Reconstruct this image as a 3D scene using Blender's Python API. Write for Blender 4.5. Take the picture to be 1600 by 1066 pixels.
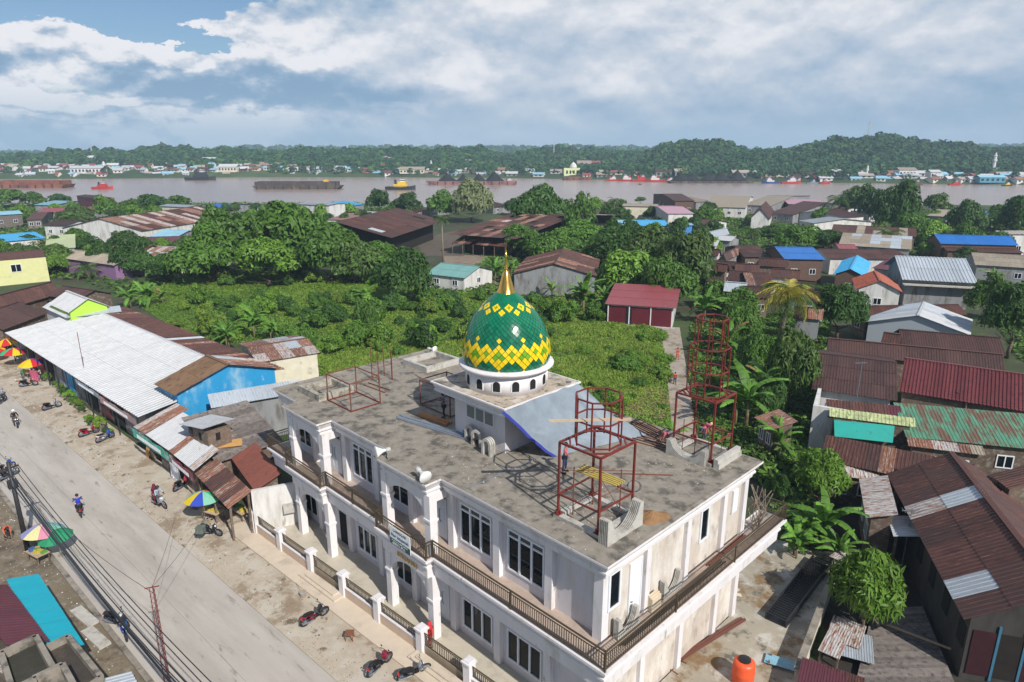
import bpy, bmesh, math, random
import numpy as np
from mathutils import Vector, Matrix, Euler
R = math.radians
for o in list(bpy.data.objects): bpy.data.objects.remove(o, do_unlink=True)
sc = bpy.context.scene
COL = sc.collection
rng = random.Random(7)
# ------------------------------------------------------------------ camera
CAM_H, PITCH, FPX = 25.3, R(15.95), 1050.0
cd = bpy.data.cameras.new('camera'); cam = bpy.data.objects.new('camera', cd); COL.objects.link(cam)
cam.location = (0, 0, CAM_H); cam.rotation_euler = (R(90) - PITCH, 0, 0)
cd.sensor_width = 36; cd.lens = FPX / 1600 * 36; cd.clip_start = .5; cd.clip_end = 20000
sc.camera = cam
# ------------------------------------------------------------------ light
SUN_EL, SUN_AZ = R(40), math.atan2(.54, -.84)      # azimuth from +Y towards +X
to_sun = Vector((math.sin(SUN_AZ)*math.cos(SUN_EL), math.cos(SUN_AZ)*math.cos(SUN_EL), math.sin(SUN_EL)))
sl = bpy.data.lights.new('sun', 'SUN'); sun = bpy.data.objects.new('sun', sl); COL.objects.link(sun)
sl.energy = 5.0; sl.angle = R(.5); sl.color = (1, .955, .88)
sun.rotation_euler = to_sun.to_track_quat('Z', 'Y').to_euler(); sun.location = (40, -60, 80)
sc.view_settings.view_transform = 'Standard'; sc.view_settings.look = 'None'
sc.view_settings.exposure = .08; sc.view_settings.gamma = 1; sc.view_settings.use_curve_mapping = False
sc.cycles.max_bounces = 6; sc.cycles.diffuse_bounces = 3; sc.cycles.glossy_bounces = 3; sc.cycles.volume_bounces = 1
sc.cycles.transparent_max_bounces = 6
W = bpy.data.worlds.new('World'); sc.world = W; W.use_nodes = True
def build_sky():
    nt = W.node_tree; N = nt.nodes; K = nt.links; N.clear()
    def n(t, **k):
        x = N.new(t)
        for a, b in k.items():
            if a in ('operation', 'blend_type', 'data_type', 'sky_type', 'noise_dimensions', 'interpolation_type', 'clamp', 'use_clamp'): setattr(x, a, b)
        return x
    def math_(op, a, b=None, c=None):
        x = n('ShaderNodeMath', operation=op)
        for i, v in enumerate((a, b, c)):
            if v is None: continue
            if hasattr(v, 'is_output') or hasattr(v, 'links'): K.new(v, x.inputs[i])
            else: x.inputs[i].default_value = v
        return x.outputs[0]
    def ss(v, lo, hi, a=0., b=1.):
        x = n('ShaderNodeMapRange', interpolation_type='SMOOTHSTEP')
        K.new(v, x.inputs[0]); x.inputs[1].default_value = lo; x.inputs[2].default_value = hi
        x.inputs[3].default_value = a; x.inputs[4].default_value = b
        return x.outputs[0]
    tc = n('ShaderNodeTexCoord'); sep = n('ShaderNodeSeparateXYZ'); K.new(tc.outputs['Generated'], sep.inputs[0])
    x, y, z = sep.outputs
    sky = n('ShaderNodeTexSky', sky_type='NISHITA'); sky.sun_disc = False
    sky.sun_elevation = SUN_EL; sky.sun_rotation = SUN_AZ; sky.air_density = 1.2; sky.dust_density = .6; sky.ozone_density = 2
    # azimuth (0 = view direction) and elevation of the direction
    az = math_('ARCTAN2', x, y)
    el = math_('ARCSINE', z)
    def noise(sx, sz, sc_, det, rough, off, lac=2.0):
        cv = n('ShaderNodeCombineXYZ')
        K.new(math_('MULTIPLY', x, sx), cv.inputs[0]); K.new(math_('MULTIPLY', y, sx), cv.inputs[1])
        K.new(math_('ADD', math_('MULTIPLY', z, sz), off), cv.inputs[2])
        t = n('ShaderNodeTexNoise'); K.new(cv.outputs[0], t.inputs['Vector'])
        t.inputs['Scale'].default_value = sc_; t.inputs['Detail'].default_value = det
        t.inputs['Roughness'].default_value = rough; t.inputs['Lacunarity'].default_value = lac
        return t.outputs[0]
    def noise3(sx, sz, sc_, det, rough, off, dz=0., dist=0.):
        cv = n('ShaderNodeCombineXYZ')
        K.new(math_('MULTIPLY', x, sx), cv.inputs[0]); K.new(math_('MULTIPLY', y, sx), cv.inputs[1])
        K.new(math_('ADD', math_('MULTIPLY', math_('ADD', z, dz), sz), off), cv.inputs[2])
        t = n('ShaderNodeTexNoise'); K.new(cv.outputs[0], t.inputs['Vector'])
        t.inputs['Scale'].default_value = sc_; t.inputs['Detail'].default_value = det; t.inputs['Roughness'].default_value = rough; t.inputs['Distortion'].default_value = dist
        return t.outputs[0]
    wA = math_('MULTIPLY', math_('SUBTRACT', noise3(1, 2.2, 6, 7, .6, 11.3), .5), .26)
    wE = math_('MULTIPLY', math_('SUBTRACT', noise3(1, 2.2, 7, 8, .62, 17.9), .5), .10)
    azw = math_('ADD', az, wA); elw = math_('ADD', el, wE)
    def blob(a0, e0, ra, re, lo=0., hi=.8):
        gx = math_('DIVIDE', math_('SUBTRACT', azw, a0), ra); gz = math_('DIVIDE', math_('SUBTRACT', elw, e0), re)
        d = math_('SQRT', math_('ADD', math_('MULTIPLY', gx, gx), math_('MULTIPLY', gz, gz)))
        return ss(math_('SUBTRACT', 1.0, d), lo, hi)
    def total(items):
        acc = None
        for w, o in items:
            v = math_('MULTIPLY', o, w); acc = v if acc is None else math_('ADD', acc, v)
        return acc
    big = noise3(1, 2.6, 3.0, 10, .58, 3.1)
    fine = noise3(1, 1.7, 9., 9, .58, 8.4)
    fine2 = noise3(1, 1.7, 9., 9, .58, 8.4, .014)
    mid = noise3(1, 1.9, 4.2, 8, .52, 21.7); mid2 = noise3(1, 1.9, 4.2, 8, .52, 21.7, .03)
    gap = total([(1, blob(-.56,.215,.33,.088,-.10,.30)), (.8, blob(-.45,.133,.10,.013,-.3,.5)), (.5, blob(-.60,.074,.13,.010,-.3,.5))])
    open_ = math_('MAXIMUM', ss(y, .25, -.35), ss(z, .45, .8))      # the sun stands in a broad clearing behind the photographer
    cover = math_('ADD', math_('ADD', big, math_('MULTIPLY', fine, .35)), math_('MULTIPLY', gap, -.62))
    cover = math_('ADD', cover, math_('MULTIPLY', open_, -.36))
    mask = ss(cover, .34, .42)
    crisp = ss(azw, -.10, -.42, .40, 1.7)
    relief = math_('MULTIPLY', math_('ADD', math_('MULTIPLY', math_('SUBTRACT', fine, fine2), 2.4), math_('MULTIPLY', math_('SUBTRACT', mid, mid2), 2.2)), crisp)
    tone = noise3(1, 2.0, 2.2, 6, .55, 5.7)
    lay = total([(-.52, blob(-.30,.068,.28,.042)), (-.30, blob(-.60,.092,.16,.014)), (.55, blob(-.63,.150,.11,.034,0,.4)), (.45, blob(-.46,.122,.13,.022,0,.4)), (.22, blob(-.27,.108,.10,.022,0,.6)), (.25, blob(-.52,.082,.12,.014,0,.5)),
                 (.20, blob(-.07,.115,.06,.045,0,.6)), (.25, blob(-.01,.20,.07,.035,0,.6)), (.10, blob(.10,.10,.20,.05)), (.16, blob(.16,.165,.09,.03)), (.16, blob(.26,.15,.07,.03,0,.6)), (.10, blob(-.3,.17,.2,.03)), (.14, blob(.35,.17,.4,.06)), (-.20, blob(.5,.05,.6,.05)), (.40, blob(-.55,.058,.22,.012,0,.4)), (.30, blob(-.50,.036,.25,.008,0,.4)), (.22, blob(-.18,.055,.10,.010,0,.5))])
    k = total([(1.0, relief), (.7, tone), (.35, fine), (1.0, lay)])
    k = ss(k, -.14, .97)
    ramp = n('ShaderNodeValToRGB'); K.new(k, ramp.inputs[0])
    e = ramp.color_ramp.elements
    e[0].position = 0; e[0].color = (.22, .35, .51, 1); e[1].position = 1; e[1].color = (.82, .82, .85, 1)
    for p, c in ((.25, (.31, .43, .58, 1)), (.5, (.43, .52, .64, 1)), (.75, (.58, .63, .71, 1))):
        q = e.new(p); q.color = c
    m1 = n('ShaderNodeMix', data_type='RGBA'); K.new(mask, m1.inputs[0])
    bl = n('ShaderNodeMix', data_type='RGBA', blend_type='MULTIPLY'); bl.inputs[0].default_value = 1
    K.new(sky.outputs[0], bl.inputs[6]); bl.inputs[7].default_value = (.055, .066, .082, 1)
    K.new(bl.outputs[2], m1.inputs[6]); K.new(ramp.outputs[0], m1.inputs[7])
    # veil of distant grey-blue near the horizon
    hz = ss(el, .0, .085, .72, .0)
    m2 = n('ShaderNodeMix', data_type='RGBA'); K.new(hz, m2.inputs[0]); K.new(m1.outputs[2], m2.inputs[6])
    m2.inputs[7].default_value = (.28, .41, .55, 1)
    below = ss(el, -.08, -.01, 1, 0)
    m3 = n('ShaderNodeMix', data_type='RGBA'); K.new(below, m3.inputs[0]); K.new(m2.outputs[2], m3.inputs[6])
    m3.inputs[7].default_value = (.16, .17, .15, 1)
    bg = n('ShaderNodeBackground'); K.new(m3.outputs[2], bg.inputs[0]); bg.inputs[1].default_value = 1.0
    out = n('ShaderNodeOutputWorld'); K.new(bg.outputs[0], out.inputs[0])
build_sky()
# ------------------------------------------------------------------ placing: the point of a horizontal plane seen through a pixel of the photograph
CP, SP = math.cos(PITCH), math.sin(PITCH)
def at(px, py, z=0.):
    X = (px-800)/FPX; Y = -(py-533)/FPX
    d = (X, CP + Y*SP, -SP + Y*CP); t = (z-CAM_H)/d[2]
    return Vector((d[0]*t, d[1]*t, z))
def proj(p):
    z = p[2]-CAM_H; fw = CP*p[1]-SP*z
    return 800+FPX*p[0]/fw, 533-FPX*(SP*p[1]+CP*z)/fw
def height(px, py0, py1, z=0.):
    p = at(px, py1, z); Y = -(py0-533)/FPX
    el = (-SP+Y*CP)/(CP+Y*SP)
    return CAM_H + el*p.y - z
# ------------------------------------------------------------------ materials
MATS = {}
def M(name, col, rough=.8, var=.12, scale=3., dirt=None, metal=0., bump=0., objvar=0., uvs=None, spec=.4, coat=0., bscale=None, trans=0., zs=None, rot=0., sc3=None):
    if name in MATS: return MATS[name]
    m = bpy.data.materials.new(name); m.use_nodes = True; nt = m.node_tree; N = nt.nodes; K = nt.links
    b = N['Principled BSDF']; MATS[name] = m
    b.inputs['Roughness'].default_value = rough; b.inputs['Metallic'].default_value = metal
    b.inputs['Specular IOR Level'].default_value = spec
    if coat: b.inputs['Coat Weight'].default_value = coat; b.inputs['Coat Roughness'].default_value = .06
    info = N.new('ShaderNodeObjectInfo')
    if uvs:
        tc = N.new('ShaderNodeTexCoord'); mp = N.new('ShaderNodeMapping'); K.new(tc.outputs['UV'], mp.inputs[0])
        mp.inputs['Scale'].default_value = (uvs[0], uvs[1], 1)
        cb = N.new('ShaderNodeCombineXYZ'); mm = N.new('ShaderNodeMath'); mm.operation = 'MULTIPLY'
        K.new(info.outputs['Random'], mm.inputs[0]); mm.inputs[1].default_value = 97
        K.new(mm.outputs[0], cb.inputs[2]); K.new(cb.outputs[0], mp.inputs['Location']); vec = mp.outputs[0]
    else:
        g = N.new('ShaderNodeNewGeometry'); vec = g.outputs['Position']
        if zs or sc3:
            mp = N.new('ShaderNodeVectorRotate'); mp.rotation_type = 'Z_AXIS'; mp.inputs['Angle'].default_value = rot; K.new(vec, mp.inputs[0])
            mq_ = N.new('ShaderNodeVectorMath'); mq_.operation = 'MULTIPLY'; K.new(mp.outputs[0], mq_.inputs[0]); mq_.inputs[1].default_value = sc3 or (1, 1, zs); vec = mq_.outputs[0]
    n1 = N.new('ShaderNodeTexNoise'); K.new(vec, n1.inputs['Vector']); n1.inputs['Scale'].default_value = scale if not uvs else 1.7
    n1.inputs['Detail'].default_value = 6; n1.inputs['Roughness'].default_value = .62
    mr = N.new('ShaderNodeMapRange'); K.new(n1.outputs[0], mr.inputs[0])
    mr.inputs[1].default_value = .3; mr.inputs[2].default_value = .7; mr.inputs[3].default_value = 1-var; mr.inputs[4].default_value = 1+var
    val = mr.outputs[0]
    if objvar:
        m2 = N.new('ShaderNodeMapRange'); K.new(info.outputs['Random'], m2.inputs[0]); m2.inputs[3].default_value = 1-objvar; m2.inputs[4].default_value = 1+objvar
        mu = N.new('ShaderNodeMath'); mu.operation = 'MULTIPLY'; K.new(val, mu.inputs[0]); K.new(m2.outputs[0], mu.inputs[1]); val = mu.outputs[0]
    vm = N.new('ShaderNodeVectorMath'); vm.operation = 'SCALE'; vm.inputs[0].default_value = col[:3]; K.new(val, vm.inputs['Scale'])
    out = vm.outputs[0]
    for i, dd in enumerate(dirt if isinstance(dirt, list) else ([dirt] if dirt else [])):
        dc, amt, ds = dd[:3]; soft = dd[3] if len(dd) > 3 else .08
        n2 = N.new('ShaderNodeTexNoise'); K.new(vec, n2.inputs['Vector']); n2.inputs['Scale'].default_value = ds
        n2.noise_dimensions = '4D'; n2.inputs['W'].default_value = 3.3+i*7.1
        n2.inputs['Detail'].default_value = 8; n2.inputs['Roughness'].default_value = .66
        r2 = N.new('ShaderNodeMapRange'); r2.interpolation_type = 'SMOOTHSTEP'; K.new(n2.outputs[0], r2.inputs[0])
        th = .5 + (.5-amt)*.36
        r2.inputs[1].default_value = th-soft; r2.inputs[2].default_value = th+soft
        mx = N.new('ShaderNodeMix'); mx.data_type = 'RGBA'; K.new(r2.outputs[0], mx.inputs[0]); K.new(out, mx.inputs[6])
        mx.inputs[7].default_value = (*dc[:3], 1); out = mx.outputs[2]
    K.new(out, b.inputs['Base Color'])
    if bump:
        n3 = N.new('ShaderNodeTexNoise'); K.new(vec, n3.inputs['Vector']); n3.inputs['Scale'].default_value = bscale or scale*4; n3.inputs['Detail'].default_value = 5
        bp = N.new('ShaderNodeBump'); bp.inputs['Strength'].default_value = bump; bp.inputs['Distance'].default_value = .05
        K.new(n3.outputs[0], bp.inputs['Height']); K.new(bp.outputs[0], b.inputs['Normal'])
    if trans:
        t = N.new('ShaderNodeBsdfTranslucent'); K.new(out, t.inputs[0]); ms = N.new('ShaderNodeMixShader'); ms.inputs[0].default_value = trans
        K.new(b.outputs[0], ms.inputs[1]); K.new(t.outputs[0], ms.inputs[2]); K.new(ms.outputs[0], N['Material Output'].inputs[0])
    return m
RUST = (.20, .075, .035); DUST = (.30, .24, .18)
# roofs: UV based so streaks run down each sheet
r_white = M('roof_white', (.45, .455, .465), .55, .14, uvs=(5, .8), dirt=[((.55, .53, .5), .22, 1.6)], objvar=.05, spec=.5)
r_brown = M('roof_brown', (.078, .031, .025), .62, .26, uvs=(6, .9), dirt=[((.17, .07, .04), .26, 2.2), ((.045, .02, .017), .3, 1.1)], objvar=.3)
r_brown2 = M('roof_dark_brown', (.056, .027, .024), .62, .22, uvs=(6, .8), dirt=[((.12, .05, .034), .27, 2.4)], objvar=.26)
r_rust = M('roof_rust', (.20, .085, .05), .75, .3, uvs=(7, 1), dirt=[((.42, .38, .35), .3, 1.8), ((.10, .045, .03), .32, 2.5)], objvar=.3)
r_rustw = M('roof_rusty_zinc', (.45, .44, .43), .5, .14, uvs=(7, 1), dirt=[((.24, .10, .05), .42, 2.0), ((.15, .06, .035), .2, 3.)], objvar=.12)
r_zinc = M('roof_zinc', (.42, .46, .50), .42, .12, uvs=(6, .8), dirt=[((.25, .21, .18), .15, 2)], objvar=.12, metal=.15)
r_tan = M('roof_tan', (.30, .26, .20), .7, .15, uvs=(6, .8), dirt=[((.17, .10, .065), .28, 2)], objvar=.14)
r_maroon = M('roof_maroon', (.10, .026, .038), .5, .15, uvs=(6, .8), dirt=[((.09, .035, .035), .2, 2)], objvar=.1)
r_redpink = M('roof_red', (.26, .06, .07), .45, .1, uvs=(5, .8), dirt=[((.20, .06, .055), .2, 1.5)], objvar=.06)
r_pink = M('roof_pink', (.45, .26, .32), .5, .1, uvs=(5, .8), objvar=.08)
r_blue = M('roof_blue', (.012, .14, .46), .4, .1, uvs=(5, .8), dirt=[((.05, .24, .5), .2, 1.5)], objvar=.08)
r_cyan = M('roof_cyan', (.03, .33, .62), .4, .12, uvs=(5, .8), dirt=[((.12, .42, .6), .3, 1.5)], objvar=.1)
r_ltblue = M('roof_pale_blue', (.22, .42, .52), .5, .12, uvs=(5, .8), dirt=[((.3, .32, .3), .2, 1.5)], objvar=.08)
r_teal = M('roof_teal', (.13, .29, .27), .5, .12, uvs=(5, .8), dirt=[((.2, .3, .28), .3, 1.5)], objvar=.06)
r_green = M('roof_green_rusty', (.085, .24, .15), .6, .15, uvs=(1.6, .5), dirt=[((.14, .075, .05), .5, 1.2, .07), ((.05,.15,.10), .2, 2.)], objvar=.1)
r_tile = M('roof_red_tile', (.15, .04, .042), .42, .2, uvs=(3, 2), dirt=[((.10, .025, .03), .3, 1.3)], objvar=.18)
r_clay = M('roof_clay_tile', (.34, .085, .045), .6, .2, uvs=(3, 2), dirt=[((.15, .05, .03), .3, 1.3)], objvar=.15)
r_ply = M('roof_brown_board', (.17, .10, .055), .8, .12, uvs=(2, 1), dirt=[((.08, .045, .03), .25, 1.3)], objvar=.1)
r_turq = M('roof_turquoise', (.0, .34, .44), .4, .06, uvs=(3, 1), dirt=[((.02, .36, .45), .2, 1.4)], objvar=.05)
# walls and the rest
w_white = M('wall_white', (.62, .61, .59), .75, .08, 1.2, dirt=[((.40, .37, .33), .3, .9, .12), ((.25, .22, .19), .1, 2.5)], zs=.25)
w_mosque = M('mosque_plaster', (.62, .585, .60), .7, .05, 1.5, dirt=[((.54, .48, .45), .26, 1.1, .14), ((.44, .40, .37), .1, 2.6, .08)], zs=.22)
w_trim = M('mosque_trim_white', (.70, .67, .675), .6, .04, 1.5, dirt=[((.56, .52, .48), .22, 1.5, .1), ((.36, .33, .29), .08, 4., .05)], zs=.25)
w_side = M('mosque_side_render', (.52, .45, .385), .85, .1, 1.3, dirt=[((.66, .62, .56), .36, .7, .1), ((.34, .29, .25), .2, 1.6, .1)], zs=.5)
w_grey = M('wall_grey', (.24, .245, .25), .8, .1, 1.2, dirt=((.13, .12, .11), .35, .9), zs=.3)
w_wood = M('wall_wood', (.135, .095, .07), .85, .25, 2.5, dirt=((.23, .2, .17), .3, 3), objvar=.22)
w_woodg = M('grey_weathered_wood', (.17, .145, .13), .88, .25, 2.5, dirt=((.08, .065, .06), .3, 4), objvar=.28)
w_yellow = M('wall_yellow', (.60, .59, .29), .75, .05, 1.2, dirt=((.5, .48, .25), .15, .8))
w_blue = M('wall_blue', (.02, .26, .52), .7, .08, .8, dirt=[((.30, .46, .56), .3, .5, .1), ((.4, .5, .55), .12, 2.2, .04)], zs=.5)
w_cream = M('wall_cream', (.62, .57, .44), .8, .08, 1.2, dirt=((.35, .31, .25), .25, .9))
w_lilac = M('wall_lilac', (.26, .14, .27), .75, .08, 1.2, dirt=((.16, .09, .16), .2, .8))
w_lime = M('wall_lime', (.42, .68, .07), .7, .05, 1.2)
w_brown = M('wall_brown', (.12, .075, .055), .85, .15, 2)
w_mar = M('wall_maroon_metal', (.13, .018, .03), .5, .12, 3, objvar=.1)
w_green = M('wall_mint', (.32, .50, .42), .8, .1, 1.3)
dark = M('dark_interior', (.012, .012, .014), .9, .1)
glass = M('window_glass', (.006, .010, .013), .06, .05, spec=.16)
frame_w = M('window_frame_white', (.72, .73, .76), .5, .03)
bronze = M('railing_bronze', (.115, .085, .055), .45, .12, 6, metal=.5)
concrete = M('roof_deck_concrete', (.225, .20, .175), .92, .22, 1.6, dirt=[((.43, .36, .28), .62, .26, .05), ((.115, .104, .094), .36, .30, .07), ((.52, .47, .40), .40, .7, .05), ((.10, .092, .085), .26, 1.6, .05), ((.21, .18, .15), .25, 3.0, .05)], bump=.3)
conc_l = M('cast_concrete', (.44, .42, .38), .85, .12, 3, dirt=((.28, .25, .21), .3, 1.5))
conc_d = M('stained_concrete', (.25, .22, .18), .9, .2, 2, dirt=((.10, .09, .075), .35, 1.2))
steel_red = M('red_oxide_steel', (.17, .028, .022), .5, .14, 5, dirt=((.14, .02, .018), .25, 3))
steel_rust = M('rusty_steel', (.17, .06, .035), .75, .2, 6)
steel_dark = M('dark_steel', (.045, .045, .05), .55, .2, 6, metal=.4)
steel_grey = M('grey_steel', (.26, .29, .34), .45, .12, 6, metal=.5)
gold = M('gold_leaf', (.72, .42, .10), .22, .06, 6, metal=1.)
black = M('black_plastic', (.018, .018, .02), .35, .1, 6)
rubber = M('rubber', (.02, .02, .021), .8, .1, 6)
chrome = M('chrome', (.6, .6, .62), .18, .05, metal=1.)
wood_l = M('pale_timber', (.46, .34, .22), .8, .15, 4, objvar=.15)
# ------------------------------------------------------------------ mesh helpers
class MB:
    def __init__(s): s.v = []; s.f = []; s.mi = []; s.uv = None; s.cur = 0
    def add(s, vs, fs):
        b = len(s.v); s.v.extend([tuple(v) for v in vs]); s.f.extend([tuple(b+i for i in f) for f in fs]); s.mi.extend([s.cur]*len(fs)); return s
    def box(s, x0, x1, y0, y1, z0, z1):
        if x0 > x1: x0, x1 = x1, x0
        if y0 > y1: y0, y1 = y1, y0
        return s.add([(x0,y0,z0),(x1,y0,z0),(x1,y1,z0),(x0,y1,z0),(x0,y0,z1),(x1,y0,z1),(x1,y1,z1),(x0,y1,z1)],
                     [(0,3,2,1),(4,5,6,7),(0,1,5,4),(1,2,6,5),(2,3,7,6),(3,0,4,7)])
    def beam(s, a, b, w, h=None, up=(0,0,1)):
        a = Vector(a); b = Vector(b); h = h or w; d = (b-a)
        if d.length < 1e-6: return s
        d.normalize(); u = Vector(up)
        if abs(d.dot(u)) > .98: u = Vector((1,0,0))
        r = d.cross(u).normalized()*w/2; t = r.cross(d).normalized()*h/2
        vs = [p+sx*r+sy*t for p in (a, b) for sx, sy in ((-1,-1),(1,-1),(1,1),(-1,1))]
        return s.add(vs, [(0,1,2,3),(7,6,5,4),(0,4,5,1),(1,5,6,2),(2,6,7,3),(3,7,4,0)])
    def tube(s, pts, r, n=6, cap=True):
        pts = [Vector(p) for p in pts]; rings = []
        rr = r if isinstance(r, (list, tuple)) else [r]*len(pts)
        b = len(s.v)
        for i, p in enumerate(pts):
            d = (pts[min(i+1, len(pts)-1)]-pts[max(i-1, 0)])
            if d.length < 1e-9: d = Vector((0,0,1))
            d.normalize(); u = Vector((0,0,1)) if abs(d.z) < .95 else Vector((1,0,0))
            x = d.cross(u).normalized(); y = x.cross(d).normalized()
            for k in range(n):
                a = 2*math.pi*k/n; s.v.append(tuple(p+(x*math.cos(a)+y*math.sin(a))*rr[i]))
        for i in range(len(pts)-1):
            for k in range(n):
                s.f.append((b+i*n+k, b+i*n+(k+1)%n, b+(i+1)*n+(k+1)%n, b+(i+1)*n+k)); s.mi.append(s.cur)
        if cap:
            s.f.append(tuple(b+k for k in range(n))[::-1]); s.mi.append(s.cur)
            s.f.append(tuple(b+(len(pts)-1)*n+k for k in range(n))); s.mi.append(s.cur)
        return s
    def lathe(s, prof, n=24, c=(0,0,0), a0=0):
        b = len(s.v)
        for r, z in prof:
            for k in range(n):
                a = a0+2*math.pi*k/n; s.v.append((c[0]+r*math.cos(a), c[1]+r*math.sin(a), c[2]+z))
        for i in range(len(prof)-1):
            for k in range(n):
                s.f.append((b+i*n+k, b+i*n+(k+1)%n, b+(i+1)*n+(k+1)%n, b+(i+1)*n+k)); s.mi.append(s.cur)
        if prof[0][0] > 1e-4: s.f.append(tuple(b+k for k in range(n))[::-1]); s.mi.append(s.cur)
        if prof[-1][0] > 1e-4: s.f.append(tuple(b+(len(prof)-1)*n+k for k in range(n))); s.mi.append(s.cur)
        return s
    def prism(s, poly, z0, z1, sides=True):
        n = len(poly); vs = [(p[0],p[1],z0) for p in poly]+[(p[0],p[1],z1) for p in poly]
        fs = [tuple(range(n))[::-1], tuple(range(n, 2*n))]+[(i,(i+1)%n,n+(i+1)%n,n+i) for i in range(n)]
        return s.add(vs, fs)
    def xf(s, m):
        s.v = [tuple(m @ Vector(v)) for v in s.v]; return s
    def mesh(s, name, mat=None, smooth=False):
        me = bpy.data.meshes.new(name); me.from_pydata(s.v, [], s.f)
        for m in (mat if isinstance(mat, (list, tuple)) else [mat]):
            if m: me.materials.append(m)
        if isinstance(mat, (list, tuple)): me.polygons.foreach_set('material_index', s.mi)
        if smooth: me.polygons.foreach_set('use_smooth', [True]*len(s.f))
        me.update(); return me
    def build(s, name, mat, parent=None, loc=None, smooth=False, fix=False):
        me = s.mesh(name, mat, smooth)
        if fix:
            bm = bmesh.new(); bm.from_mesh(me); bmesh.ops.recalc_face_normals(bm, faces=bm.faces); bm.to_mesh(me); bm.free()
        return link(name, me, parent, loc)
def link(name, me, parent=None, loc=None, mat=None):
    o = bpy.data.objects.new(name, me); COL.objects.link(o)
    if parent: o.parent = parent
    if loc is not None: o.location = loc
    if mat:
        o.material_slots[0].link = 'OBJECT'; o.material_slots[0].material = mat
    return o
def thing(name, label, cat, loc=(0,0,0), rz=0., group=None):
    o = bpy.data.objects.new(name, None); COL.objects.link(o); o.location = loc; o.rotation_euler = (0,0,rz)
    o.empty_display_size = .2
    return tag(o, label, cat, group)
def tag(o, label, cat, group=None):
    o['label'] = label; o['category'] = cat
    if group: o['group'] = group
    return o
def struct(o): o['kind'] = 'structure'; return o
def stuff(o): o['kind'] = 'stuff'; return o
def dup(o, parent=None, **k):
    c = o.copy(); COL.objects.link(c)
    if parent: c.parent = parent
    for ch in o.children: dup(ch, c)
    return c
def quad_uv(me):
    pass
# corrugated sheet, shared by size
SHEETS = {}
def sheet_mesh(w, l, pitch, amp, tile=False):
    key = (round(w,2), round(l,2), pitch, amp, tile)
    if key in SHEETS: return SHEETS[key]
    n = max(2, int(round(w/pitch))); xs = []; zs = []
    for i in range(n):
        x = i*w/n; q = w/n
        xs += [x, x+q*.5, x+q*.62, x+q*.88]; zs += [0, 0, amp, amp]
    xs.append(w); zs.append(0)
    vs = []; fs = []; uv = []
    ys = [0, l] if not tile else [l*k/max(1, int(l/.32)) for k in range(max(1, int(l/.32))+1)]
    rows = []
    for j in range(len(ys)-1):
        b = len(vs); up = .03 if tile else 0
        for x, z in zip(xs, zs): vs.append((x, ys[j], z+up))
        for x, z in zip(xs, zs): vs.append((x, ys[j+1], z))
        m = len(xs)
        for i in range(m-1): fs.append((b+i, b+i+1, b+m+i+1, b+m+i))
    # front lip so the sheet has a thickness
    b = len(vs); m = len(xs)
    for x, z in zip(xs, zs): vs.append((x, 0, z-.02))
    for i in range(m-1): fs.append((b+i, b+i+1, i+1, i))
    # flat underside
    k = len(vs); vs += [(0,0,-.02),(w,0,-.02),(w,l,-.02),(0,l,-.02)]; fs.append((k, k+3, k+2, k+1))
    me = bpy.data.meshes.new('roof_sheet'); me.from_pydata(vs, [], fs); me.materials.append(r_white)
    ul = me.uv_layers.new(name='UVMap'); co = np.array(vs); li = np.zeros(len(me.loops), dtype=np.int32); me.loops.foreach_get('vertex_index', li)
    u = np.stack([co[li,0]/1., co[li,1]/1.], 1).astype(np.float32); ul.data.foreach_set('uv', u.ravel())
    SHEETS[key] = me; return me
def lay_sheets(root, o, ax, ay, Wd, Ld, mats, sw=.9, sl=2.4, pitch=.22, amp=.025, jit=1., name='roof_sheet', skip=0., tile=False, seed=0):
    """cover the rectangle o + [0,Wd]*ax + [0,Ld]*ay with sheets, each an object"""
    rg = random.Random(seed or int(abs(o[0])*37+abs(o[1])*11)+5)
    ax = Vector(ax).normalized(); ay = Vector(ay).normalized(); nz = ax.cross(ay).normalized()
    nx = max(1, round(Wd/sw)); ny = max(1, round(Ld/sl)); w = Wd/nx; l = Ld/ny
    me = sheet_mesh(w+.02, l+(.07 if ny > 1 else 0), pitch, amp, tile)
    colm = [rg.choices(range(len(mats)), [m[1] for m in mats])[0] for _ in range(nx)]
    for i in range(nx):
        for j in range(ny):
            if rg.random() < skip: continue
            k = colm[i] if rg.random() < .55 else rg.choices(range(len(mats)), [m[1] for m in mats])[0]
            p = Vector(o)+ax*(i*w)+ay*(j*l)+nz*(.012*j+.006*(i % 2)+rg.uniform(0,.004)*jit)
            rot = Matrix((ax, ay, nz)).transposed() @ Matrix.Rotation(rg.uniform(-.006,.006)*jit, 3, 'Z') @ Matrix.Rotation(-.006 if ny > 1 else 0, 3, 'X')
            ob = link(name, me, root, None, mats[k][0]); ob.matrix_local = Matrix.Translation(p) @ rot.to_4x4()
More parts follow.
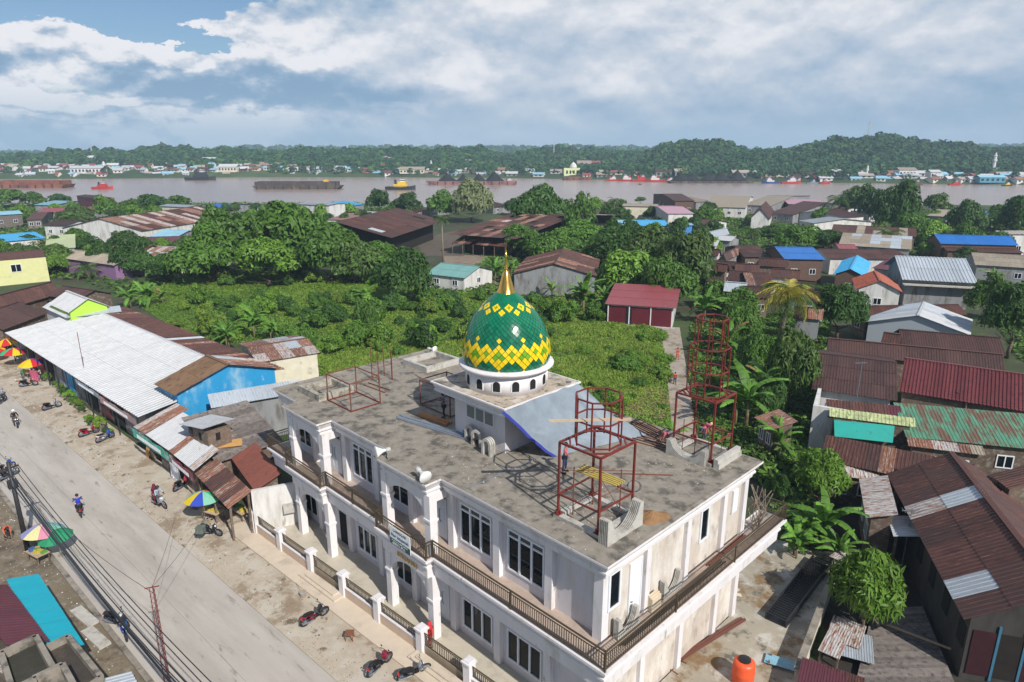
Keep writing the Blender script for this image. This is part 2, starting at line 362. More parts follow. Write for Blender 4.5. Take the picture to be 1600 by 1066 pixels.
def roof_slab(root, pts, mat, th=.05, name='roof', pitch=.0):
    """one far slope: ribbed quad given eave-left, eave-right, ridge-right, ridge-left"""
    a, b, c, d = [Vector(p) for p in pts]; nz = (b-a).cross(d-a).normalized()
    n = max(2, min(60, int((b-a).length/.8))); mb = MB(); 
    for i in range(n):
        for t0, t1, z in ((i/n, (i+.8)/n, 0), ((i+.8)/n, (i+1)/n, .05)):
            p = [a.lerp(b,t0), a.lerp(b,t1), d.lerp(c,t1), d.lerp(c,t0)]; mb.add([q+nz*z for q in p], [(0,1,2,3)])
    mb.add([a-nz*th, b-nz*th, c-nz*th, d-nz*th], [(3,2,1,0)])
    mb.add([a-nz*th, b-nz*th, b+nz*.0, a+nz*.0], [(0,1,2,3)])
    me = mb.mesh(name, mat)
    ul = me.uv_layers.new(name='UVMap'); L = (b-a).length; H = (d-a).length; ex = (b-a).normalized(); ey = (d-a).normalized()
    k = 0; uv = []
    for lp in me.loops:
        q = Vector(me.vertices[lp.vertex_index].co)-a; uv += [q.dot(ex), q.dot(ey)]
    ul.data.foreach_set('uv', uv)
    return link(name, me, root)
def window(root, c, t, nrm, w, h, z, fm=frame_w, cols=2, th=.07, pane_mat=glass, rows=1):
    """window on a wall: c bottom centre, t direction along wall, nrm outward"""
    c = Vector(c); t = Vector(t).normalized(); nrm = Vector(nrm).normalized(); up = Vector((0,0,1))
    def bx(mb, x0, x1, z0, z1, d0, d1):
        vs = [c+t*x+nrm*d+up*zz for zz in (z0, z1) for x, d in ((x0,d0),(x1,d0),(x1,d1),(x0,d1))]
        mb.add(vs, [(0,3,2,1),(4,5,6,7),(0,1,5,4),(1,2,6,5),(2,3,7,6),(3,0,4,7)])
    f = MB(); fw = min(.08, w*.1)
    bx(f, -w/2, w/2, z, z+fw, 0, th); bx(f, -w/2, w/2, z+h-fw, z+h, 0, th)
    bx(f, -w/2, -w/2+fw, z+fw, z+h-fw, 0, th); bx(f, w/2-fw, w/2, z+fw, z+h-fw, 0, th)
    for k in range(1, cols):
        x = -w/2+w*k/cols; bx(f, x-fw/2, x+fw/2, z+fw, z+h-fw, 0, th)
    fo = f.build('window', fm, root, fix=True)
    for k in range(cols):
        g = MB(); x0 = -w/2+w*k/cols; bx(g, x0+fw*.5, x0+w/cols-fw*.5, z+fw*.5, z+h-fw*.5, .0, .02)
        g.build('pane', pane_mat, fo, fix=True)
    return fo
def gable(name, label, cat, eL, eR, rp, ze, zr, mat, wall, z0=0., back='gable', sheets=None, ov=.35, group=None, wins=0, zb=None, mats=None, skip=0, jit=1., tile=False, endx=0., post=False, depth=None, pitch=.25, amp=.03, door=False, mats2=None, bd=1.):
    """house from its near eave (two pixels at height ze) and a pixel of its ridge (height zr)"""
    A = at(*eL, ze) if len(eL) == 2 else Vector(eL); B = at(*eR, ze) if len(eR) == 2 else Vector(eR)
    A.z = B.z = 0
    a = (B-A); L = a.length; a.normalize(); n = Vector((-a.y, a.x, 0))
    if depth is None:
        P = at(*rp, zr); P.z = 0; d = (P-A).dot(n)
    else: d = depth
    if d < 0: A, B = B, A; a = -a; n = -n; d = -d
    d = max(d, .8)
    rz = math.atan2(a.y, a.x)
    root = thing(name, label, cat, (A.x, A.y, z0), rz, group)
    ze -= z0; zr -= z0
    D = d*(1+bd) if back == 'gable' else d
    if back == 'gable' and bd != 1.: zb = zr-(zr-ze)*bd
    elif zb is None: zb = ze
    else: zb -= z0
    mats = mats or [(mat, 1)]
    far = sheets is None
    for k in ((0, 1) if back == 'gable' else (0,)):
        if k == 0: o = Vector((0,0,ze)); ax = Vector((1,0,0)); ay = Vector((0,d,zr-ze)); Ld = ay.length
        else: o = Vector((L,D,zb)); ax = Vector((-1,0,0)); ay = Vector((0,-(D-d),zr-zb)); Ld = ay.length
        if far:
            roof_slab(root, [o, o+ax*L, o+ax*L+ay, o+ay], mats[0][0])
        else:
            lay_sheets(root, o, ax, ay, L, Ld, (mats2 or mats) if k else mats, sheets[0], sheets[1], pitch, amp, jit, skip=skip, tile=tile)
    if back == 'gable':
        MB().beam((0,d,zr+.03), (L,d,zr+.03), .35, .05).build('ridge_cap', mats[0][0], root)
    # walls: closed prism under the roof
    if not post:
        y0, y1, x0, x1 = ov, D-ov*(.6 if back == 'shed' else 1), ov, L-ov
        if y1 < y0+.4: y0, y1 = .1, D-.1
        s = (zr-ze)/d; g = -.07
        pr = [(y0, 0), (y0, ze+s*y0+g)]
        if back == 'gable': pr += [(d, zr+g), (y1, zb+(zr-zb)/(D-d)*(D-y1)+g), (y1, 0)]
        else: pr += [(y1, ze+s*y1+g), (y1, 0)]
        m = len(pr); mb = MB(); mb.add([(x0, y, z) for y, z in pr]+[(x1, y, z) for y, z in pr],
               [tuple(range(m)), tuple(range(m, 2*m))[::-1]]+[(i, m+i, m+(i+1)%m, (i+1)%m) for i in range(m)])
        mb.build('wall', wall, root, fix=True)
        if wins:
            hgt = min(1.1, ze*.4); zz = max(.5, ze*.35)
            for k in range(wins):
                xx = x0+(x1-x0)*(k+.5)/wins
                if door and k == wins//2:
                    MB().box(xx-.45, xx+.45, y0-.05, y0-.002, .05, min(2.05, ze-.2)).build('door', w_brown, root)
                else: window(root, (xx, y0, 0), (1,0,0), (0,-1,0), min(1.2, (x1-x0)/wins*.6), hgt, zz, cols=2)
            # ends
            if y1-y0 > 2.5:
                window(root, (x1, (y0+y1)/2, 0), (0,1,0), (1,0,0), min(1.2, (y1-y0)*.4), hgt, zz, cols=2)
                window(root, (x0, (y0+y1)/2, 0), (0,1,0), (-1,0,0), min(1.2, (y1-y0)*.4), hgt, zz, cols=2)
    else:
        for x in np.linspace(.2, L-.2, max(2, int(L/3)+1)):
            for y in (.2, D-.2): MB().box(x-.07, x+.07, y-.07, y+.07, 0, ze+(zr-ze)*min(y, 2*d-y)/d-.08).build('post', w_wood, root)
    return root, L, d
# ------------------------------------------------------------------ the mosque
AZ = R(44.6); ZR, ZS, ZF = 9.54, 5.3, .2
O0 = at(950, 886, ZR); O0.z = 0
DU = Vector((-math.sin(AZ), math.cos(AZ), 0)); DV = Vector((math.cos(AZ), math.sin(AZ), 0))
def UV(u, v, z=0.): p = O0+DU*u+DV*v; return Vector((p.x, p.y, z))
def uvof(px, py, z): p = at(px, py, z)-O0; return p.dot(DU), p.dot(DV)
MROT = AZ - math.pi/2          # local x = -u, local y = v
def loc(u, v, z=0.): return (-u, v, z)
mq = thing('mosque', 'white two storey mosque with balconies, green and yellow tiled onion dome and gold finial', 'mosque', (O0.x, O0.y, 0), MROT)
class UB(MB):
    def b(s, u0, u1, v0, v1, z0, z1): return s.box(-u0, -u1, v0, v1, z0, z1)
def sweep(outline, prof, closed=True):
    """outline in (u,v); prof = (outward offset, z). outward = left of travel in local (-u,v) when clockwise"""
    P = [Vector((-u, v)) for u, v in outline]; n = len(P); mb = MB()
    area = sum(P[i].x*P[(i+1)%n].y-P[(i+1)%n].x*P[i].y for i in range(n)); sg = 1 if area > 0 else -1
    offs = []
    for i in range(n):
        d0 = (P[i]-P[i-1]).normalized(); d1 = (P[(i+1)%n]-P[i]).normalized()
        n0 = Vector((d0.y, -d0.x))*sg; n1 = Vector((d1.y, -d1.x))*sg
        m = (n0+n1); m = m/max(.2, m.dot(n0)) if m.length > 1e-6 else n0
        offs.append(m)
    rings = [[(P[i].x+offs[i].x*o, P[i].y+offs[i].y*o, z) for i in range(n)] for o, z in prof]
    for rr in rings: mb.v.extend(rr)
    for k in range(len(prof)-1):
        for i in range(n): mb.f.append((k*n+i, k*n+(i+1)%n, (k+1)*n+(i+1)%n, (k+1)*n+i)); mb.mi.append(0)
    mb.f.append(tuple(range(n))); mb.mi.append(0); mb.f.append(tuple(range((len(prof)-1)*n, len(prof)*n))); mb.mi.append(0)
    return mb
U1 = 28.8; VB = 13.3
OUT = [(0,0),(10.4,0),(10.4,-1),(14.95,-1),(14.95,0),(20.95,0),(20.95,-1),(25.35,-1),(25.35,0),(U1,0),(U1,VB),(0,VB)]
def sub(poly, d):      # shrink by sweeping offset
    return sweep(poly, [(-d,0),(-d,1)]).v[:len(poly)]
# cornice and deck
sweep(OUT, [(-.35,9.50),(0,9.50),(0,9.40),(-.09,9.36),(-.30,8.98),(-.24,8.95),(-.24,8.86),(-.34,8.84),(-.36,8.62),(-.8,8.62)]).build('cornice', w_trim, mq, fix=True)
sweep(OUT, [(-.02,9.503),(-.02,9.53),(-.20,9.545),(-.22,9.515),(-.4,9.50)]).build('parapet_lip', conc_d, mq, fix=True)
def deckmesh():
    # roof deck: gently uneven slab cut in a grid so that dips catch the light
    vs = []; P = sweep(OUT, [(-.3,0),(-.3,1)]).v[:len(OUT)]
    mb = MB(); mb.add([(p[0], p[1], 9.50) for p in P], [tuple(range(len(P)))])
    mb.add([(p[0], p[1], 9.2) for p in P], [tuple(range(len(P)))])
    return mb
deckmesh().build('roof_deck', concrete, mq, fix=True)
# balcony slab
SB = [(-.65,-.75),(10.35,-.75),(10.35,-1.18),(15.0,-1.18),(15.0,-.75),(20.9,-.75),(20.9,-1.18),(25.45,-1.18),(25.45,-.75),(28.95,-.75),(28.95,4.2),(28.2,4.2),(28.2,VB-.6),(1,VB-.6),(1,15.0),(1.0,15.75),(-.65,15.75)]
sweep(SB, [(-.3,5.296),(0,5.296),(0,5.17),(-.08,5.13),(-.26,4.80),(-.2,4.77),(-.2,4.66),(-.3,4.6),(-.32,4.02),(-.8,4.02)]).build('balcony_slab', w_trim, mq, fix=True)
floor_t = M('balcony_floor_tiles', (.42,.33,.27), .55, .12, 2.5, dirt=((.30,.25,.21), .3, 1.1))
P = sweep(SB, [(-.12,0),(-.12,1)]).v[:len(SB)]
MB().add([(p[0],p[1],5.302) for p in P], [tuple(range(len(P)))]).build('balcony_floor', floor_t, mq, fix=True)
# ---- walls with openings
WV = .85
def wall(u0, u1, z0, z1, holes, v0=WV, v1=WV+.2, name='wall', mat=w_mosque):
    us = sorted({u0, u1, *[h[0] for h in holes], *[h[1] for h in holes]}); zs = sorted({z0, z1, *[h[2] for h in holes], *[h[3] for h in holes]})
    m = UB()
    for i in range(len(us)-1):
        run = None
        for j in range(len(zs)-1):
            uc, zc = (us[i]+us[i+1])/2, (zs[j]+zs[j+1])/2
            if any(h[0] < uc < h[1] and h[2] < zc < h[3] for h in holes): 
                if run is not None: m.b(us[i], us[i+1], v0, v1, run, zs[j]); run = None
            elif run is None: run = zs[j]
        if run is not None: m.b(us[i], us[i+1], v0, v1, run, zs[-1])
    return m.build(name, mat, mq)
def mwin(u0, u1, z0, z1, transom, v=WV):
    f = UB(); fw = .09; d0, d1 = v-.05, v+.06
    f.b(u0, u1, d0, d1, z0, z0+fw); f.b(u0, u1, d0, d1, z1-fw, z1)
    f.b(u0, u0+fw, d0, d1, z0+fw, z1-fw); f.b(u1-fw, u1, d0, d1, z0+fw, z1-fw)
    w = (u1-u0)/3
    for k in (1,2): f.b(u0+w*k-.055, u0+w*k+.055, d0-.004, d1, z0+fw, z1-fw)
    zt = z1-.42
    if transom: f.b(u0+fw, u1-fw, d0+.004, d1, zt, zt+.08)
    fo = f.build('window', frame_w, mq)
    for k in range(3):
        a, b_ = u0+w*k+.05, u0+w*(k+1)-.05
        UB().b(a, b_, v+.02, v+.04, z0+.05, (zt if transom else z1-.05)).build('pane', glass, fo)
        if transom:
            UB().b(a, b_, v+.02, v+.04, zt+.08, z1-.05).build('transom_pane', M('transom_glass', (.05,.055,.06), .3, .1), fo)
            for q in range(5): # thin security bars seen through the glass
                pass
def arched(uc, z0, w, h, v, out=-1, axis='u', n=12):
    """arched double window standing proud of the wall"""
    f = MB(); r = w/2
    def P(x, z, d): return (-(uc+x), v+out*d, z)
    prof_o = [(-r-.07, z0-.05)]+[(-r-.07, z0+h-r)]+[(-math.cos(math.pi*k/n)*(r+.07), z0+h-r+math.sin(math.pi*k/n)*(r+.07)) for k in range(1,n)]+[(r+.07, z0+h-r),(r+.07, z0-.05)]
    prof_i = [(-r, z0)]+[(-r, z0+h-r)]+[(-math.cos(math.pi*k/n)*r, z0+h-r+math.sin(math.pi*k/n)*r) for k in range(1,n)]+[(r, z0+h-r),(r, z0)]
    m = len(prof_o)
    f.add([P(x,z,.06) for x,z in prof_o]+[P(x,z,.06) for x,z in prof_i]+[P(x,z,0) for x,z in prof_o]+[P(x,z,.01) for x,z in prof_i],
          [(i,(i+1)%m,m+(i+1)%m,m+i) for i in range(m)]+[(i,2*m+i,2*m+(i+1)%m,(i+1)%m) for i in range(m)]+[(m+i,m+(i+1)%m,3*m+(i+1)%m,3*m+i) for i in range(m)])
    f.box(-(uc-.05), -(uc+.05), v, v+out*.055, z0, z0+h-.02)
    fo = f.build('arched_window', frame_w, mq, fix=True)
    for s in (-1, 1):
        pr = [(x, z) for x, z in prof_i if x*s > .04]
        pr = ([(s*.05, z0),(s*.05, z0+h)]+pr) if s > 0 else (pr+[(s*.05,z0+h),(s*.05, z0)])
        g = MB(); q = len(pr); g.add([P(x,z,.025) for x,z in pr]+[P(x,z,.012) for x,z in pr], [tuple(range(q)), tuple(range(q,2*q))]+[(i,(i+1)%q,q+(i+1)%q,q+i) for i in range(q)])
        g.build('pane', glass, fo, fix=True)
def door(u0, u1, z0, z1, v=WV, mat=frame_w, out=-1, open_=False):
    d = UB(); d.b(u0-.08, u0, v-.04, v+.02, z0, z1+.08); d.b(u1, u1+.08, v-.04, v+.02, z0, z1+.08); d.b(u0, u1, v-.04, v+.02, z1, z1+.08)
    fr = d.build('door_frame', frame_w, mq); mid = (u0+u1)/2
    if open_:
        UB().b(u0, u1, v-.02, v-.005, z0, z1).build('door_opening', dark, fr)
        UB().b(mid, u1, v-.045, v-.022, z0+.02, z1).build('door_leaf', mat, fr)
        return
    for a, b_ in ((u0, mid-.01), (mid+.01, u1)):
        lf = UB().b(a, b_, v-.03, v-.004, z0+.02, z1-.02)
        lf.b(a+.12, b_-.12, v-.042, v-.03, z0+.25, z0+.95); lf.b(a+.12, b_-.12, v-.042, v-.03, z0+1.15, z1-.2)
        lf.build('door_leaf', mat, fr)
    hb = MB(); 
    for s in (-1,1):
        c = mid+s*.14; hb.tube([loc(c+s*.12, v-.05, z0+1.75), loc(c, v-.07, z0+1.7), loc(c, v-.07, z0+1.1), loc(c+s*.1, v-.05, z0+.95)], .014, 5)
    hb.build('door_handle', steel_dark, fr)
    UB().b(u0+.05, u1-.05, v-.02, v-.002, z1+.10, z1+.42).build('transom_pane', glass, fr)
GW = [(7.62,9.95,.68,2.48),(4.2,6.55,.68,2.48),(18.05,20.2,.68,2.48)]
UW = [(7.62,9.98,5.86,8.08),(4.12,6.5,5.86,8.10),(17.95,20.13,5.90,8.12)]
wall(.62, 28.2, ZF-.3, 4.3, GW); wall(.62, 28.2, ZS, 8.9, UW)
for w in GW: mwin(*w, False)
for w in UW: mwin(*w, True)
# dark rooms behind the glass
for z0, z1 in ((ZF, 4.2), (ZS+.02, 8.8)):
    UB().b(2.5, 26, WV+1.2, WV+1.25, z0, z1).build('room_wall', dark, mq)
arched(15.25, 5.95, 1.55, 1.85, WV); arched(26.2, 5.95, 1.5, 1.85, WV); arched(15.25, .75, 1.55, 1.7, WV); arched(26.2, .75, 1.5, 1.65, WV)
door(11.15, 12.4, ZS, 7.65); door(21.65, 23.2, ZS, 7.65); door(11.15, 12.4, ZF, 2.5); door(21.5, 23.3, ZF, 2.5, open_=True)
# pilasters on the 3.45 m grid, corner columns, bay columns
def col(u, v, z0, z1, w=.46, cap=None, d=None, name='column'):
    d = d or w; m = UB().b(u, u+w, v, v+d, z0, z1)
    if cap:
        m.b(u-.05, u+w+.05, v-.05, v+d+.05, cap, cap+.12); m.b(u-.025, u+w+.025, v-.025, v+d+.025, cap-.07, cap)
    m.build(name, w_trim, mq)
for k, u in enumerate((3.45, 6.85, 10.28, 13.75, 17.1, 20.6, 24.4)):
    for z0, z1 in ((ZF-.2, 4.05), (ZS, 8.66)):
        UB().b(u, u+.45, .60, WV-.002, z0, z1).build('pilaster', w_trim, mq)
for u in (.62, 27.7):
    for z0, z1 in ((ZF-.2, 4.05), (ZS, 8.64)): UB().b(u-.03, u+.45, .55, 1.02, z0, z1).build('pilaster', w_trim, mq)
for ub in (10.55, 21.05):
    for u in (ub, ub+3.82):
        col(u, -.66, 0, 4.06, cap=2.5); col(u, -.66, ZS, 8.66, cap=7.2)
    # arches between the bay columns
    for zs_, ztop in ((2.55, 4.05), (7.3, 8.64)):
        m = MB(); n = 14; a0, a1 = ub+.46, ub+3.82; r = (a1-a0)/2; hh_ = ztop-zs_-.35
        for k in range(n):
            x0, x1 = a0+(a1-a0)*k/n, a0+(a1-a0)*(k+1)/n
            y0_, y1_ = [zs_+hh_*math.sqrt(max(0, 1-((x-(a0+a1)/2)/r)**2)) for x in (x0, x1)]
            vs = [loc(x0,-.6,y0_),loc(x1,-.6,y1_),loc(x1,-.6,ztop),loc(x0,-.6,ztop),loc(x0,-.35,y0_),loc(x1,-.35,y1_),loc(x1,-.35,ztop),loc(x0,-.35,ztop)]
            m.add(vs, [(0,1,2,3),(7,6,5,4),(0,4,5,1)])
        m.build('arch', w_trim, mq, fix=True)
        for u in (ub+.1, ub+3.92):       # side beams back to the wall
            UB().b(u, u+.26, -.2, .845, ztop-.45, ztop).build('side_beam', w_trim, mq)
# ---- right side (faces the camera's right) and back, left
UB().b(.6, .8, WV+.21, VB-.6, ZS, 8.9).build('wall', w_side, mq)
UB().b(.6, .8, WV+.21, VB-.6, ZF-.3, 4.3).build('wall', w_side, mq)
UB().b(28.0, 28.2, WV+.21, VB-.6, ZF-.3, 8.9).build('wall', w_mosque, mq)
UB().b(.81, 27.99, VB-.8, VB-.6, ZF-.3, 8.9).build('wall', w_mosque, mq)
for v in (3.75, 7.05, 10.5, 12.3):
    UB().b(.40, .598, v-.36 if v < 12 else v, v+.0 if v < 12 else v+.4, ZS, 8.62).build('pilaster', w_trim, mq)
    UB().b(.40, .598, v-.36 if v < 12 else v, v+.0 if v < 12 else v+.4, 0, 4.02).build('pilaster', w_trim, mq)
def sidewin(v0, v1, z0, z1):
    f = UB(); f.b(.53,.597,v0-.12,v0,z0-.12,z1+.12); f.b(.53,.597,v1,v1+.12,z0-.12,z1+.12); f.b(.53,.597,v0,v1,z0-.12,z0); f.b(.53,.597,v0,v1,z1,z1+.12)
    fo = f.build('window', frame_w, mq); UB().b(.57,.592,v0,v1,z0,z1).build('pane', glass, fo)
sidewin(1.0, 1.62, 6.75, 8.35); sidewin(8.27, 8.85, 6.75, 8.35); sidewin(1.0, 1.6, 1.5, 3.1)
f = UB(); f.b(.53,.597,2.35,2.42,ZS,8.25); f.b(.53,.597,3.22,3.29,ZS,8.25); f.b(.53,.597,2.42,3.22,8.18,8.25); fr = f.build('door_frame', frame_w, mq)
UB().b(.56,.594,2.42,3.22,ZS+.02,8.18).build('door_leaf', frame_w, fr)
MB().tube([loc(.54,2.52,6.3),loc(.5,2.52,6.3),loc(.5,2.6,6.3)], .02, 5).build('door_handle', steel_dark, fr)
f = UB().b(.5,.597,11.3,11.85,7.0,8.3); f.build('window', frame_w, mq); 
# ---- balcony railing
RP = [(28.85,3.9),(28.85,-.65),(25.35,-.65),(25.35,-1.08),(21.0,-1.08),(21.0,-.65),(14.9,-.65),(14.9,-1.08),(10.45,-1.08),(10.45,-.65),(-.55,-.65),(-.55,15.65),(.6,15.65)]
bars = []
rail = MB(); low = MB()
for (a, b_) in zip(RP[:-1], RP[1:]):
    p0, p1 = Vector(loc(*a)), Vector(loc(*b_))
    for z, s_ in ((6.28,.06),(6.12,.035),(5.42,.035)): rail.beam(p0+Vector((0,0,z)), p1+Vector((0,0,z)), s_, s_)
    n = max(2, int((p1-p0).length/.13))
    for k in range(n): bars.append(p0.lerp(p1, (k+.5)/n))
rail.build('hand_rail', bronze, mq)
pm = UB()
for a in RP[1:-1]+[(18,-.65),(4.8,-.65),(-.55,4.5),(-.55,9.9)]: 
    UB().b(a[0]-.035,a[0]+.035,a[1]-.035,a[1]+.035,5.3,6.25).build('railing_post', bronze, mq)
barme = MB().box(-.014,.014,-.014,.014,5.43,6.11).mesh('railing_bar', bronze)
bars.sort(key=lambda p: (mq.matrix_basis @ p).length)
for p in bars[:290]: link('railing_bar', barme, mq, (p.x, p.y, 0))
rest = MB()
for p in bars[290:]: rest.box(p.x-.014,p.x+.014,p.y-.014,p.y+.014,5.43,6.11)
stuff(rest.build('railing_bars', bronze, mq))
# ---- prayer hall lantern block under the dome
ZP = 12.6
PU0, PU1, PV0, PV1 = 9.25, 15.35, 3.3, 9.35
OP = [(PU0,PV0),(PU1,PV0),(PU1,PV1),(PU0,PV1)]
sweep(OP, [(-.3,ZP),(0,ZP),(0,ZP-.08),(-.08,ZP-.12),(-.2,ZP-.42),(-.15,ZP-.45),(-.15,ZP-.55),(-.6,ZP-.55)]).build('upper_cornice', w_trim, mq, fix=True)
MB().prism([(-u,v) for u,v in [(PU0+.1,PV0+.1),(PU0+.1,PV1-.1),(PU1-.1,PV1-.1),(PU1-.1,PV0+.1)]], ZP-.1, ZP+.012).build('upper_roof', concrete, mq, fix=True)
UB().b(10.25, 14.4, 4.3, 4.5, ZR-.04, ZP-.5).build('wall', w_mosque, mq); UB().b(10.25, 14.4, 8.3, 8.5, ZR-.04, ZP-.5).build('wall', w_mosque, mq)
UB().b(10.25, 10.45, 4.5, 8.3, ZR-.04, ZP-.5).build('wall', w_mosque, mq)
UB().b(14.2, 14.4, 4.5, 8.3, ZR-.04, ZP-.5).build('wall', w_mosque, mq)
for k in range(3):
    u0 = 11.1+k*.75
    fo = UB().b(u0,u0+.72,4.24,4.298,10.75,11.55).build('window', frame_w, mq); UB().b(u0+.05,u0+.67,4.225,4.239,10.8,11.5).build('pane', M('louvre_glass',(.16,.18,.17),.4,.2,8), fo)
# drum
DC = Vector(loc(12.1, 6.2)); RD = 2.27
m = MB(); nW = 14
m.lathe([(RD,ZP-.02),(RD,13.72)], 84, DC)
m.build('drum', w_trim, mq, smooth=True)
MB().lathe([(RD-.05,13.6),(RD+.12,13.66),(RD+.2,13.74),(2.62,13.80),(2.66,13.84),(2.66,13.93),(2.6,13.97),(2.2,14.0)], 64, DC).build('drum_flange', w_trim, mq, smooth=True)
for k in range(nW):
    a = -math.pi/2+R(0)+ (k+.5)*2*math.pi/nW
    # direction of the window in the mosque's own frame, turned to face the photographer symmetrically
    a -= MROT
    c = DC+Vector((math.cos(a), math.sin(a),0))*RD; t = Vector((-math.sin(a), math.cos(a),0)); nn = Vector((math.cos(a), math.sin(a),0))
    pr = [(-.2,0),(.2,0)]+[(math.cos(math.pi*q/8)*.2,.38+math.sin(math.pi*q/8)*.2) for q in range(9)]
    g = MB(); z0 = 12.86; q = len(pr)
    g.add([c+t*x+nn*.02+Vector((0,0,z0+z)) for x,z in pr]+[c+t*x-nn*.06+Vector((0,0,z0+z)) for x,z in pr],[tuple(range(q)),tuple(range(q,2*q))]+[(i,(i+1)%q,q+(i+1)%q,q+i) for i in range(q)])
    g.build('arched_opening', dark, mq, fix=True)
    g = MB(); pr2 = [(x*1.22, z*1.07-.02) for x,z in pr]
    g.add([c+t*x+nn*.035+Vector((0,0,z0+z)) for x,z in pr]+[c+t*x+nn*.035+Vector((0,0,z0+z)) for x,z in pr2]+[c+t*x-nn*.02+Vector((0,0,z0+z)) for x,z in pr2],
          [(i,(i+1)%q,q+(i+1)%q,q+i) for i in range(q)]+[(q+i,q+(i+1)%q,2*q+(i+1)%q,2*q+i) for i in range(q)])
    g.build('opening_surround', w_trim, mq, fix=True)
# dome shell and its tiles
prof = [(2.30,13.92),(2.42,14.15),(2.47,14.45),(2.45,14.8),(2.38,15.2),(2.25,15.65),(2.0,16.2),(1.74,16.6),(1.42,17.0),(1.02,17.38),(.68,17.68),(.46,17.86)]
def pr_at(s):
    acc = 0
    for (r0,z0),(r1,z1) in zip(prof[:-1], prof[1:]):
        l = math.hypot(r1-r0, z1-z0)
        if s <= acc+l: t = (s-acc)/l; return r0+(r1-r0)*t, z0+(z1-z0)*t
        acc += l
    return prof[-1]
SL = sum(math.hypot(b_[0]-a[0], b_[1]-a[1]) for a, b_ in zip(prof[:-1], prof[1:]))
# smooth the profile
sp = []
for k in range(41):
    s = SL*k/40; pts = [pr_at(min(SL, max(0, s+d))) for d in (-.3,-.15,0,.15,.3)]
    if k in (0, 40): pts = [pr_at(s)]
    sp.append((sum(p[0] for p in pts)/len(pts), sum(p[1] for p in pts)/len(pts)))
prof = sp; SL = sum(math.hypot(b_[0]-a[0], b_[1]-a[1]) for a, b_ in zip(prof[:-1], prof[1:]))
grout = M('dome_grout', (.006,.05,.035), .6, .1)
dome = MB().lathe([(r-.015, z) for r, z in prof], 66, DC).build('dome', grout, mq, smooth=True)
t_g = M('tile_green', (.006,.135,.068), .16, .16, 3, objvar=.22, spec=.5); t_y = M('tile_yellow', (.80,.56,.012), .2, .06, 3, objvar=.07); t_l = M('tile_lime', (.14,.33,.02), .2, .1, 3, objvar=.08)
NT = 44; rows = []; s = 0.
while s < SL-.02:
    r, z = pr_at(s); w = 2*math.pi*r/NT; rows.append((s, w)); s += w*.53
NR = len(rows)
tiles = []
phase = R(-90-9)-MROT
Rc = 5
KT = min(range(0, NR, 2), key=lambda q: abs(pr_at(rows[q][0])[1]-17.25))
for k, (s, w) in enumerate(rows):
    up = rows[k+1][0] if k+1 < NR else SL; dn = rows[k-1][0] if k else s
    if k == 0: dn = s
    for j in range(NT):
        c = (2*j + (k % 2)) % (2*NT); a = phase+math.pi*c/NT
        cm = c % 8; dc = min(cm, 8-cm); d4 = abs(cm-4)
        colr = 0
        big = dc+abs(k-Rc); sm = d4+abs(k-(Rc+1))
        if sm == 0: colr = 2
        elif sm <= 2: colr = 1
        if big <= 3: colr = 2 if (big <= 1 and k >= Rc) else 1
        if dc == 0 and (k == Rc+5 or k <= Rc-3): colr = 1
        tb = d4+abs(k-KT)
        if tb == 0: colr = 2
        elif tb <= 2: colr = 1
        if KT % 2 == 0 and dc+abs(k-(KT-3)) <= 1: colr = 1
        g = .085
        def pt(ds, da):
            rr, zz = pr_at(min(SL, max(0, ds))); return (DC.x+(rr+.012)*math.cos(da), DC.y+(rr+.012)*math.sin(da), zz)
        ha = math.pi/NT*(1-g*1.3); mid = s
        q = [pt(dn+(s-dn)*g, a), pt(mid, a+ha), pt(up-(up-s)*g, a), pt(mid, a-ha)]
        if q[0] == q[1]: continue
        tiles.append((a, k, colr, q))
camdir = (Vector((0,0,CAM_H))-UV(12.1,6.2,15)).normalized(); 
cl = Matrix.Rotation(-MROT, 3, 'Z') @ camdir
def facing(t):
    q = [Vector(p) for p in t[3]]; return (q[2]-q[0]).cross(q[3]-q[1]).dot(cl)
for t in tiles: pass
def tmesh(mb, q):
    q = [Vector(p) for p in q]; c = sum(q, Vector())/4; nn = (q[1]-q[0]).cross(q[3]-q[0])
    if nn.length < 1e-9: return mb
    nn.normalize()
    if nn.dot(c-Vector((DC.x,DC.y,14.5))) < 0: nn = -nn
    top = [p+nn*.012 for p in q]; base = [p-nn*.02 for p in q]
    mb.add(top+base, [(0,1,2,3),(0,4,5,1),(1,5,6,2),(2,6,7,3),(3,7,4,0)])
    return mb
tiles.sort(key=lambda t: -abs(facing(t)) if facing(t)*1 else 0)
fs = sorted(tiles, key=lambda t: -(max(0, Vector((math.cos(t[0]), math.sin(t[0]), .35)).dot(cl)))*(rows[t[1]][1]**2)*(3 if t[2] else 1))
tm = (t_g, t_y, t_l)
for t in fs[:295]: tmesh(MB(), t[3]).build('tile', tm[t[2]], dome, fix=True)
rest = MB()
for t in fs[295:]: rest.cur = t[2]; tmesh(rest, t[3])
stuff(rest.build('dome_tiles', list(tm), dome, fix=True))
# finial
MB().lathe([(.58,17.74),(.53,17.82),(.43,18.05),(.33,18.4),(.22,18.75),(.13,18.98),(.11,19.0),(.13,19.05),(.10,19.12),(.075,19.35),(.055,19.7),(.04,20.1)], 24, DC).build('finial', gold, mq, smooth=True)
sk = MB()
for k in range(16):
    a0, a1 = 2*math.pi*k/16, 2*math.pi*(k+1)/16; am = (a0+a1)/2
    P_ = lambda a, r, z: (DC.x+r*math.cos(a), DC.y+r*math.sin(a), z)
    sk.add([P_(a0,.55,17.82),P_(a1,.55,17.82),P_(am,.60,17.69)],[(0,1,2)])
sk.build('finial_skirt', gold, mq)
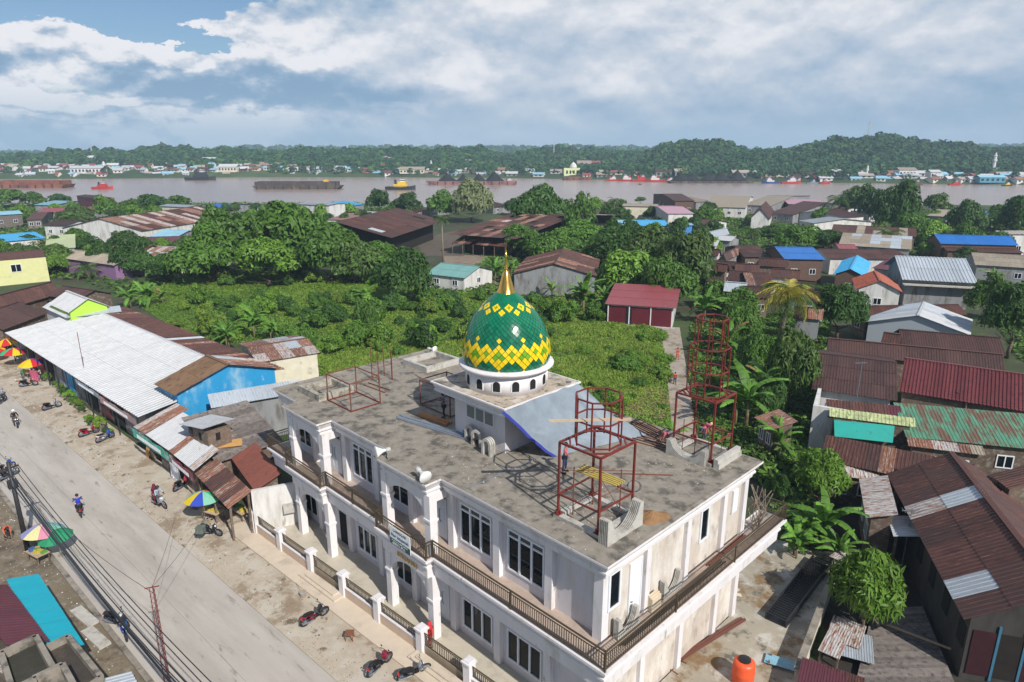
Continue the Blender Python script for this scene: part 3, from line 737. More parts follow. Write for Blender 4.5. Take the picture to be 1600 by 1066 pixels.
# spike ball crescent
MB().tube([(DC.x,DC.y,20.08),(DC.x,DC.y,20.42)], .035, 6).build('finial_spike', gold, mq)
# ---- lettering
def text(body, size, mat, parent, mtx, name='lettering', ext=.006, align='CENTER', sx=1.):
    cu = bpy.data.curves.new('txt', 'FONT'); cu.body = body; cu.size = size; cu.extrude = ext; cu.align_x = align; cu.align_y = 'CENTER'; cu.resolution_u = 2
    o = bpy.data.objects.new('txt', cu); COL.objects.link(o); dg = bpy.context.evaluated_depsgraph_get()
    me = bpy.data.meshes.new_from_object(o.evaluated_get(dg)); bpy.data.objects.remove(o, do_unlink=True)
    me.materials.clear(); me.materials.append(mat); me.name = name
    ob = link(name, me, parent); ob.matrix_local = mtx @ Matrix.Diagonal((sx,1,1,1)); return ob
def facing_m(u, v, z):   # text plane facing -v (street), x along -u(local +x)
    return Matrix.Translation(loc(u, v, z)) @ Matrix.Rotation(R(90), 4, 'X')
sg_c = UV(12.47, -1.2, 0)
sgn = thing('name_board', 'white board lettered LANGGAR tied to the mosque balcony railing, black strip below', 'sign', sg_c, MROT)
ink = M('sign_ink', (.03,.045,.06), .6, .02)
MB().box(-.9,.9,-.03,0,5.12,6.15).build('board', M('sign_white', (.72,.76,.78), .6, .03), sgn)
MB().box(-.9,.9,-.042,-.03,5.12,5.47).build('board_strip', M('sign_dark', (.03,.07,.075), .6, .05), sgn)
text('LANGGAR', .2, ink, sgn, Matrix.Translation((0,-.034,5.98)) @ Matrix.Rotation(R(90),4,'X'), sx=1.25)
text('Nur Istiqamah', .27, ink, sgn, Matrix.Translation((0,-.034,5.69)) @ Matrix.Rotation(R(90),4,'X'), sx=1.0)
pt_ = M('sign_pale', (.6,.68,.68), .6, .02)
mk = MB(); rg = random.Random(3)
for row, n, x0 in ((5.385, 26, -.72), (5.27, 20, -.62), (5.19, 22, -.68)):       # print too small to read in the photograph
    x = x0
    for k in range(n):
        w_ = rg.uniform(.025, .05); 
        if rg.random() > .16: mk.box(x, x+w_, -.046, -.0425, row-.028, row+.028)
        x += w_+.015
stuff(mk.build('small_print', pt_, sgn))
text('ISTIQAMAH', .36, M('gold_letters', (.55,.36,.08), .35, .1, metal=.6), mq, facing_m(12.35, -.93, 4.36), sx=.95, ext=.02)
# ------------------------------------------------------------------ things standing on the mosque roof
D0 = 9.505
def beams(name, segs, w, mat, parent, single=True):
    for a, b_ in segs: MB().beam(a, b_, w).build(name, mat, parent)
def tower(label, u0, u1, v0, v1, hz, cx, cr, levels, brace=True):
    c = UV((u0+u1)/2, (v0+v1)/2, D0)
    t = thing('minaret_skeleton', label, 'steel frame', c, MROT, 'red steel minaret frames on the roof')
    hu, hv = (u1-u0)/2, (v1-v0)/2
    P = [(-hu,-hv),(hu,-hv),(hu,hv),(-hu,hv)]
    for x, y in P:
        MB().beam((x,y,.2),(x,y,hz),.085).build('post', steel_red, t)
        MB().box(x-.16,x+.16,y-.16,y+.16,.17,.20).box(x-.02,x+.02,y-.14,y+.14,.2,.34).box(x-.14,x+.14,y-.02,y+.02,.2,.34).build('base_plate', steel_red, t)
    for i in range(4):
        a, b_ = P[i], P[(i+1)%4]
        MB().beam((*a,hz),(*b_,hz),.09).build('top_beam', steel_red, t)
        MB().beam((*a,1.15),(*b_,1.15),.07).build('lower_beam', steel_red, t)
        # corner bracing flat in the top frame
        m = ((a[0]+b_[0])/2, (a[1]+b_[1])/2); 
    for s in (-1,1):
        MB().beam((s*hu,-hv*.45,hz+.0),(s*hu*.45,-hv,hz),.07).build('brace', steel_red, t); MB().beam((s*hu,hv*.45,hz),(s*hu*.45,hv,hz),.07).build('brace', steel_red, t)
    for (z0, r0, z1, ring) in levels:
        pts = [(r0*math.cos(R(22.5+45*k)), r0*math.sin(R(22.5+45*k))) for k in range(8)]
        if z1:
            for p in pts: MB().beam((*p,z0),(*p,z1),.052).build('upper_post', steel_red, t)
        for zz in ring:
            for k in range(8): MB().beam((*pts[k],zz),(*pts[(k+1)%8],zz),.06).build('ring_beam', steel_red, t)
    return t
t1 = tower('nearer red steel minaret frame with one octagonal stage and a plank across it', 1.65, 3.9, 1.45, 3.85, 3.62, 0, 1, [(3.62,1.02,5.75,(3.7,4.75,5.75))])
t2 = tower('taller far red steel minaret frame with two octagonal stages at the back right roof corner', 1.75, 4.0, 10.9, 13.0, 3.42, 0, 1, [(3.42,1.03,6.0,(3.5,4.75,6.0)),(6.0,.82,7.55,(7.5,))])
MB().box(-1.9,1.9,-.1,.12,0,.04).build('plank', wood_l, None) if 0 else None
pl = MB().box(-1.75,1.75,-.12,.12,-.02,.02).build('plank', wood_l, None, UV(2.75,2.05,D0+4.82)); pl.rotation_euler = (0,0,R(3)); tag(pl, 'pale scaffold plank laid across the nearer red minaret frame', 'plank')
sf = thing('scaffold', 'yellowish timber and rod scaffold inside the nearer red minaret frame', 'scaffold', UV(2.75,2.75,D0), MROT)
for x, y in ((-.8,-.7),(.75,-.75),(.8,.6),(-.75,.65)): MB().tube([(x,y,0),(x,y,2.35)], .03, 5).build('pole', steel_rust, sf)
for k in range(5): MB().beam((-1.0,-.35+k*.14,2.0+k*.02),(1.15,-.2+k*.14,2.0),.06).build('slat', M('yellow_timber',(.50,.38,.10),.7,.15,5), sf)
for a, b_ in (((-.8,-.7,.5),(.75,-.75,1.9)),((.8,.6,.4),(-.75,.65,1.9)),((-.8,-.7,1.5),(-.75,.65,1.5)),((.75,-.75,1.5),(.8,.6,1.5)),((-1.1,-1.0,2.2),(1.1,1.0,2.25))): MB().tube([a,b_], .018, 5).build('rod', steel_rust, sf)
sf = thing('scaffold', 'thin rod scaffold inside the taller far red minaret frame', 'scaffold', UV(2.85,11.95,D0), MROT)
for x, y in ((-.8,-.7),(.75,-.75),(.8,.6),(-.75,.65),(0,-.8)): MB().tube([(x,y,0),(x,y,1.9)], .02, 5).build('pole', steel_rust, sf)
for a, b_ in (((-.8,-.7,1.5),(.75,-.75,1.5)),((.8,.6,1.2),(-.75,.65,1.4)),((-.8,-.7,1.5),(-.75,.65,1.5)),((.75,-.75,1.5),(.8,.6,1.5))): MB().tube([a,b_], .018, 5).build('rod', steel_rust, sf)
# cast concrete plinths below the frames
def mould(label, u, v, L, hgt, rot, r=.7, horns=True):
    """white fluted concrete moulding: block with a concave quarter sweep and two horns"""
    t = thing('arch_moulding', label, 'moulding', UV(u, v, D0), MROT+rot, 'white cast arch mouldings')
    n = 10
    for k in range(6):
        m = MB(); y = k*.085; pr = [(-L/2, 0), (-L/2, hgt), (-L/2+.22, hgt)]
        for q in range(n+1):
            x = -L/2+.22+(L-.44)*q/n; pr.append((x, hgt-(hgt-.16)*math.sin(math.pi*q/n)**.6))
        pr += [(L/2, hgt), (L/2, 0)]
        q = len(pr); m.add([(x, y, z) for x, z in pr]+[(x, y+.045, z) for x, z in pr], [tuple(range(q)), tuple(range(q,2*q))]+[(i,(i+1)%q,q+(i+1)%q,q+i) for i in range(q)])
        m.build('flute', conc_l, t, fix=True)
    return t
def curb(label, u0, u1, v0, v1, hgt=.34, th=.22, mat=None, faces='nesw'):
    t = thing('concrete_curb', label, 'curb', UV((u0+u1)/2, (v0+v1)/2, D0), MROT, 'concrete curbs on the roof')
    a, b_ = (u1-u0)/2, (v1-v0)/2; mat = mat or conc_l
    if 's' in faces: MB().box(-a,a,-b_,-b_+th,0,hgt).build('kerb_wall', mat, t)
    if 'n' in faces: MB().box(-a,a,b_-th,b_,0,hgt).build('kerb_wall', mat, t)
    if 'w' in faces: MB().box(-a,-a+th,-b_+th,b_-th,0,hgt).build('kerb_wall', mat, t)
    if 'e' in faces: MB().box(a-th,a,-b_+th,b_-th,0,hgt).build('kerb_wall', mat, t)
    return t
curb('cream concrete curb under the nearer red minaret frame', 1.5, 4.05, 1.3, 4.0, .17, .3)
curb('pale concrete curb under the taller far red minaret frame', 1.6, 4.15, 10.7, 13.15, .17, .3)
mould('white fluted arch moulding leaning at the near foot of the nearer red frame', 1.35, 2.35, 2.5, 1.15, R(-90))
mould2 = mould('flat white arch moulding leaning on the near side of the far red frame', 3.0, 10.45, 2.3, .85, 0)
t = thing('arch_panel', 'long white concrete arch panel at the right foot of the far red frame', 'panel', UV(1.35, 11.9, D0), MROT)
MB().box(-.12,.12,-1.2,1.2,0,.5).build('panel', conc_l, t); MB().box(.12,.2,-1.2,1.2,0,.3).build('ledge', conc_l, t)
curb('mossy grey concrete curb ring near the far left roof corner', 24.2, 26.9, 1.0, 3.6, .45, .28, M('old_block',(.36,.33,.27),.9,.25,4,dirt=((.13,.12,.1),.35,2.2)))
curb('grey concrete curb ring at the back left roof corner below the white horn', 24.0, 27.0, 9.6, 12.9, .4, .28, conc_l)
# rusty box frames
def boxframe(label, u0, u1, v0, v1, h, mat=steel_rust, th=.06, extra=True):
    t = thing('steel_box_frame', label, 'steel frame', UV((u0+u1)/2,(v0+v1)/2,D0), MROT, 'rusty steel frames on the roof')
    a, b_ = (u1-u0)/2, (v1-v0)/2; P = [(-a,-b_),(a,-b_),(a,b_),(-a,b_)]
    for i in range(4):
        p, q = P[i], P[(i+1)%4]
        MB().beam((*p,0),(*p,h),th).build('post', mat, t)
        MB().beam((*p,h),(*q,h),th).build('top_rail', mat, t); MB().beam((*p,.06),(*q,.06),th).build('bottom_rail', steel_red if extra else mat, t)
    return t
boxframe('rusty cube frame with red feet near the left end of the mosque roof', 21.2, 24.0, 1.55, 3.7, 1.85)
boxframe('rusty open frame standing beside the dome block on the roof', 16.2, 19.2, 5.4, 7.6, 1.7, extra=False)
t = thing('rebar_posts', 'cluster of tall thin rusty reinforcement posts near the back of the roof', 'rebar', UV(25.0,6.5,D0), MROT)
for x, y, h in ((-.5,-.6,2.3),(.5,-.7,2.4),(.2,.6,2.2),(-.6,.5,2.4),(.55,.4,2.1)):
    MB().beam((x,y,0),(x,y,h),.05).build('bar', steel_rust, t)
for z in (.3,1.2): MB().tube([(-.5,-.6,z),(.5,-.7,z),(.55,.4,z),(-.6,.5,z),(-.5,-.6,z)], .015, 4).build('tie', steel_rust, t)
def lying(label, name, cat, a, b_, n, w, gap, mat, z=D0, group=None, seed=1, r=None):
    """bundle of bars lying between two points"""
    rg = random.Random(seed); a = Vector(a); b_ = Vector(b_); c = (a+b_)/2; c.z = z
    t = thing(name, label, cat, c, 0, group); d = (b_-a).normalized(); s = Vector((-d.y, d.x, 0)); h = (b_-a).length/2
    for k in range(n):
        o = s*((k-(n-1)/2)*gap); e0, e1 = rg.uniform(-.15,.15), rg.uniform(-.15,.15); tw = s*rg.uniform(-.05,.05)
        p, q = o-d*(h+e0)+tw, o+d*(h+e1)-tw; p.z = q.z = w/2+.002+(k%2)*.012
        MB().beam(p, q, w).build('bar' if w < .08 else 'plank', mat, t)
    return t
A = lambda px, py: at(px, py, D0)
lying('bundle of bright grey steel channels lying on the roof left of the dome block', 'steel_channels', 'steel bars', A(622,652), A(735,686), 5, .09, .13, steel_grey)
lying('rusty orange planks lying on the roof beside the grey channels', 'rusty_planks', 'planks', A(655,648), A(700,664), 3, .14, .17, M('orange_board',(.38,.17,.06),.8,.15,4))
lying('two crossed rusty bars lying on the roof behind the cube frame', 'loose_bars', 'steel bars', A(570,600), A(605,612), 2, .06, .5, steel_rust)
lying('long thin steel rod lying across the middle of the roof', 'steel_rod', 'rod', A(728,765), A(868,704), 1, .04, .1, steel_grey)
lying('long dark steel bar lying between the two red minaret frames', 'steel_bar', 'bar', A(955,741), A(1048,743), 1, .05, .1, steel_rust)
lying('scatter of rusty angle bars stacked on the roof behind the nearer frame', 'angle_bars', 'steel bars', A(990,660), A(1050,690), 6, .05, .2, steel_rust, seed=4)
lying('crossed dark angle bars left of the far red frame', 'angle_bars', 'steel bars', A(960,675), A(1045,700), 4, .05, .3, steel_rust, seed=9)
lying('worn timber batten lying before the small concrete arches', 'timber_batten', 'batten', A(733,687), A(760,698), 1, .12, .1, w_wood)
# arches leaning on the dome block (cast hoops)
def hoop(label, u, v, rz, n=2, sc_=1.):
    t = thing('concrete_arch', label, 'concrete arch', UV(u, v, D0), MROT+rz, 'small white concrete arches on the roof'); t.scale = (sc_,)*3
    for k in range(n):
        y = k*.14; m = MB(); q = 12
        po = [(-.34,0)]+[(-.34*math.cos(math.pi*i/q), .62+.36*math.sin(math.pi*i/q)) for i in range(q+1)]+[(.34,0)]
        pi_ = [(-.2,0)]+[(-.19*math.cos(math.pi*i/q), .6+.22*math.sin(math.pi*i/q)) for i in range(q+1)]+[(.2,0)]
        L = len(po)
        m.add([(x,y,z) for x,z in po]+[(x,y,z) for x,z in pi_]+[(x,y+.1,z) for x,z in po]+[(x,y+.1,z) for x,z in pi_],
              [(i,i+1,L+i+1,L+i) for i in range(L-1)]+[(2*L+i,3*L+i,3*L+i+1,2*L+i+1) for i in range(L-1)]+[(i,2*L+i,2*L+i+1,i+1) for i in range(L-1)]+[(L+i,L+i+1,3*L+i+1,3*L+i) for i in range(L-1)])
        m.build('hoop', conc_l, t, fix=True)
    return t
hoop('leftmost of the small white concrete arches by the dome block', 12.75, 3.9, R(6))
hoop('middle one of the small white concrete arches by the dome block', 12.0, 3.75, R(12))
hoop('small white concrete arch standing apart, nearest the roof edge', 10.75, 3.35, R(4), 3)
# grey tarpaulin with blue hem
def tarp():
    a, b_, c, d = UV(9.1,3.15,12.58), UV(9.3,9.0,12.58), at(1010,680,D0+.02), at(870,713,D0+.02)
    mb = MB(); n = 60; m = 30
    for i in range(n+1):
        for j in range(m+1):
            s, t = i/n, j/m
            p = a.lerp(b_, s).lerp(d.lerp(c, s), t)
            p.z -= .22*math.sin(math.pi*t)*(.6+.4*math.sin(math.pi*s)); fold = .07*math.sin(s*19+t*5+2*math.sin(s*7))*math.sin(math.pi*min(1,t+.12)); p.z += 1.5*fold+.05*math.sin(s*43+t*9+3*math.sin(t*6))*math.sin(math.pi*t)+.07*math.sin(s*5+t*13)*math.sin(math.pi*t)+.05*math.sin((s*9-t*14)+2*math.sin(s*11))*math.sin(math.pi*t)
            p.z = max(p.z, D0+.03 if t > .6 else p.z)
            mb.v.append(tuple(p))
    for i in range(n):
        for j in range(m): mb.f.append((i*(m+1)+j, (i+1)*(m+1)+j, (i+1)*(m+1)+j+1, i*(m+1)+j+1)); mb.mi.append(0)
    o = mb.build('tarpaulin', M('tarp_grey', (.20,.24,.28), .55, .16, 1.2, spec=.4, bump=.9, bscale=2.2), None, smooth=True)
    tag(o, 'grey blue tarpaulin with a dark blue hem stretched from the dome block to the deck', 'tarpaulin')
    hem = MB(); pts = [Vector(mb.v[j])+Vector((0,0,.0)) for j in range(m+1)]
    dv = (d-c).normalized()*.16
    for j in range(m): hem.add([pts[j], pts[j+1], pts[j+1]+dv+Vector((0,0,-.05)), pts[j]+dv+Vector((0,0,-.05))], [(0,1,2,3)])
    hem.build('hem', M('tarp_blue', (.035,.045,.30), .5, .1), o)
tarp()
# sand heap, bucket things
def heap(label, name, cat, c, rx, ry, h, mat, seed=1, n=26):
    rg = random.Random(seed); mb = MB(); ph = [rg.uniform(0,6) for _ in range(6)]
    for i in range(n+1):
        for j in range(n):
            a = 2*math.pi*j/n; r = i/n
            k = 1+.12*math.sin(3*a+ph[0])+.08*math.sin(5*a+ph[1])
            z = h*max(0, (1-r))**1.25*(1+.12*math.sin(7*a+ph[2]+r*5))+rg.uniform(-.03,.03)*h*(r<.98)
            mb.v.append((rx*r*k*math.cos(a), ry*r*k*math.sin(a), z if r < 1 else -.02))
    for i in range(n):
        for j in range(n): mb.f.append((i*n+j, (i+1)*n+j, (i+1)*n+(j+1)%n, i*n+(j+1)%n)); mb.mi.append(0)
    o = mb.build(name, mat, None, c, smooth=True); return tag(o, label, cat)
sandm = M('brown_sand', (.25,.14,.065), .95, .2, 3, bump=.5)
heap('low heap of brown sand on the roof near the right edge', 'sand_heap', 'sand', A(1018,808), .85, .62, .32, sandm)
# loudspeaker horns
def horn(label, c, rz, tilt, s=1.):
    t = thing('horn_loudspeaker', label, 'loudspeaker', c, rz, 'white horn loudspeakers on the roof edge'); t.scale = (s,)*3
    wm = M('horn_white', (.74,.74,.70), .45, .04)
    mt = Matrix.Rotation(R(90)-tilt, 4, 'X')
    bell = MB().lathe([(.30,.55),(.31,.53),(.2,.36),(.11,.2),(.07,.1),(.07,0)], 24).xf(Matrix.Translation((0,0,.45)) @ mt); bell.build('bell', wm, t, smooth=True)
    MB().lathe([(.29,.54),(.17,.36),(.05,.22),(.0,.2)], 24).xf(Matrix.Translation((0,0,.45)) @ mt).build('bell_inside', wm, t, smooth=True)
    MB().lathe([(.1,-.22),(.12,-.2),(.12,0),(.08,.03)], 16).xf(Matrix.Translation((0,0,.45)) @ mt).build('driver', M('horn_grey', (.42,.42,.4), .5, .05), t, smooth=True)
    MB().beam((0,0,0),(0,0,.42),.04).beam((-.12,0,.02),(.12,0,.02),.05).build('bracket', steel_dark, t)
horn('white horn loudspeaker on the roof edge left of the name board, facing left', A(604,716), R(-60), R(0), 1.05)
horn('white horn loudspeaker at the roof corner above the name board, mouth towards the street', A(656,750), R(38), R(-12), 1.1)
horn('small white horn loudspeaker at the far back left roof corner', A(672,553), R(60), 0, .95)

rg = random.Random(31); rb = MB()
for k in range(260):
    u, v = rg.choice([(rg.uniform(.5,28), rg.uniform(.3,12.8)), (rg.gauss(9.5,1.6), rg.gauss(2.2,.9)), (rg.gauss(2.8,1.0), rg.gauss(2.6,.9)), (rg.gauss(3,1.4), rg.gauss(9.5,1.2))])
    if not (.4 < u < 28 and .3 < v < 12.8): continue
    x, y, _ = UV(u, v, 0); s_ = rg.uniform(.02,.075); a = rg.uniform(0,3)
    rb.add([(x+s_*math.cos(a),y+s_*math.sin(a),D0-.01),(x-s_*math.sin(a),y+s_*math.cos(a),D0-.01),(x-s_*math.cos(a)*.7,y-s_*math.sin(a),D0-.01),(x,y,D0+s_*.7)],[(0,1,3),(1,2,3),(2,0,3)])
stuff(rb.build('roof_rubble', conc_l, None))
wb = thing('water_bucket', 'small blue bucket beside the white concrete arches', 'bucket', A(727,680)); MB().lathe([(.13,0),(.17,.26),(.15,.27)], 14).build('bucket', M('bucket_blue',(.03,.25,.5),.4,.05), wb, smooth=True)
coil = thing('wire_coil', 'grey coil of wire hanging on the near plinth of the red frame', 'wire coil', A(990,775)+Vector((0,0,.5)))
for k in range(3): MB().tube([(.35*math.cos(q*.5)*(1-.1*k), .1*math.sin(q*.5)+.03*k, .25*math.sin(q*.5)) for q in range(14)], .012, 4).build('loop', steel_dark, coil)
for k, (a, b_) in enumerate((((1000,735),(1038,752)),((905,790),(965,812)),((1060,640),(1085,700)))):
    pass
# ------------------------------------------------------------------ ground, river, far bank
def sheet(name, pts, z, mat, th=None):
    vs = [(p[0], p[1], z) for p in pts]; mb = MB()
    if th: mb.prism([(p[0],p[1]) for p in pts], z-th, z)
    else: mb.add(vs, [tuple(range(len(vs)))])
    o = mb.build(name, mat, None, fix=bool(th)); 
    if not th and o.data.polygons[0].normal.z < 0: o.data.flip_normals()
    return struct(o)
g_dirt = M('ground_soil', (.05,.042,.03), .95, .25, .35, dirt=[((.045,.08,.018), .5, .12, .12), ((.09,.075,.05), .22, .5), ((.035,.06,.015), .3, .6)], bump=.4, bscale=3)
shore = [(-2500,310),(-400,330),(-200,318),(-86,306),(0,312),(50,322),(120,330),(212,322),(300,300),(500,250),(2500,100)]
NB = [(-2500,-300),(2500,-300)]+shore[::-1]
sheet('ground', NB, 0, g_dirt, th=6)
water = M('river_water', (.27,.20,.165), .25, .08, .02, bump=.25, bscale=.5, spec=.45, sc3=(.25,1,1), rot=.05)
sheet('river', [(-4000,200),(4000,50),(4000,9000),(-4000,9000)], -1.5, water)
# concrete road and verges
RDA = math.atan2(.67, -.745)
road_m = M('road_concrete', (.42,.38,.335), .85, .07, .9, dirt=[((.34,.305,.265), .36, .5, .14), ((.46,.42,.37), .3, .9, .14), ((.26,.23,.20), .14, 3., .06)], bump=.12, bscale=25, rot=-RDA, sc3=(.18,1,1))
verge_m = M('verge_concrete', (.42,.355,.275), .92, .1, .8, dirt=[((.27,.205,.14), .36, .45, .05), ((.47,.42,.345), .38, .6, .05), ((.15,.115,.075), .16, .9, .04)], bump=.3, bscale=12)
RR = [at(525,1065), at(400,947), at(300,865), at(175,752), at(7,610)]
rd = (RR[4]-RR[0]).normalized(); rn = Vector((rd.y, -rd.x, 0))          # rn points to the mosque side
if rn.dot(UV(10,3)-RR[0]) < 0: rn = -rn
r0 = RR[0]-rd*12; r1 = RR[4]+rd*90
RW = 6.0
def strip(a0, a1, L0=0., L1=None, w=0):
    pass
def slabs(name, mat, s0, s1, o0, o1, z, joint=.02, L=4., cut=1, parent_name=None):
    """concrete cast in bays with recessed joints"""
    st = MB().build(name, None, None)  if 0 else None
    root = bpy.data.objects.new(name, MB().add([tuple(r0+rd*s0+rn*o0+Vector((0,0,z-.03))), tuple(r0+rd*s1+rn*o0+Vector((0,0,z-.03))), tuple(r0+rd*s1+rn*o1+Vector((0,0,z-.03))), tuple(r0+rd*s0+rn*o1+Vector((0,0,z-.03)))], [(3,2,1,0)]).mesh(name, conc_d)); COL.objects.link(root); struct(root)
    if root.data.polygons[0].normal.z < 0: root.data.flip_normals()
    n = int((s1-s0)/L); rg = random.Random(5)
    for k in range(n):
        for c in range(cut):
            a, b_ = s0+L*k+joint/2, s0+L*(k+1)-joint/2; oo0 = o0+(o1-o0)*c/cut+joint/2; oo1 = o0+(o1-o0)*(c+1)/cut-joint/2
            h = rg.uniform(0,.004)
            P = [r0+rd*a+rn*oo0, r0+rd*b_+rn*oo0, r0+rd*b_+rn*oo1, r0+rd*a+rn*oo1]
            MB().prism([(p.x,p.y) for p in P], z-.05, z+h).build('concrete_slab', mat, root, fix=True)
    return root
TOT = (r1-r0).length
slabs('road', road_m, 0, TOT, -RW, 0, .06, .012, 4.6, 2)
slabs('verge', verge_m, 6, 95, .01, 4.2, .045, .02, 3.2, 1)
sheet('left_verge', [r0-rn*(RW+.01), r1-rn*(RW+.01), r1-rn*(RW+6), r0-rn*(RW+6)], .03, M('verge_dirt', (.17,.135,.09), .95, .2, .8, dirt=[((.24,.21,.17), .3, 1.2), ((.09,.07,.05), .3, .7)], bump=.5, bscale=10))
# gutter kerb on the left of the road
kb = thing('gutter_kerb', 'grey concrete gutter kerb along the left road edge', 'kerb', (0,0,0))
for k in range(40):
    a, b_ = r0+rd*(k*2+.01), r0+rd*(k*2+1.99); P = [a-rn*(RW+.3), b_-rn*(RW+.3), b_-rn*(RW+.02), a-rn*(RW+.02)]
    MB().prism([(p.x,p.y) for p in P], 0, .12).build('kerb_stone', conc_d, kb, fix=True)
# ---- terrace, fence line and steps in front of the mosque
def linev(u): return -2.40+.068*(24.3-u)*.9
ter_m = M('terrace_cream', (.56,.47,.365), .8, .05, 2, dirt=((.44,.37,.29), .25, .8))
court_m = M('court_tiles', (.50,.45,.36), .6, .05, 2, dirt=((.38,.34,.28), .3, .7))
P = [UV(-14,linev(-14)), UV(31,linev(31)), UV(31,1.2), UV(-14,1.2)]
sheet('court_floor', P, .2, court_m, th=.3)
P = [UV(-14,linev(-14)-1.35), UV(29.5,linev(29.5)-1.35), UV(29.5,linev(29.5)-.02), UV(-14,linev(-14)-.02)]
sheet('terrace', P, .14, ter_m, th=.2)
def linep(u, off=0., z=0.): return UV(u, linev(u)+off, z)
fence = thing('boundary_fence', 'low cream wall with white pillars and bronze railings along the mosque front', 'fence', linep(8.8), 0)
fc = linep(8.8)
FD = (linep(0)-linep(10)).normalized(); frz = math.atan2(FD.y, FD.x); fence.rotation_euler = (0,0,frz)
peach = M('fence_peach', (.55,.42,.32), .8, .05, 2)
us = [27.9, 24.35, 20.75, 17.35, 14.05, 10.45, 6.95, 3.4, -.1, -3.6, -7.1, -10.6]
F0 = linep(8.8)
def fx(u): return (linep(u)-F0).dot(FD)
barf = MB().box(-.015,.015,-.015,.015,.0,.86).mesh('fence_bar', bronze)
nb = 0; restf = MB()
for i, u in enumerate(us):
    x = fx(u); m = MB().box(x-.22,x+.22,-.22,.22,0,1.5); m.box(x-.29,x+.29,-.29,.29,1.5,1.6).box(x-.2,x+.2,-.2,.2,1.6,1.66)
    m.build('pillar', w_trim, fence)
    if i+1 < len(us):
        x1 = fx(us[i+1])-.22; x0 = x+.22; gate = i in (2, 5) or i == 8
        z0 = .25 if gate else .76
        if not gate:
            MB().box(x0,x1,-.12,.12,.1,.72).build('low_wall', peach, fence); MB().box(x0,x1,-.135,.135,.72,.78).build('wall_coping', w_trim, fence)
        else:
            gt = MB().box(x0+.03,x1-.03,-.04,.0,.2,.62).build('gate_plate', M('gate_bronze',(.30,.24,.17),.5,.08,3), fence)
        rr_ = MB()
        for z, s_ in ((1.36,.05),(1.25,.03),(z0+.05 if not gate else .66,.03)): rr_.beam((x0,0,z),(x1,0,z),s_,s_)
        rr_.build('fence_rail', bronze, fence)
        n = int((x1-x0)/.13)
        for k in range(n):
            xx = x0+(k+.5)*(x1-x0)/n; zb = z0+.05 if not gate else .66
            if nb < 280 and u > -2: 
                o = link('fence_bar', barf, fence, (xx, 0, zb)); o.scale = (1,1,(1.25-zb)/.86); nb += 1
            else: restf.box(xx-.015,xx+.015,-.015,.015,zb,1.25)
stuff(restf.build('fence_bars', bronze, fence))
for (ua, ub_) in ((20.75,17.35),(10.45,6.95),(-.1,-3.6)):
    t = thing('entrance_step', 'pale concrete entrance step before the %s gate of the mosque fence' % {20.75:'left', 10.45:'middle', -.1:'right'}[ua], 'step', linep((ua+ub_)/2, -.4), frz)
    MB().box(-1.9,1.9,-.45,.2,.1,.24).build('tread', ter_m, t); MB().box(-1.5,1.5,-.25,.2,.24,.34).build('upper_tread', ter_m, t)
# back yard of the mosque (right side) and its drop wall
yard_m = M('yard_concrete', (.33,.29,.225), .9, .15, .6, dirt=[((.47,.44,.39), .32, .8, .07), ((.20,.125,.06), .30, .5, .06), ((.12,.11,.09), .25, .9, .05)], bump=.25, bscale=10)
yp = [uvof(*p, .2) for p in [(1288,868),(1240,960),(1215,1066)]]
Y = [UV(.5,-1.5), UV(.5,13), UV(3,13), UV(3,21.4), at(1306,868,.2), at(1300,905,.2), at(1238,1075,.2), UV(-6.5,-1.5)]
sheet('yard', Y, .2, yard_m, th=.3)
sheet('back_court', [UV(.55,12.6),UV(28,12.6),UV(28,14.2),UV(1.2,14.4)], .15, conc_d, th=.2)
sheet('lane', [at(1150,640),at(1215,640),at(1300,740),at(1420,800),at(1700,1000),at(1700,1160),at(1280,1160),at(1290,900),at(1230,845)], .03, M('lane_shade_tone',(.028,.024,.02),.85,.2,.8,dirt=((.05,.045,.035),.3,.9)))  # brown-black floor colour paints in the deep shadow of the alley
# path beside the field
path_m = M('path_concrete', (.33,.28,.23), .9, .12, .8, dirt=[((.19,.15,.10), .35, .8)])
PP = [[at(1034,512), at(1062,512)], [at(1036,545), at(1066,548)], [at(1041,585), at(1072,590)], [at(1046,630),at(1080,635)], [at(1052,690),at(1092,696)], [at(1060,760),at(1104,770)]]
pr = struct(bpy.data.objects.new('path', MB().add([tuple(Vector(p)+Vector((0,0,.02))) for p in [PP[0][0],PP[0][1],PP[5][1],PP[5][0]]], [(0,1,2,3)]).mesh('path', path_m))); COL.objects.link(pr)
for a, b_ in zip(PP[:-1], PP[1:]):
    n = 3
    for k in range(n):
        q = [a[0].lerp(b_[0], k/n+.006), a[1].lerp(b_[1], k/n+.006), a[1].lerp(b_[1], (k+1)/n-.006), a[0].lerp(b_[0], (k+1)/n-.006)]
        MB().prism([(p.x,p.y) for p in q], 0, .05).build('path_slab', path_m, pr, fix=True)
# bare reddish earth by the field
sheet('bare_earth', [at(905,612),at(960,605),at(1030,600),at(1048,625),at(1040,655),at(960,640),at(910,632)], .03, M('red_earth',(.24,.13,.085),.95,.2,.8,dirt=((.12,.13,.05),.3,.6)))
sheet('shed_lane', [at(650,375),at(715,360),at(725,400),at(660,400)], .026, M('bare_soil_lane',(.10,.08,.06),.95,.2,.6))
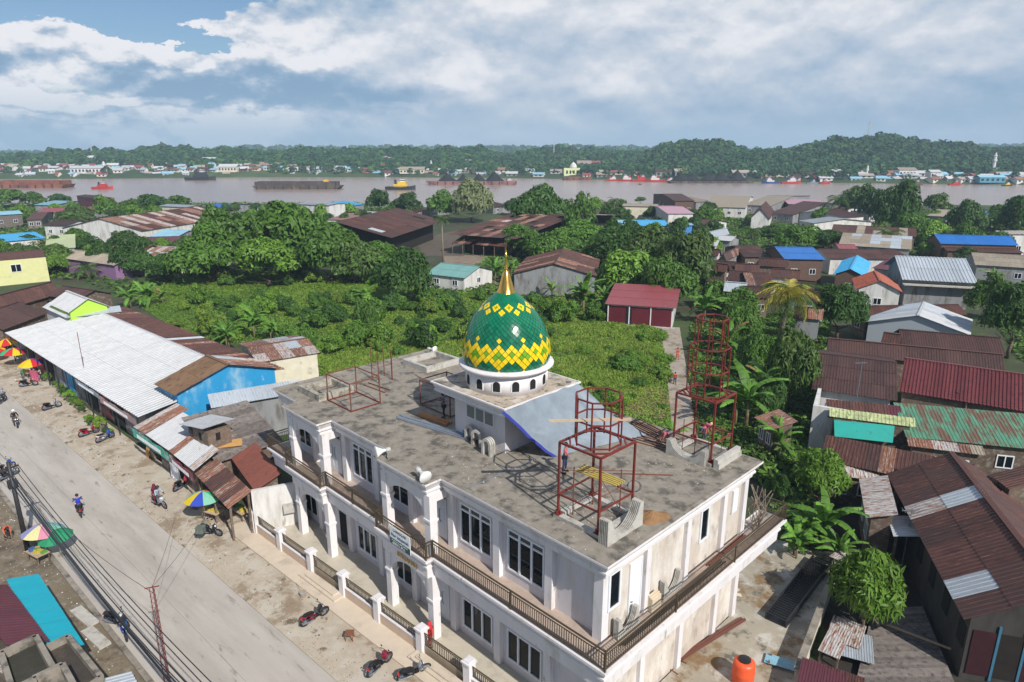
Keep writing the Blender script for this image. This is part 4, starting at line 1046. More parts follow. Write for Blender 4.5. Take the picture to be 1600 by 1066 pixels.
# ---- far bank terrain with its wooded hills
HILL = [(-200,236),(0,241),(60,242),(100,235),(140,236),(205,239),(232,231),(275,229.5),(320,234),(400,235),(450,236),(487,232),(510,236),(550,234),(600,235),(625,231),(675,237),(695,231),(745,231),(775,239),(800,241),(837,235),(875,233),(925,236),(975,237),(1015,240),(1028,229),(1075,223),(1092,227),(1125,222),(1150,231),(1170,239),(1200,235),(1237,235),(1250,227),(1320,218),(1375,214.5),(1420,221),(1450,226),(1500,227),(1537,236),(1600,235),(1800,232)]
def hill_y(px):
    for (a, ya), (b_, yb) in zip(HILL[:-1], HILL[1:]):
        if a <= px <= b_: t = (px-a)/(b_-a); t = t*t*(3-2*t); return ya+(yb-ya)*t
    return 237
FAR = [(-200,282),(0,280),(200,279),(400,277),(620,277),(800,278.5),(1000,281.5),(1200,284.5),(1400,287),(1600,289),(1800,290)]
def interp(T, x):
    for (a, ya), (b_, yb) in zip(T[:-1], T[1:]):
        if a <= x <= b_: return ya+(yb-ya)*(x-a)/(b_-a)
    return T[-1][1] if x > T[0][0] else T[0][1]
def shore_pt(px): return at(px, interp(FAR, px), -1.5)
from mathutils import noise as mn
def ridge_dist(px): return 900 if px < 760 else (1000 if px < 1010 else 780)
def terrain_h(px, r):
    """height at bearing px, distance r metres beyond the camera (along y)"""
    y0 = shore_pt(px).y; D = ridge_dist(px)
    top = CAM_H+(234-hill_y(px))/1095*D-5
    t = (r-y0)/(D-y0)
    flat = .16
    if t < flat: h = -1.6+3.2*min(1, t/.02) if t < .02 else 1.6+t*(36 if px < 600 else 14)
    elif t < 1: q = (t-flat)/(1-flat); q = q*q*(3-2*q); b0 = 1.6+flat*(36 if px < 600 else 14); h = b0+(top-b0)*q
    else: q = min(1, (t-1)/1.6); h = top*(1-.35*q)
    if t > flat: h += 3.5*mn.noise((px*.02, r*.012, 0))*min(1, (t-flat)*3)
    return max(h, 1.2) if t > .03 else h
def far_xy(px, r): # point at bearing px and depth y=r
    return (px-800)/FPX*(r*CP+(CAM_H)*SP)*1.0
mb = MB(); cols_ = list(range(-260, 1861, 20)); rr_ = [0,.02,.06,.12,.2,.3,.4,.5,.6,.7,.8,.9,1,1.1,1.25,1.5,2,2.6]
for px in cols_:
    y0 = shore_pt(px).y; D = ridge_dist(px)
    for t in rr_:
        r = y0+(D-y0)*t; mb.v.append((far_xy(px, r), r, terrain_h(px, r)))
n = len(rr_)
for i in range(len(cols_)-1):
    for j in range(n-1): mb.f.append((i*n+j,(i+1)*n+j,(i+1)*n+j+1,i*n+j+1)); mb.mi.append(0)
forest_m = M('forest_floor', (.028,.055,.018), .9, .3, .02, dirt=((.06,.09,.03), .3, .01))
struct(mb.build('far_bank', forest_m, None, smooth=True))
# distant second ridge
HILL2 = [(-300,240),(0,243),(150,242),(330,239),(420,233.5),(520,236),(620,234),(700,236),(775,233.5),(830,236),(880,232.5),(930,235),(980,234.5),(1020,237),(1200,238),(1500,233),(1600,232),(1900,235)]
mb = MB(); cs = list(range(-400, 2001, 25))
for px in cs:
    for r, f_ in ((1500,.1),(1700,.5),(1900,.85),(2100,1),(2400,.7),(3000,.3)):
        top = CAM_H+(234-interp(HILL2, px))/1095*2100
        z = max(0, top*f_) + 4*mn.noise((px*.03, r*.01, 7)); mb.v.append(((px-800)/FPX*r, r, z))
for i in range(len(cs)-1):
    for j in range(5): mb.f.append((i*6+j,(i+1)*6+j,(i+1)*6+j+1,i*6+j+1)); mb.mi.append(0)
struct(mb.build('distant_hills', M('distant_forest', (.035,.06,.03), .9, .35, .03), None, smooth=True))
# ------------------------------------------------------------------ vegetation
def leafmat(name, col, ov=.22): return M(name, col, .55, .35, 1.1, objvar=ov, spec=.3, trans=.22)
lf_mid = leafmat('foliage_mid_green', (.080,.170,.022)); lf_dark = leafmat('foliage_dark_green', (.045,.105,.018)); lf_bright = leafmat('foliage_bright_green', (.13,.25,.028))
lf_olive = leafmat('foliage_olive', (.070,.125,.026)); lf_pale = leafmat('foliage_pale', (.16,.19,.085)); lf_banana = leafmat('banana_leaf', (.11,.24,.032), .2); lf_palm = leafmat('palm_leaf', (.08,.15,.028)); lf_ypalm = leafmat('yellow_palm_leaf', (.42,.36,.05), .25)
lf_dry = leafmat('dry_leaf', (.22,.15,.06)); lf_lime = leafmat('foliage_lime', (.15,.24,.03))
bark = M('bark', (.12,.09,.065), .9, .25, 3); bark_p = M('palm_bark', (.20,.16,.12), .9, .25, 3); bark_b = M('banana_stem', (.17,.16,.07), .8, .25, 3, dirt=((.12,.07,.04), .4, 2))
def np_mesh(name, V, F, mat, mi=None):
    me = bpy.data.meshes.new(name); nv, nf, k = len(V), len(F), F.shape[1]
    me.vertices.add(nv); me.vertices.foreach_set('co', V.astype(np.float32).ravel())
    me.loops.add(nf*k); me.loops.foreach_set('vertex_index', F.astype(np.int32).ravel())
    me.polygons.add(nf); me.polygons.foreach_set('loop_start', np.arange(0, nf*k, k, dtype=np.int32)); me.polygons.foreach_set('loop_total', np.full(nf, k, dtype=np.int32))
    for m in (mat if isinstance(mat, (list, tuple)) else [mat]): me.materials.append(m)
    if mi is not None: me.polygons.foreach_set('material_index', mi.astype(np.int32))
    me.update(calc_edges=True); return me
def leaves(C, Nn, size, aspect, rs, droop=.0):
    """quads at centres C with normals Nn"""
    n = len(C); a = rs.normal(size=(n,3)); t = np.cross(Nn, a); t /= np.linalg.norm(t, axis=1)[:,None]+1e-9
    b = np.cross(Nn, t); s = (size*rs.uniform(.6,1.35,n))[:,None]; l = s*aspect
    V = np.empty((n,4,3)); V[:,0] = C-t*l-0*b; V[:,1] = C-b*s*.5-t*l*.1; V[:,2] = C+t*l; V[:,3] = C+b*s*.5+t*l*.1
    V[:,2,2] -= droop*s[:,0]; V[:,0,2] -= droop*s[:,0]*.5
    F = np.arange(n*4).reshape(n,4); return V.reshape(-1,3), F
def crown_mesh(name, mat, seed, blobs, per, size, aspect=1.0, flat=.8, droop=.2, open_=0., spread=.72, br=.34):
    rs = np.random.RandomState(seed); C = []; Nn = []
    for k in range(blobs):
        d = rs.normal(size=3); d /= np.linalg.norm(d); d[2] = abs(d[2])*1.1-.25
        r = spread*rs.uniform(.55,1.05); c = d*r*np.array([1,1,flat]); c[2] += flat*.55
        R_ = br*rs.uniform(.6,1.25)
        m = int(per*(R_/br)**2); q = rs.normal(size=(m,3)); q /= np.linalg.norm(q,axis=1)[:,None]
        q[:,2] = np.where(q[:,2] < -.35, -q[:,2], q[:,2])
        rad = R_*rs.uniform(.72,1.08,m)**.7
        p = c+q*rad[:,None]*np.array([1,1,.8]); C.append(p); nn = q+rs.normal(size=(m,3))*.5; nn[:,2] += .35; Nn.append(nn/np.linalg.norm(nn,axis=1)[:,None])
    C = np.concatenate(C); Nn = np.concatenate(Nn)
    V, F = leaves(C, Nn, size, aspect, rs, droop); return np_mesh(name, V, F, mat)
def trunk_mesh(seed, h=1., r=.06, limbs=6, mat=None):
    rg = random.Random(seed); m = MB(); top = Vector((rg.uniform(-.08,.08), rg.uniform(-.08,.08), h))
    m.tube([(0,0,-.1),(top.x*.4,top.y*.4,h*.5),tuple(top)], [r*1.3, r, r*.7], 7)
    for k in range(limbs):
        a = 2*math.pi*k/limbs+rg.uniform(-.4,.4); l = rg.uniform(.45,.75); b = top*rg.uniform(.7,1)
        m.tube([tuple(b), (b.x+math.cos(a)*l*.5, b.y+math.sin(a)*l*.5, b.z+.22), (b.x+math.cos(a)*l, b.y+math.sin(a)*l, b.z+rg.uniform(.4,.75))], [r*.55, r*.35, r*.15], 5)
    return m.mesh('trunk', mat or bark, True)
CR = {}; ZM = {}
def crowns(kind):
    """shared crown meshes: near (fine leaves), mid, far"""
    if kind in CR: return CR[kind]
    spec = {'near': (40, 260, .042, 1.9), 'mid': (36, 190, .055, 1.3), 'far': (26, 100, .085, 1.1), 'bush': (20, 150, .075, 1.3), 'airy': (22, 34, .075, 1.3), 'droop': (30, 120, .062, 2.6)}[kind]
    CR[kind] = [crown_mesh('crown', lf_mid, 10+i+len(kind)*7, spec[0], spec[1], spec[2], spec[3], flat=(.8,.65,.95,.75)[i%4], droop=.7 if kind == 'droop' else .2) for i in range(4)]
    return CR[kind]
TR = [trunk_mesh(i) for i in range(4)]
def tree(name, label, p, w, h, kind='mid', mat=None, group=None, trunk=.35, cat='tree', i=None):
    """w crown width, h total height"""
    i = rng.randrange(4) if i is None else i
    t = thing(name, label, cat, p, rng.uniform(0, 6.28), group)
    me = crowns(kind)[i]; th = h*trunk; ch = h-th*.75
    if me.name not in ZM: ZM[me.name] = float(np.percentile([v.co.z for v in me.vertices], 99.3))
    zf = ch/ZM[me.name]
    c = link('crown', me, t, (0,0,th*.75), mat or lf_mid); c.scale = (w/2*1.02, w/2*1.02, zf)
    if kind != 'bush':
        tr = link('trunk', TR[i], t, (0,0,0)); tr.scale = (w/2, w/2, max(.3, th))
    return t
def tree_px(px, yb, yt, wpx, label, kind='mid', mat=None, group=None, name='broadleaf_tree', trunk=None, z=0., cat='tree'):
    if trunk is None: trunk = .12 if kind in ('mid', 'far') else .26
    if kind == 'mid': wpx *= 1.18
    p = at(px, yb, z); h = height(px, yt, yb, z); dist = math.hypot(p.y, CAM_H)
    w = wpx/FPX*(p.y*CP+(CAM_H-h*.6)*SP)
    return tree(name, label, p, w, h, kind, mat, group, trunk, cat)
# banana plants
def banana_leaf_mesh(seed):
    rg = random.Random(seed); n = 9; L = 1.; m = MB(); sag = rg.uniform(.5,.95); vs = []
    for k in range(n+1):
        t = k/n; w = .118*math.sin(math.pi*min(1, .06+t*.94))**.55*(1 if t < .97 else .25)
        y = t*L*(1-.12*t*sag); z = .62*t-sag*t*t
        jag = rg.uniform(-.012,.012)
        vs.append(((-w+jag, y+rg.uniform(-.01,.01), z-.03*(1+t)), (0, y, z), (w+jag, y+rg.uniform(-.01,.01), z-.03*(1+t))))
    for k in range(n):
        a, b_ = vs[k], vs[k+1]
        g = .22 if (k+seed) % 2 == 0 else .05        # torn between the veins
        for s in (0, 2):
            q0, q1 = Vector(a[s]), Vector(b_[s]).lerp(Vector(a[s]), g)
            o = [tuple(a[1]), tuple(q0), tuple(q1), tuple(b_[1])]
            m.add(o, [(0,1,2,3)] if s else [(3,2,1,0)])
    m.tube([vs[k][1] for k in range(0, n+1, 3)], [.014,.011,.008,.004], 4)
    return m.mesh('leaf', lf_banana)
BL = [banana_leaf_mesh(i) for i in range(5)]
BST = MB().tube([(0,0,0),(.02,0,.5),(0,.01,1)], [.11,.085,.06], 8).mesh('stem', bark_b, True)
def banana(p, h, label, n=8, group=None, stems=1, leaf=None):
    t = thing('banana_plant', label, 'banana plant', p, rng.uniform(0,6.28), group)
    for s in range(stems):
        ox, oy = (0,0) if s == 0 else (rng.uniform(-.9,.9)*h*.18, rng.uniform(-.9,.9)*h*.18); hs = h*(1 if s == 0 else rng.uniform(.55,.85)); sh = hs*.5
        st = link('stem', BST, t, (ox,oy,0)); st.scale = (hs*.32, hs*.32, sh)
        L = (hs-sh)*1.4
        for k in range(n):
            a = 2.4*k+rng.uniform(-.3,.3); up = 1-k/n
            o = link('leaf', BL[rng.randrange(5)], t, (ox,oy,sh*rng.uniform(.9,1)), leaf or lf_banana if rng.random() > .05 else lf_dry)
            o.rotation_euler = (R(8+48*up+rng.uniform(-8,8)) if k < n*.8 else R(-25), rng.uniform(-.25,.25), a); q = L*rng.uniform(.8,1.15); o.scale = (q, q, q)
    return t
def banana_px(px, yb, yt, label, n=8, group=None, stems=1):
    return banana(at(px, yb), height(px, yt, yb)*1.0, label, n, group, stems)
# palms
def frond_mesh(seed, mat):
    rg = random.Random(seed); m = MB(); n = 22; pts = []
    for k in range(n+1):
        t = k/n; pts.append(Vector((0, t*(1-.22*t), .40*t-.90*t*t)))
    m.tube([tuple(p) for p in pts[::4]], [.018,.015,.011,.008,.005,.003][:len(pts[::4])], 4)
    for k in range(2, n+1):
        for s in (-1, 1):
            p = pts[k-1].lerp(pts[k], rg.random()); t = k/n; l = .34*math.sin(math.pi*(.14+t*.82))**.6*rg.uniform(.85,1.15); d = Vector((s*.8, .45+rg.uniform(-.1,.1), -.22-.2*t)).normalized()*l
            w = Vector((0,.0125,0)); q = p+d*.55; e_ = p+d+Vector((0,0,-.12*l/.3))
            m.add([p-w, p+w, q+w, q-w, e_], [(0,1,2,3),(3,2,4)])
    return m.mesh('frond', mat)
FR = [frond_mesh(i, lf_palm) for i in range(3)]
def palm(p, h, crown, label, n=14, mat=None, mats=None, group=None, lean=.05, name='palm_tree'):
    t = thing(name, label, 'palm', p, rng.uniform(0,6.28), group); hh_ = h-crown*.32
    MB().tube([(0,0,0),(lean*h*.4,0,hh_*.5),(lean*h,0,hh_)], [.045*crown+.08,.03*crown+.05,.025*crown+.05], 8).build('trunk', bark_p, t, smooth=True)
    for k in range(n):
        a = 2.4*k; e = 1-k/n; mt = rng.choice(mats) if mats else (mat or lf_palm)
        o = link('frond', FR[k % 3], t, (lean*h,0,hh_), mt); o.rotation_euler = (R(-38+88*e), rng.uniform(-.2,.2), a); s = crown*.55*rng.uniform(.88,1.1); o.scale = (s,s,s)
    return t
def palm_px(px, yb, yt, wpx, label, **k):
    p = at(px, yb); h = height(px, yt, yb); return palm(p, h, wpx/FPX*(p.y*CP+(CAM_H-h)*SP), label, **k)
# --- the big trees of the middle ground: (px, foot y, top y, width px, label)
G1 = 'trees of the grove behind the field'
T = [
 (330,442,352,95,'broad round tree at the left front edge of the grove, above the banana clump',lf_mid,'mid'),
 (385,432,335,110,'large dense tree left of the grove centre, below the white factory block',lf_mid,'mid'),
 (452,428,318,130,'tallest widest tree of the left grove',lf_mid,'mid'),
 (520,440,352,100,'rounded green tree at the right end of the tall left grove',lf_mid,'mid'),
 (420,448,372,90,'lower bright tree in front of the tallest grove tree',lf_bright,'mid'),
 (345,410,325,70,'tree behind the left front edge of the grove',lf_mid,'mid'),
 (558,442,372,80,'tree with brown dead twigs below the big rusty roof',lf_olive,'mid'),
 (598,440,380,75,'low green tree against the dark opening of the rusty sheds',lf_mid,'mid'),
 (632,470,392,80,'dark leafy tree left of the small teal roofed shed',lf_dark,'mid'),
 (590,334,297,46,'rounded tree on the river bank behind the rusty roof, taller of two',lf_dark,'far'),
 (640,338,301,40,'low round tree on the river bank, right of the taller round one',lf_dark,'far'),
 (690,342,298,56,'feathery tree by the river right of the round pair',lf_mid,'far'),
 (738,348,282,62,'tall pale thin leaved tree on the river bank left of centre',lf_pale,'mid'),
 (848,372,292,82,'tall dark tree in front of the river left of the slender one',lf_dark,'mid'),
 (905,385,300,60,'slender airy tree rising against the river',lf_mid,'airy'),
 (905,400,345,95,'wide green tree below the slender airy one',lf_mid,'mid'),
 (812,398,352,60,'tree beside the right end of the ruined sheds',lf_mid,'mid'),
 (870,412,362,80,'tree behind the hip roofed grey shed',lf_mid,'mid'),
 (965,432,352,90,'dark tree in the middle wood left of the blue roof strip',lf_dark,'mid'),
 (1015,440,358,95,'broad tree in the middle wood below the white two storey house',lf_olive,'mid'),
 (1065,458,362,90,'broad tree at the right end of the middle wood',lf_olive,'mid'),
 (985,462,392,95,'bright tree right behind the hip roofed grey shed',lf_bright,'mid'),
 (1040,482,405,80,'tree right behind the red roofed shop row',lf_mid,'mid'),
 (930,420,372,60,'low tree between grey shed roof and middle wood',lf_mid,'mid'),
 (205,432,374,52,'dark tree beside the lilac walled house',lf_dark,'mid'),
 (148,404,370,50,'dark rounded tree in front of the long rusty gable roof',lf_dark,'mid'),
 (68,408,374,72,'thin pale tree in front of the light green roof on the far left',lf_pale,'airy'),
 (262,442,398,44,'small dark tree at the left end of the field',lf_dark,'mid'),
 (18,325,296,48,'tree on the river bank at the left margin',lf_mid,'far'),
 (52,322,300,40,'lower tree on the river bank near the left margin',lf_mid,'far'),
 (97,322,303,36,'small round tree by the maroon river shed',lf_dark,'far'),
 (168,345,306,42,'tree right of the maroon river shed',lf_mid,'far'),
 (205,342,312,45,'left one of the trees in front of the cream riverside hall',lf_mid,'far'),
 (238,334,304,55,'middle one of the trees behind the cream riverside hall',lf_dark,'far'),
 (275,330,306,50,'right one of the trees behind the cream riverside hall',lf_mid,'far'),
 (1100,352,322,40,'tree beside the pink roofed white house',lf_mid,'far'),
 (1000,318,308,22,'small tree on the bank by the tan wall',lf_mid,'far'),
 (1245,392,352,62,'round bright tree above the blue roofed wooden house',lf_mid,'mid'),
 (1290,392,360,60,'dark tree right of the round bright one in the right village',lf_dark,'mid'),
 (1210,372,350,46,'tree below the dark brown hip roof on the right',lf_mid,'mid'),
 (1355,348,290,50,'small tree cluster crown left of the tallest right village tree',lf_dark,'far'),
 (1395,372,284,62,'tallest dark tree of the right village, in front of the river',lf_dark,'mid'),
 (1340,340,292,56,'flat topped tree left of the tallest right village tree',lf_olive,'far'),
 (1425,385,335,62,'green tree below the tallest right village tree',lf_mid,'mid'),
 (1460,345,303,46,'umbrella shaped tree right of the tallest right village tree',lf_olive,'far'),
 (1504,372,315,50,'tall dark tree beside the grey hip roof',lf_dark,'mid'),
 (1452,388,346,50,'bright tree left of the long blue roof',lf_bright,'mid'),
 (1506,402,350,42,'thin green tree in front of the long blue roof',lf_mid,'mid'),
 (1568,362,322,56,'tree in front of the water at the right margin',lf_mid,'mid'),
 (1592,372,308,60,'tall tree cut by the right margin above the blue roof',lf_dark,'mid'),
 (1590,392,368,40,'dark tree cut by the right margin beside the long blue roof',lf_dark,'mid'),
 (1307,532,446,82,'dark tree between the coconut palm and the grey gabled shed',lf_dark,'near'),
 (1540,500,428,52,'tree at the right end of the grey warehouse',lf_mid,'mid'),
 (1572,560,440,92,'large dark tree cut by the right margin beside the white gable',lf_dark,'near'),
 (1150,498,452,60,'dark tree right of the red roofed shop row',lf_mid,'mid'),
 (1120,482,440,44,'small tree in front of the dense brown roofs',lf_mid,'mid'),
 (1152,548,478,66,'tree behind the taller far red minaret frame',lf_mid,'near'),
 (1232,640,520,88,'dark mango tree left of the brown sheet roof',lf_olive,'near'),
 (1185,590,520,70,'dark tree between minaret frame and mango tree',lf_mid,'near'),
 (1195,660,590,60,'shaded tree by the lane above the banana plants',lf_dark,'near'),
 (1276,800,702,86,'bright round mango tree behind the right balcony corner',lf_bright,'near'),
 (1222,790,735,46,'dark clipped shrub tree at the balcony corner',lf_dark,'near'),
 (1347,985,864,116,'bright drooping mango tree beside the yard with the red drum',lf_bright,'droop'),
]
for (px, yb, yt, w, lab, mt, kd) in T: tree_px(px, yb, yt, w, lab, kd, mt)
B = [(230,478,438,'banana clump in front of the dark tree at the left end of the field',3),(205,482,446,'banana plant left of the field banana clump',2),(255,476,448,'banana plant at the right side of the field banana clump',1),
 (355,545,500,'pale banana plant behind the blue warehouse, left one',2),(398,528,478,'banana plant behind the blue warehouse, tall middle one',3),(430,532,496,'banana plant behind the blue warehouse, right one',2),
 (912,488,428,'tall banana clump left of the red roofed shop row',4),(945,486,440,'banana plant touching the red roofed shop row',2),(862,470,436,'small banana plant before the wall of the grey shed',1),(885,482,452,'low banana plant beside the grey shed',2),
 (772,438,398,'banana plants behind the dome finial',3),(795,440,405,'banana plant right of the dome finial',2),
 (1100,505,450,'banana plant right of the red roofed shop row',3),(1090,480,455,'small banana plant behind the red roofed shop row',2),
 (1165,668,576,'tall banana plant behind the far minaret frame',2),(1188,640,560,'banana plant left of the mango tree',2),(1216,716,656,'banana plant above the bright round mango tree',2),
 (1280,860,768,'big banana plant behind the right balcony corner',4),(1240,872,812,'broad leaved banana plant touching the balcony corner',2),(1310,880,830,'banana plant right of the big one',2),
 (1550,452,418,'banana plants beside the tan roof at the right',3),(1585,440,410,'banana plant at the right margin above the dark trees',2),(1495,392,368,'banana plants below the dark tree beside the grey hip roof',3),
 (1135,560,500,'banana plant by the lane behind the red minaret frame',2),(498,420,395,'young banana plant at the foot of the grove',1),(572,478,445,'single upright banana plant in the scrub',1),(318,372,352,'palm like banana plant by the long rusty gable',1),
 (1052,700,660,'young banana plant with upright leaves behind the mosque roof edge',1)]
for px, yb, yt, lab, st in B: banana_px(px, yb, yt, lab, 8, None, st)
palm_px(1218,535,428,95,'yellowing coconut palm left of the dark tree',mats=[lf_ypalm,lf_ypalm,lf_palm],n=26)
palm_px(693,420,333,28,'single slim palm with a pale trunk before the ruined shed',n=14)
for px, yb, yt, w, lab in ((958,352,306,24,'taller slim palm by the river right of the airy tree'),(946,352,311,22,'shorter slim palm by the river right of the airy tree'),(1310,345,297,46,'feathery palm left of the flat topped tree'),(117,352,328,40,'palm beside the red roof near the left margin'),
   (1385,398,352,44,'palm in front of the tallest right village tree'),(1345,402,368,40,'palm below the flat topped tree'),(1175,375,350,34,'palm right of the small white flat roofed houses'),(1510,398,372,34,'palm near the long blue roof'),(1575,400,378,36,'palm right of the long blue roof'),
   (1420,350,318,36,'palm between the two tallest right village trees'),(140,436,405,44,'coconut palm beside the lilac walled house'),(330,345,325,24,'small palm above the long rusty gable roof'),(718,336,294,26,'palm beside the pale tree on the river bank'),(1560,470,436,40,'palm beside the tree at the right end of the grey warehouse')):
    palm_px(px, yb, yt, w, lab, n=13)
# ------------------------------------------------------------------ houses
NEAR = (1.0, 2.6); MIDS = (1.5, 3.0)
g = gable
# left: market row along the street
h, L_, d_ = g('market_hall', 'long market hall with a bright white corrugated roof along the street', 'market hall', (7,520), (215,652), (320,557), 3.4, 4.8, r_white, w_grey, sheets=(1.0,3.4), mats=[(r_white,1)], mats2=[(r_brown,12),(r_rust,1.2),(r_zinc,.5)], bd=.42, pitch=.5, amp=.085, jit=.5, ov=.9)
# dark shop openings and shutters under the eave of the market hall
for k in range(11):
    x = 2+k*(L_-4)/11
    MB().box(x,x+2.6,.80,.895,.1,2.6).build('shutter', [w_grey, dark, w_mar, dark, w_grey, w_blue][k%6], h)
    MB().box(x-.3,x-.2,.1,.2,0,3.3).build('post', steel_dark, h)
t, _, _ = g('lime_gabled_house', 'small house with white roof and lime green gable above the market hall', 'house', (75,475), (107,489), (134,466), 5.5, 6.9, r_white, w_lime, sheets=(1.2,2.2), ov=.25)
g('skirt_roof', 'white skirt roof around the lime gabled house', 'roof', (66,480), (103,497), (78,472), 4.75, 5.3, r_white, w_white, sheets=(1.2,2.2), back='shed', ov=.3)
g('skirt_roof', 'narrow white and blue skirt roof below the lime gable', 'roof', (104,497), (190,487), (140,483), 4.8, 5.3, r_zinc, w_white, sheets=(1.2,2.2), back='shed', ov=.3)
g('brown_roof_house', 'house with a dark brown hipped sheet roof left of the white market hall', 'house', (5,516), (76,489), (40,468), 3.3, 4.9, r_brown2, w_wood, sheets=MIDS)
g('brown_roof_house', 'long house with a brown striped roof below the yellow house', 'house', (-25,484), (70,458), (105,434), 3.8, 5.6, r_brown, w_wood, sheets=MIDS)
g('brown_roof_house', 'small dark brown roof with a white patch beside the lime gabled house', 'house', (70,462), (120,470), (95,446), 4.3, 5.3, r_brown2, w_wood, sheets=MIDS, mats=[(r_brown2,6),(r_white,1)])
yh, L_, d_ = g('yellow_house', 'pale yellow plastered house with one white window at the left margin', 'house', (-12,408), (72,401), (30,393), 4.9, 5.7, r_brown, w_yellow, ov=.1)
window(yh, (L_*.40, .1, 0), (1,0,0), (0,-1,0), 1.7, 1.5, 2.4)
g('blue_warehouse', 'warehouse with a bright blue end wall and a brown and rusty roof', 'warehouse', (240,600), (272,618), (357,570), 4.7, 6.3, r_ply, w_blue, sheets=(1.6,3.4), mats=[(r_ply,1)], mats2=[(r_rust,2),(r_zinc,1),(r_rustw,1)], zb=4.7, ov=.4)
g('cream_end_house', 'cream rendered end block with a rusty patched roof right of the blue wall', 'house', (402,567), (500,551), (470,530), 4.3, 4.9, r_rust, w_cream, sheets=(1.3,2.6), mats=[(r_rust,3),(r_rustw,1),(r_zinc,1)], ov=.25)
g('zinc_lean_to', 'white corrugated lean-to roof below the blue wall', 'roof', (330,638), (480,612), (400,604), 3.9, 4.5, r_white, w_grey, sheets=(1.2,2.4), back='shed', mats=[(r_white,3),(r_zinc,2)])
h, L_, d_ = g('timber_house', 'old grey board roofed timber house between market row and mosque', 'house', (338,724), (444,690), (385,630), 3.0, 4.6, w_woodg, w_wood, sheets=(2.6,.33), back='shed', mats=[(w_woodg,1)], pitch=2.6, amp=.012, jit=2.2)
# dormer box
dm = thing('dormer', 'weathered timber dormer box with a small dark window and white sheet roof', 'dormer', (at(334,697,3.2)).to_tuple(), R(-40))
MB().box(-1.2,1.2,-.9,.9,-.6,1.72).build('wall', w_wood, dm); MB().box(1.202,1.22,-.3,.05,.9,1.5).box(-.2,.15,-.92,-.905,.8,1.4).build('window', dark, dm)
lay_sheets(dm, (-2.6,-1.3,1.55), (0,1,0), Vector((1,0,.17)), 2.6, 4.0, [(r_white,1)], .9, 2.1) if 0 else lay_sheets(dm, (-2.6,1.3,1.55), (0,-1,0), Vector((1,0,.17)), 2.6, 4.0, [(r_white,1)], .9, 2.1)
pb = MB().box(-1.4,1.6,-.5,.6,-.02,.02).build('plywood_sheet', M('plywood',(.5,.27,.09),.8,.1,2), None, at(343,695,3.55)); pb.rotation_euler = (R(6),R(2),R(22)); tag(pb, 'orange plywood sheet lying on the board roof at the foot of the dormer', 'board')
def shop(lab, eL, eR, rp, mats, zr=3.9):
    return g('street_shop', lab, 'shop', eL, eR, rp, 2.9, zr, mats[0][0], w_wood, sheets=(.9,2.2), back='shed', mats=mats, ov=.7)
shop('shop with a rusty red sheet roof at the end of the market hall', (208,667), (226,678), (291,639), [(r_rust,3),(r_rustw,1)])
shop('shop with a bright white sheet roof and green banner', (227,679), (263,704), (304,655), [(r_white,1)])
shop('shop with a white and rusty patched roof and red banner', (264,705), (302,736), (338,700), [(r_white,2),(r_rust,2),(r_rustw,1.5)])
g('rusty_awning', 'rusty brown awning roof behind the rainbow umbrella', 'awning', (304,740), (356,795), (394,768), 2.6, 3.3, r_rust, w_wood, sheets=(.9,2.4), back='shed', mats=[(r_rust,3),(r_brown,1)], post=True)
g('red_brown_shed', 'reddish brown shed roof beside the far end of the mosque', 'shed', (361,716), (398,768), (436,735), 3.0, 3.8, M('roof_red_brown',(.20,.06,.04),.7,.15,uvs=(6,1),dirt=[((.1,.04,.03),.3,2)],objvar=.1), w_wood, sheets=(1.,2.6), back='shed')
def banner(lab, p0, p1, mat, hgt=.8, z=2.75, n=0):
    a, b_ = at(*p0, z), at(*p1, z); o = thing('shop_banner', lab, 'banner', a, math.atan2((b_-a).y, (b_-a).x)); L = (b_-a).length
    mb = MB(); N_ = 14
    for k in range(N_+1): 
        x = L*k/N_; w_ = .05*math.sin(k*1.3); mb.v += [(x, w_-.05, 0), (x, w_*.4-.0, -hgt), (x, w_*.4+.02, -hgt), (x, w_-.03, 0)]
    for k in range(N_):
        for q in range(4): mb.f.append((k*4+q, k*4+(q+1)%4, (k+1)*4+(q+1)%4, (k+1)*4+q)); mb.mi.append(0)
    mb.build('cloth', mat, o)
    rg = random.Random(n+2); m2 = MB(); x = L*.15
    while x < L*.8:
        w_ = rg.uniform(.1,.22); m2.box(x, x+w_, -.12, -.10, -hgt*.65, -hgt*.25); x += w_+.08
    stuff(m2.build('lettering', frame_w, o))
banner('green and white shop banner hanging under the white shop eave', (207,669), (264,708), M('banner_green',(.05,.42,.30),.6,.15,2,dirt=((.5,.6,.6),.3,1.2)), n=1)
banner('dark red shop banner under the patched shop roof', (265,710), (303,742), M('banner_red',(.30,.06,.08),.6,.15,2,dirt=((.4,.4,.42),.3,1.5)), .7, n=3)
banner('pink and grey banner under the eave of the white market hall', (155,618), (213,655), M('banner_pink',(.48,.26,.26),.6,.15,2,dirt=((.3,.3,.32),.4,1.5)), .7, 3.15, n=5)
banner('long thin blue grey banner under the white market hall eave, left of the pink one', (118,592), (155,616), M('banner_blue',(.30,.38,.45),.6,.15,2,dirt=((.5,.52,.55),.4,1.5)), .55, 3.15, n=7)
ww = thing('rendered_wall', 'white and stained rendered wall beside the left end of the mosque', 'wall', at(400,836,0), R(24))
MB().box(0,3.4,0,.25,0,3.3).build('wall_face', w_white, ww); MB().box(3.15,3.4,.25,6,0,3.3).build('return_wall', w_white, ww); MB().box(1.9,2.6,-.35,-.02,1.3,1.9).build('meter_box', conc_l, ww)
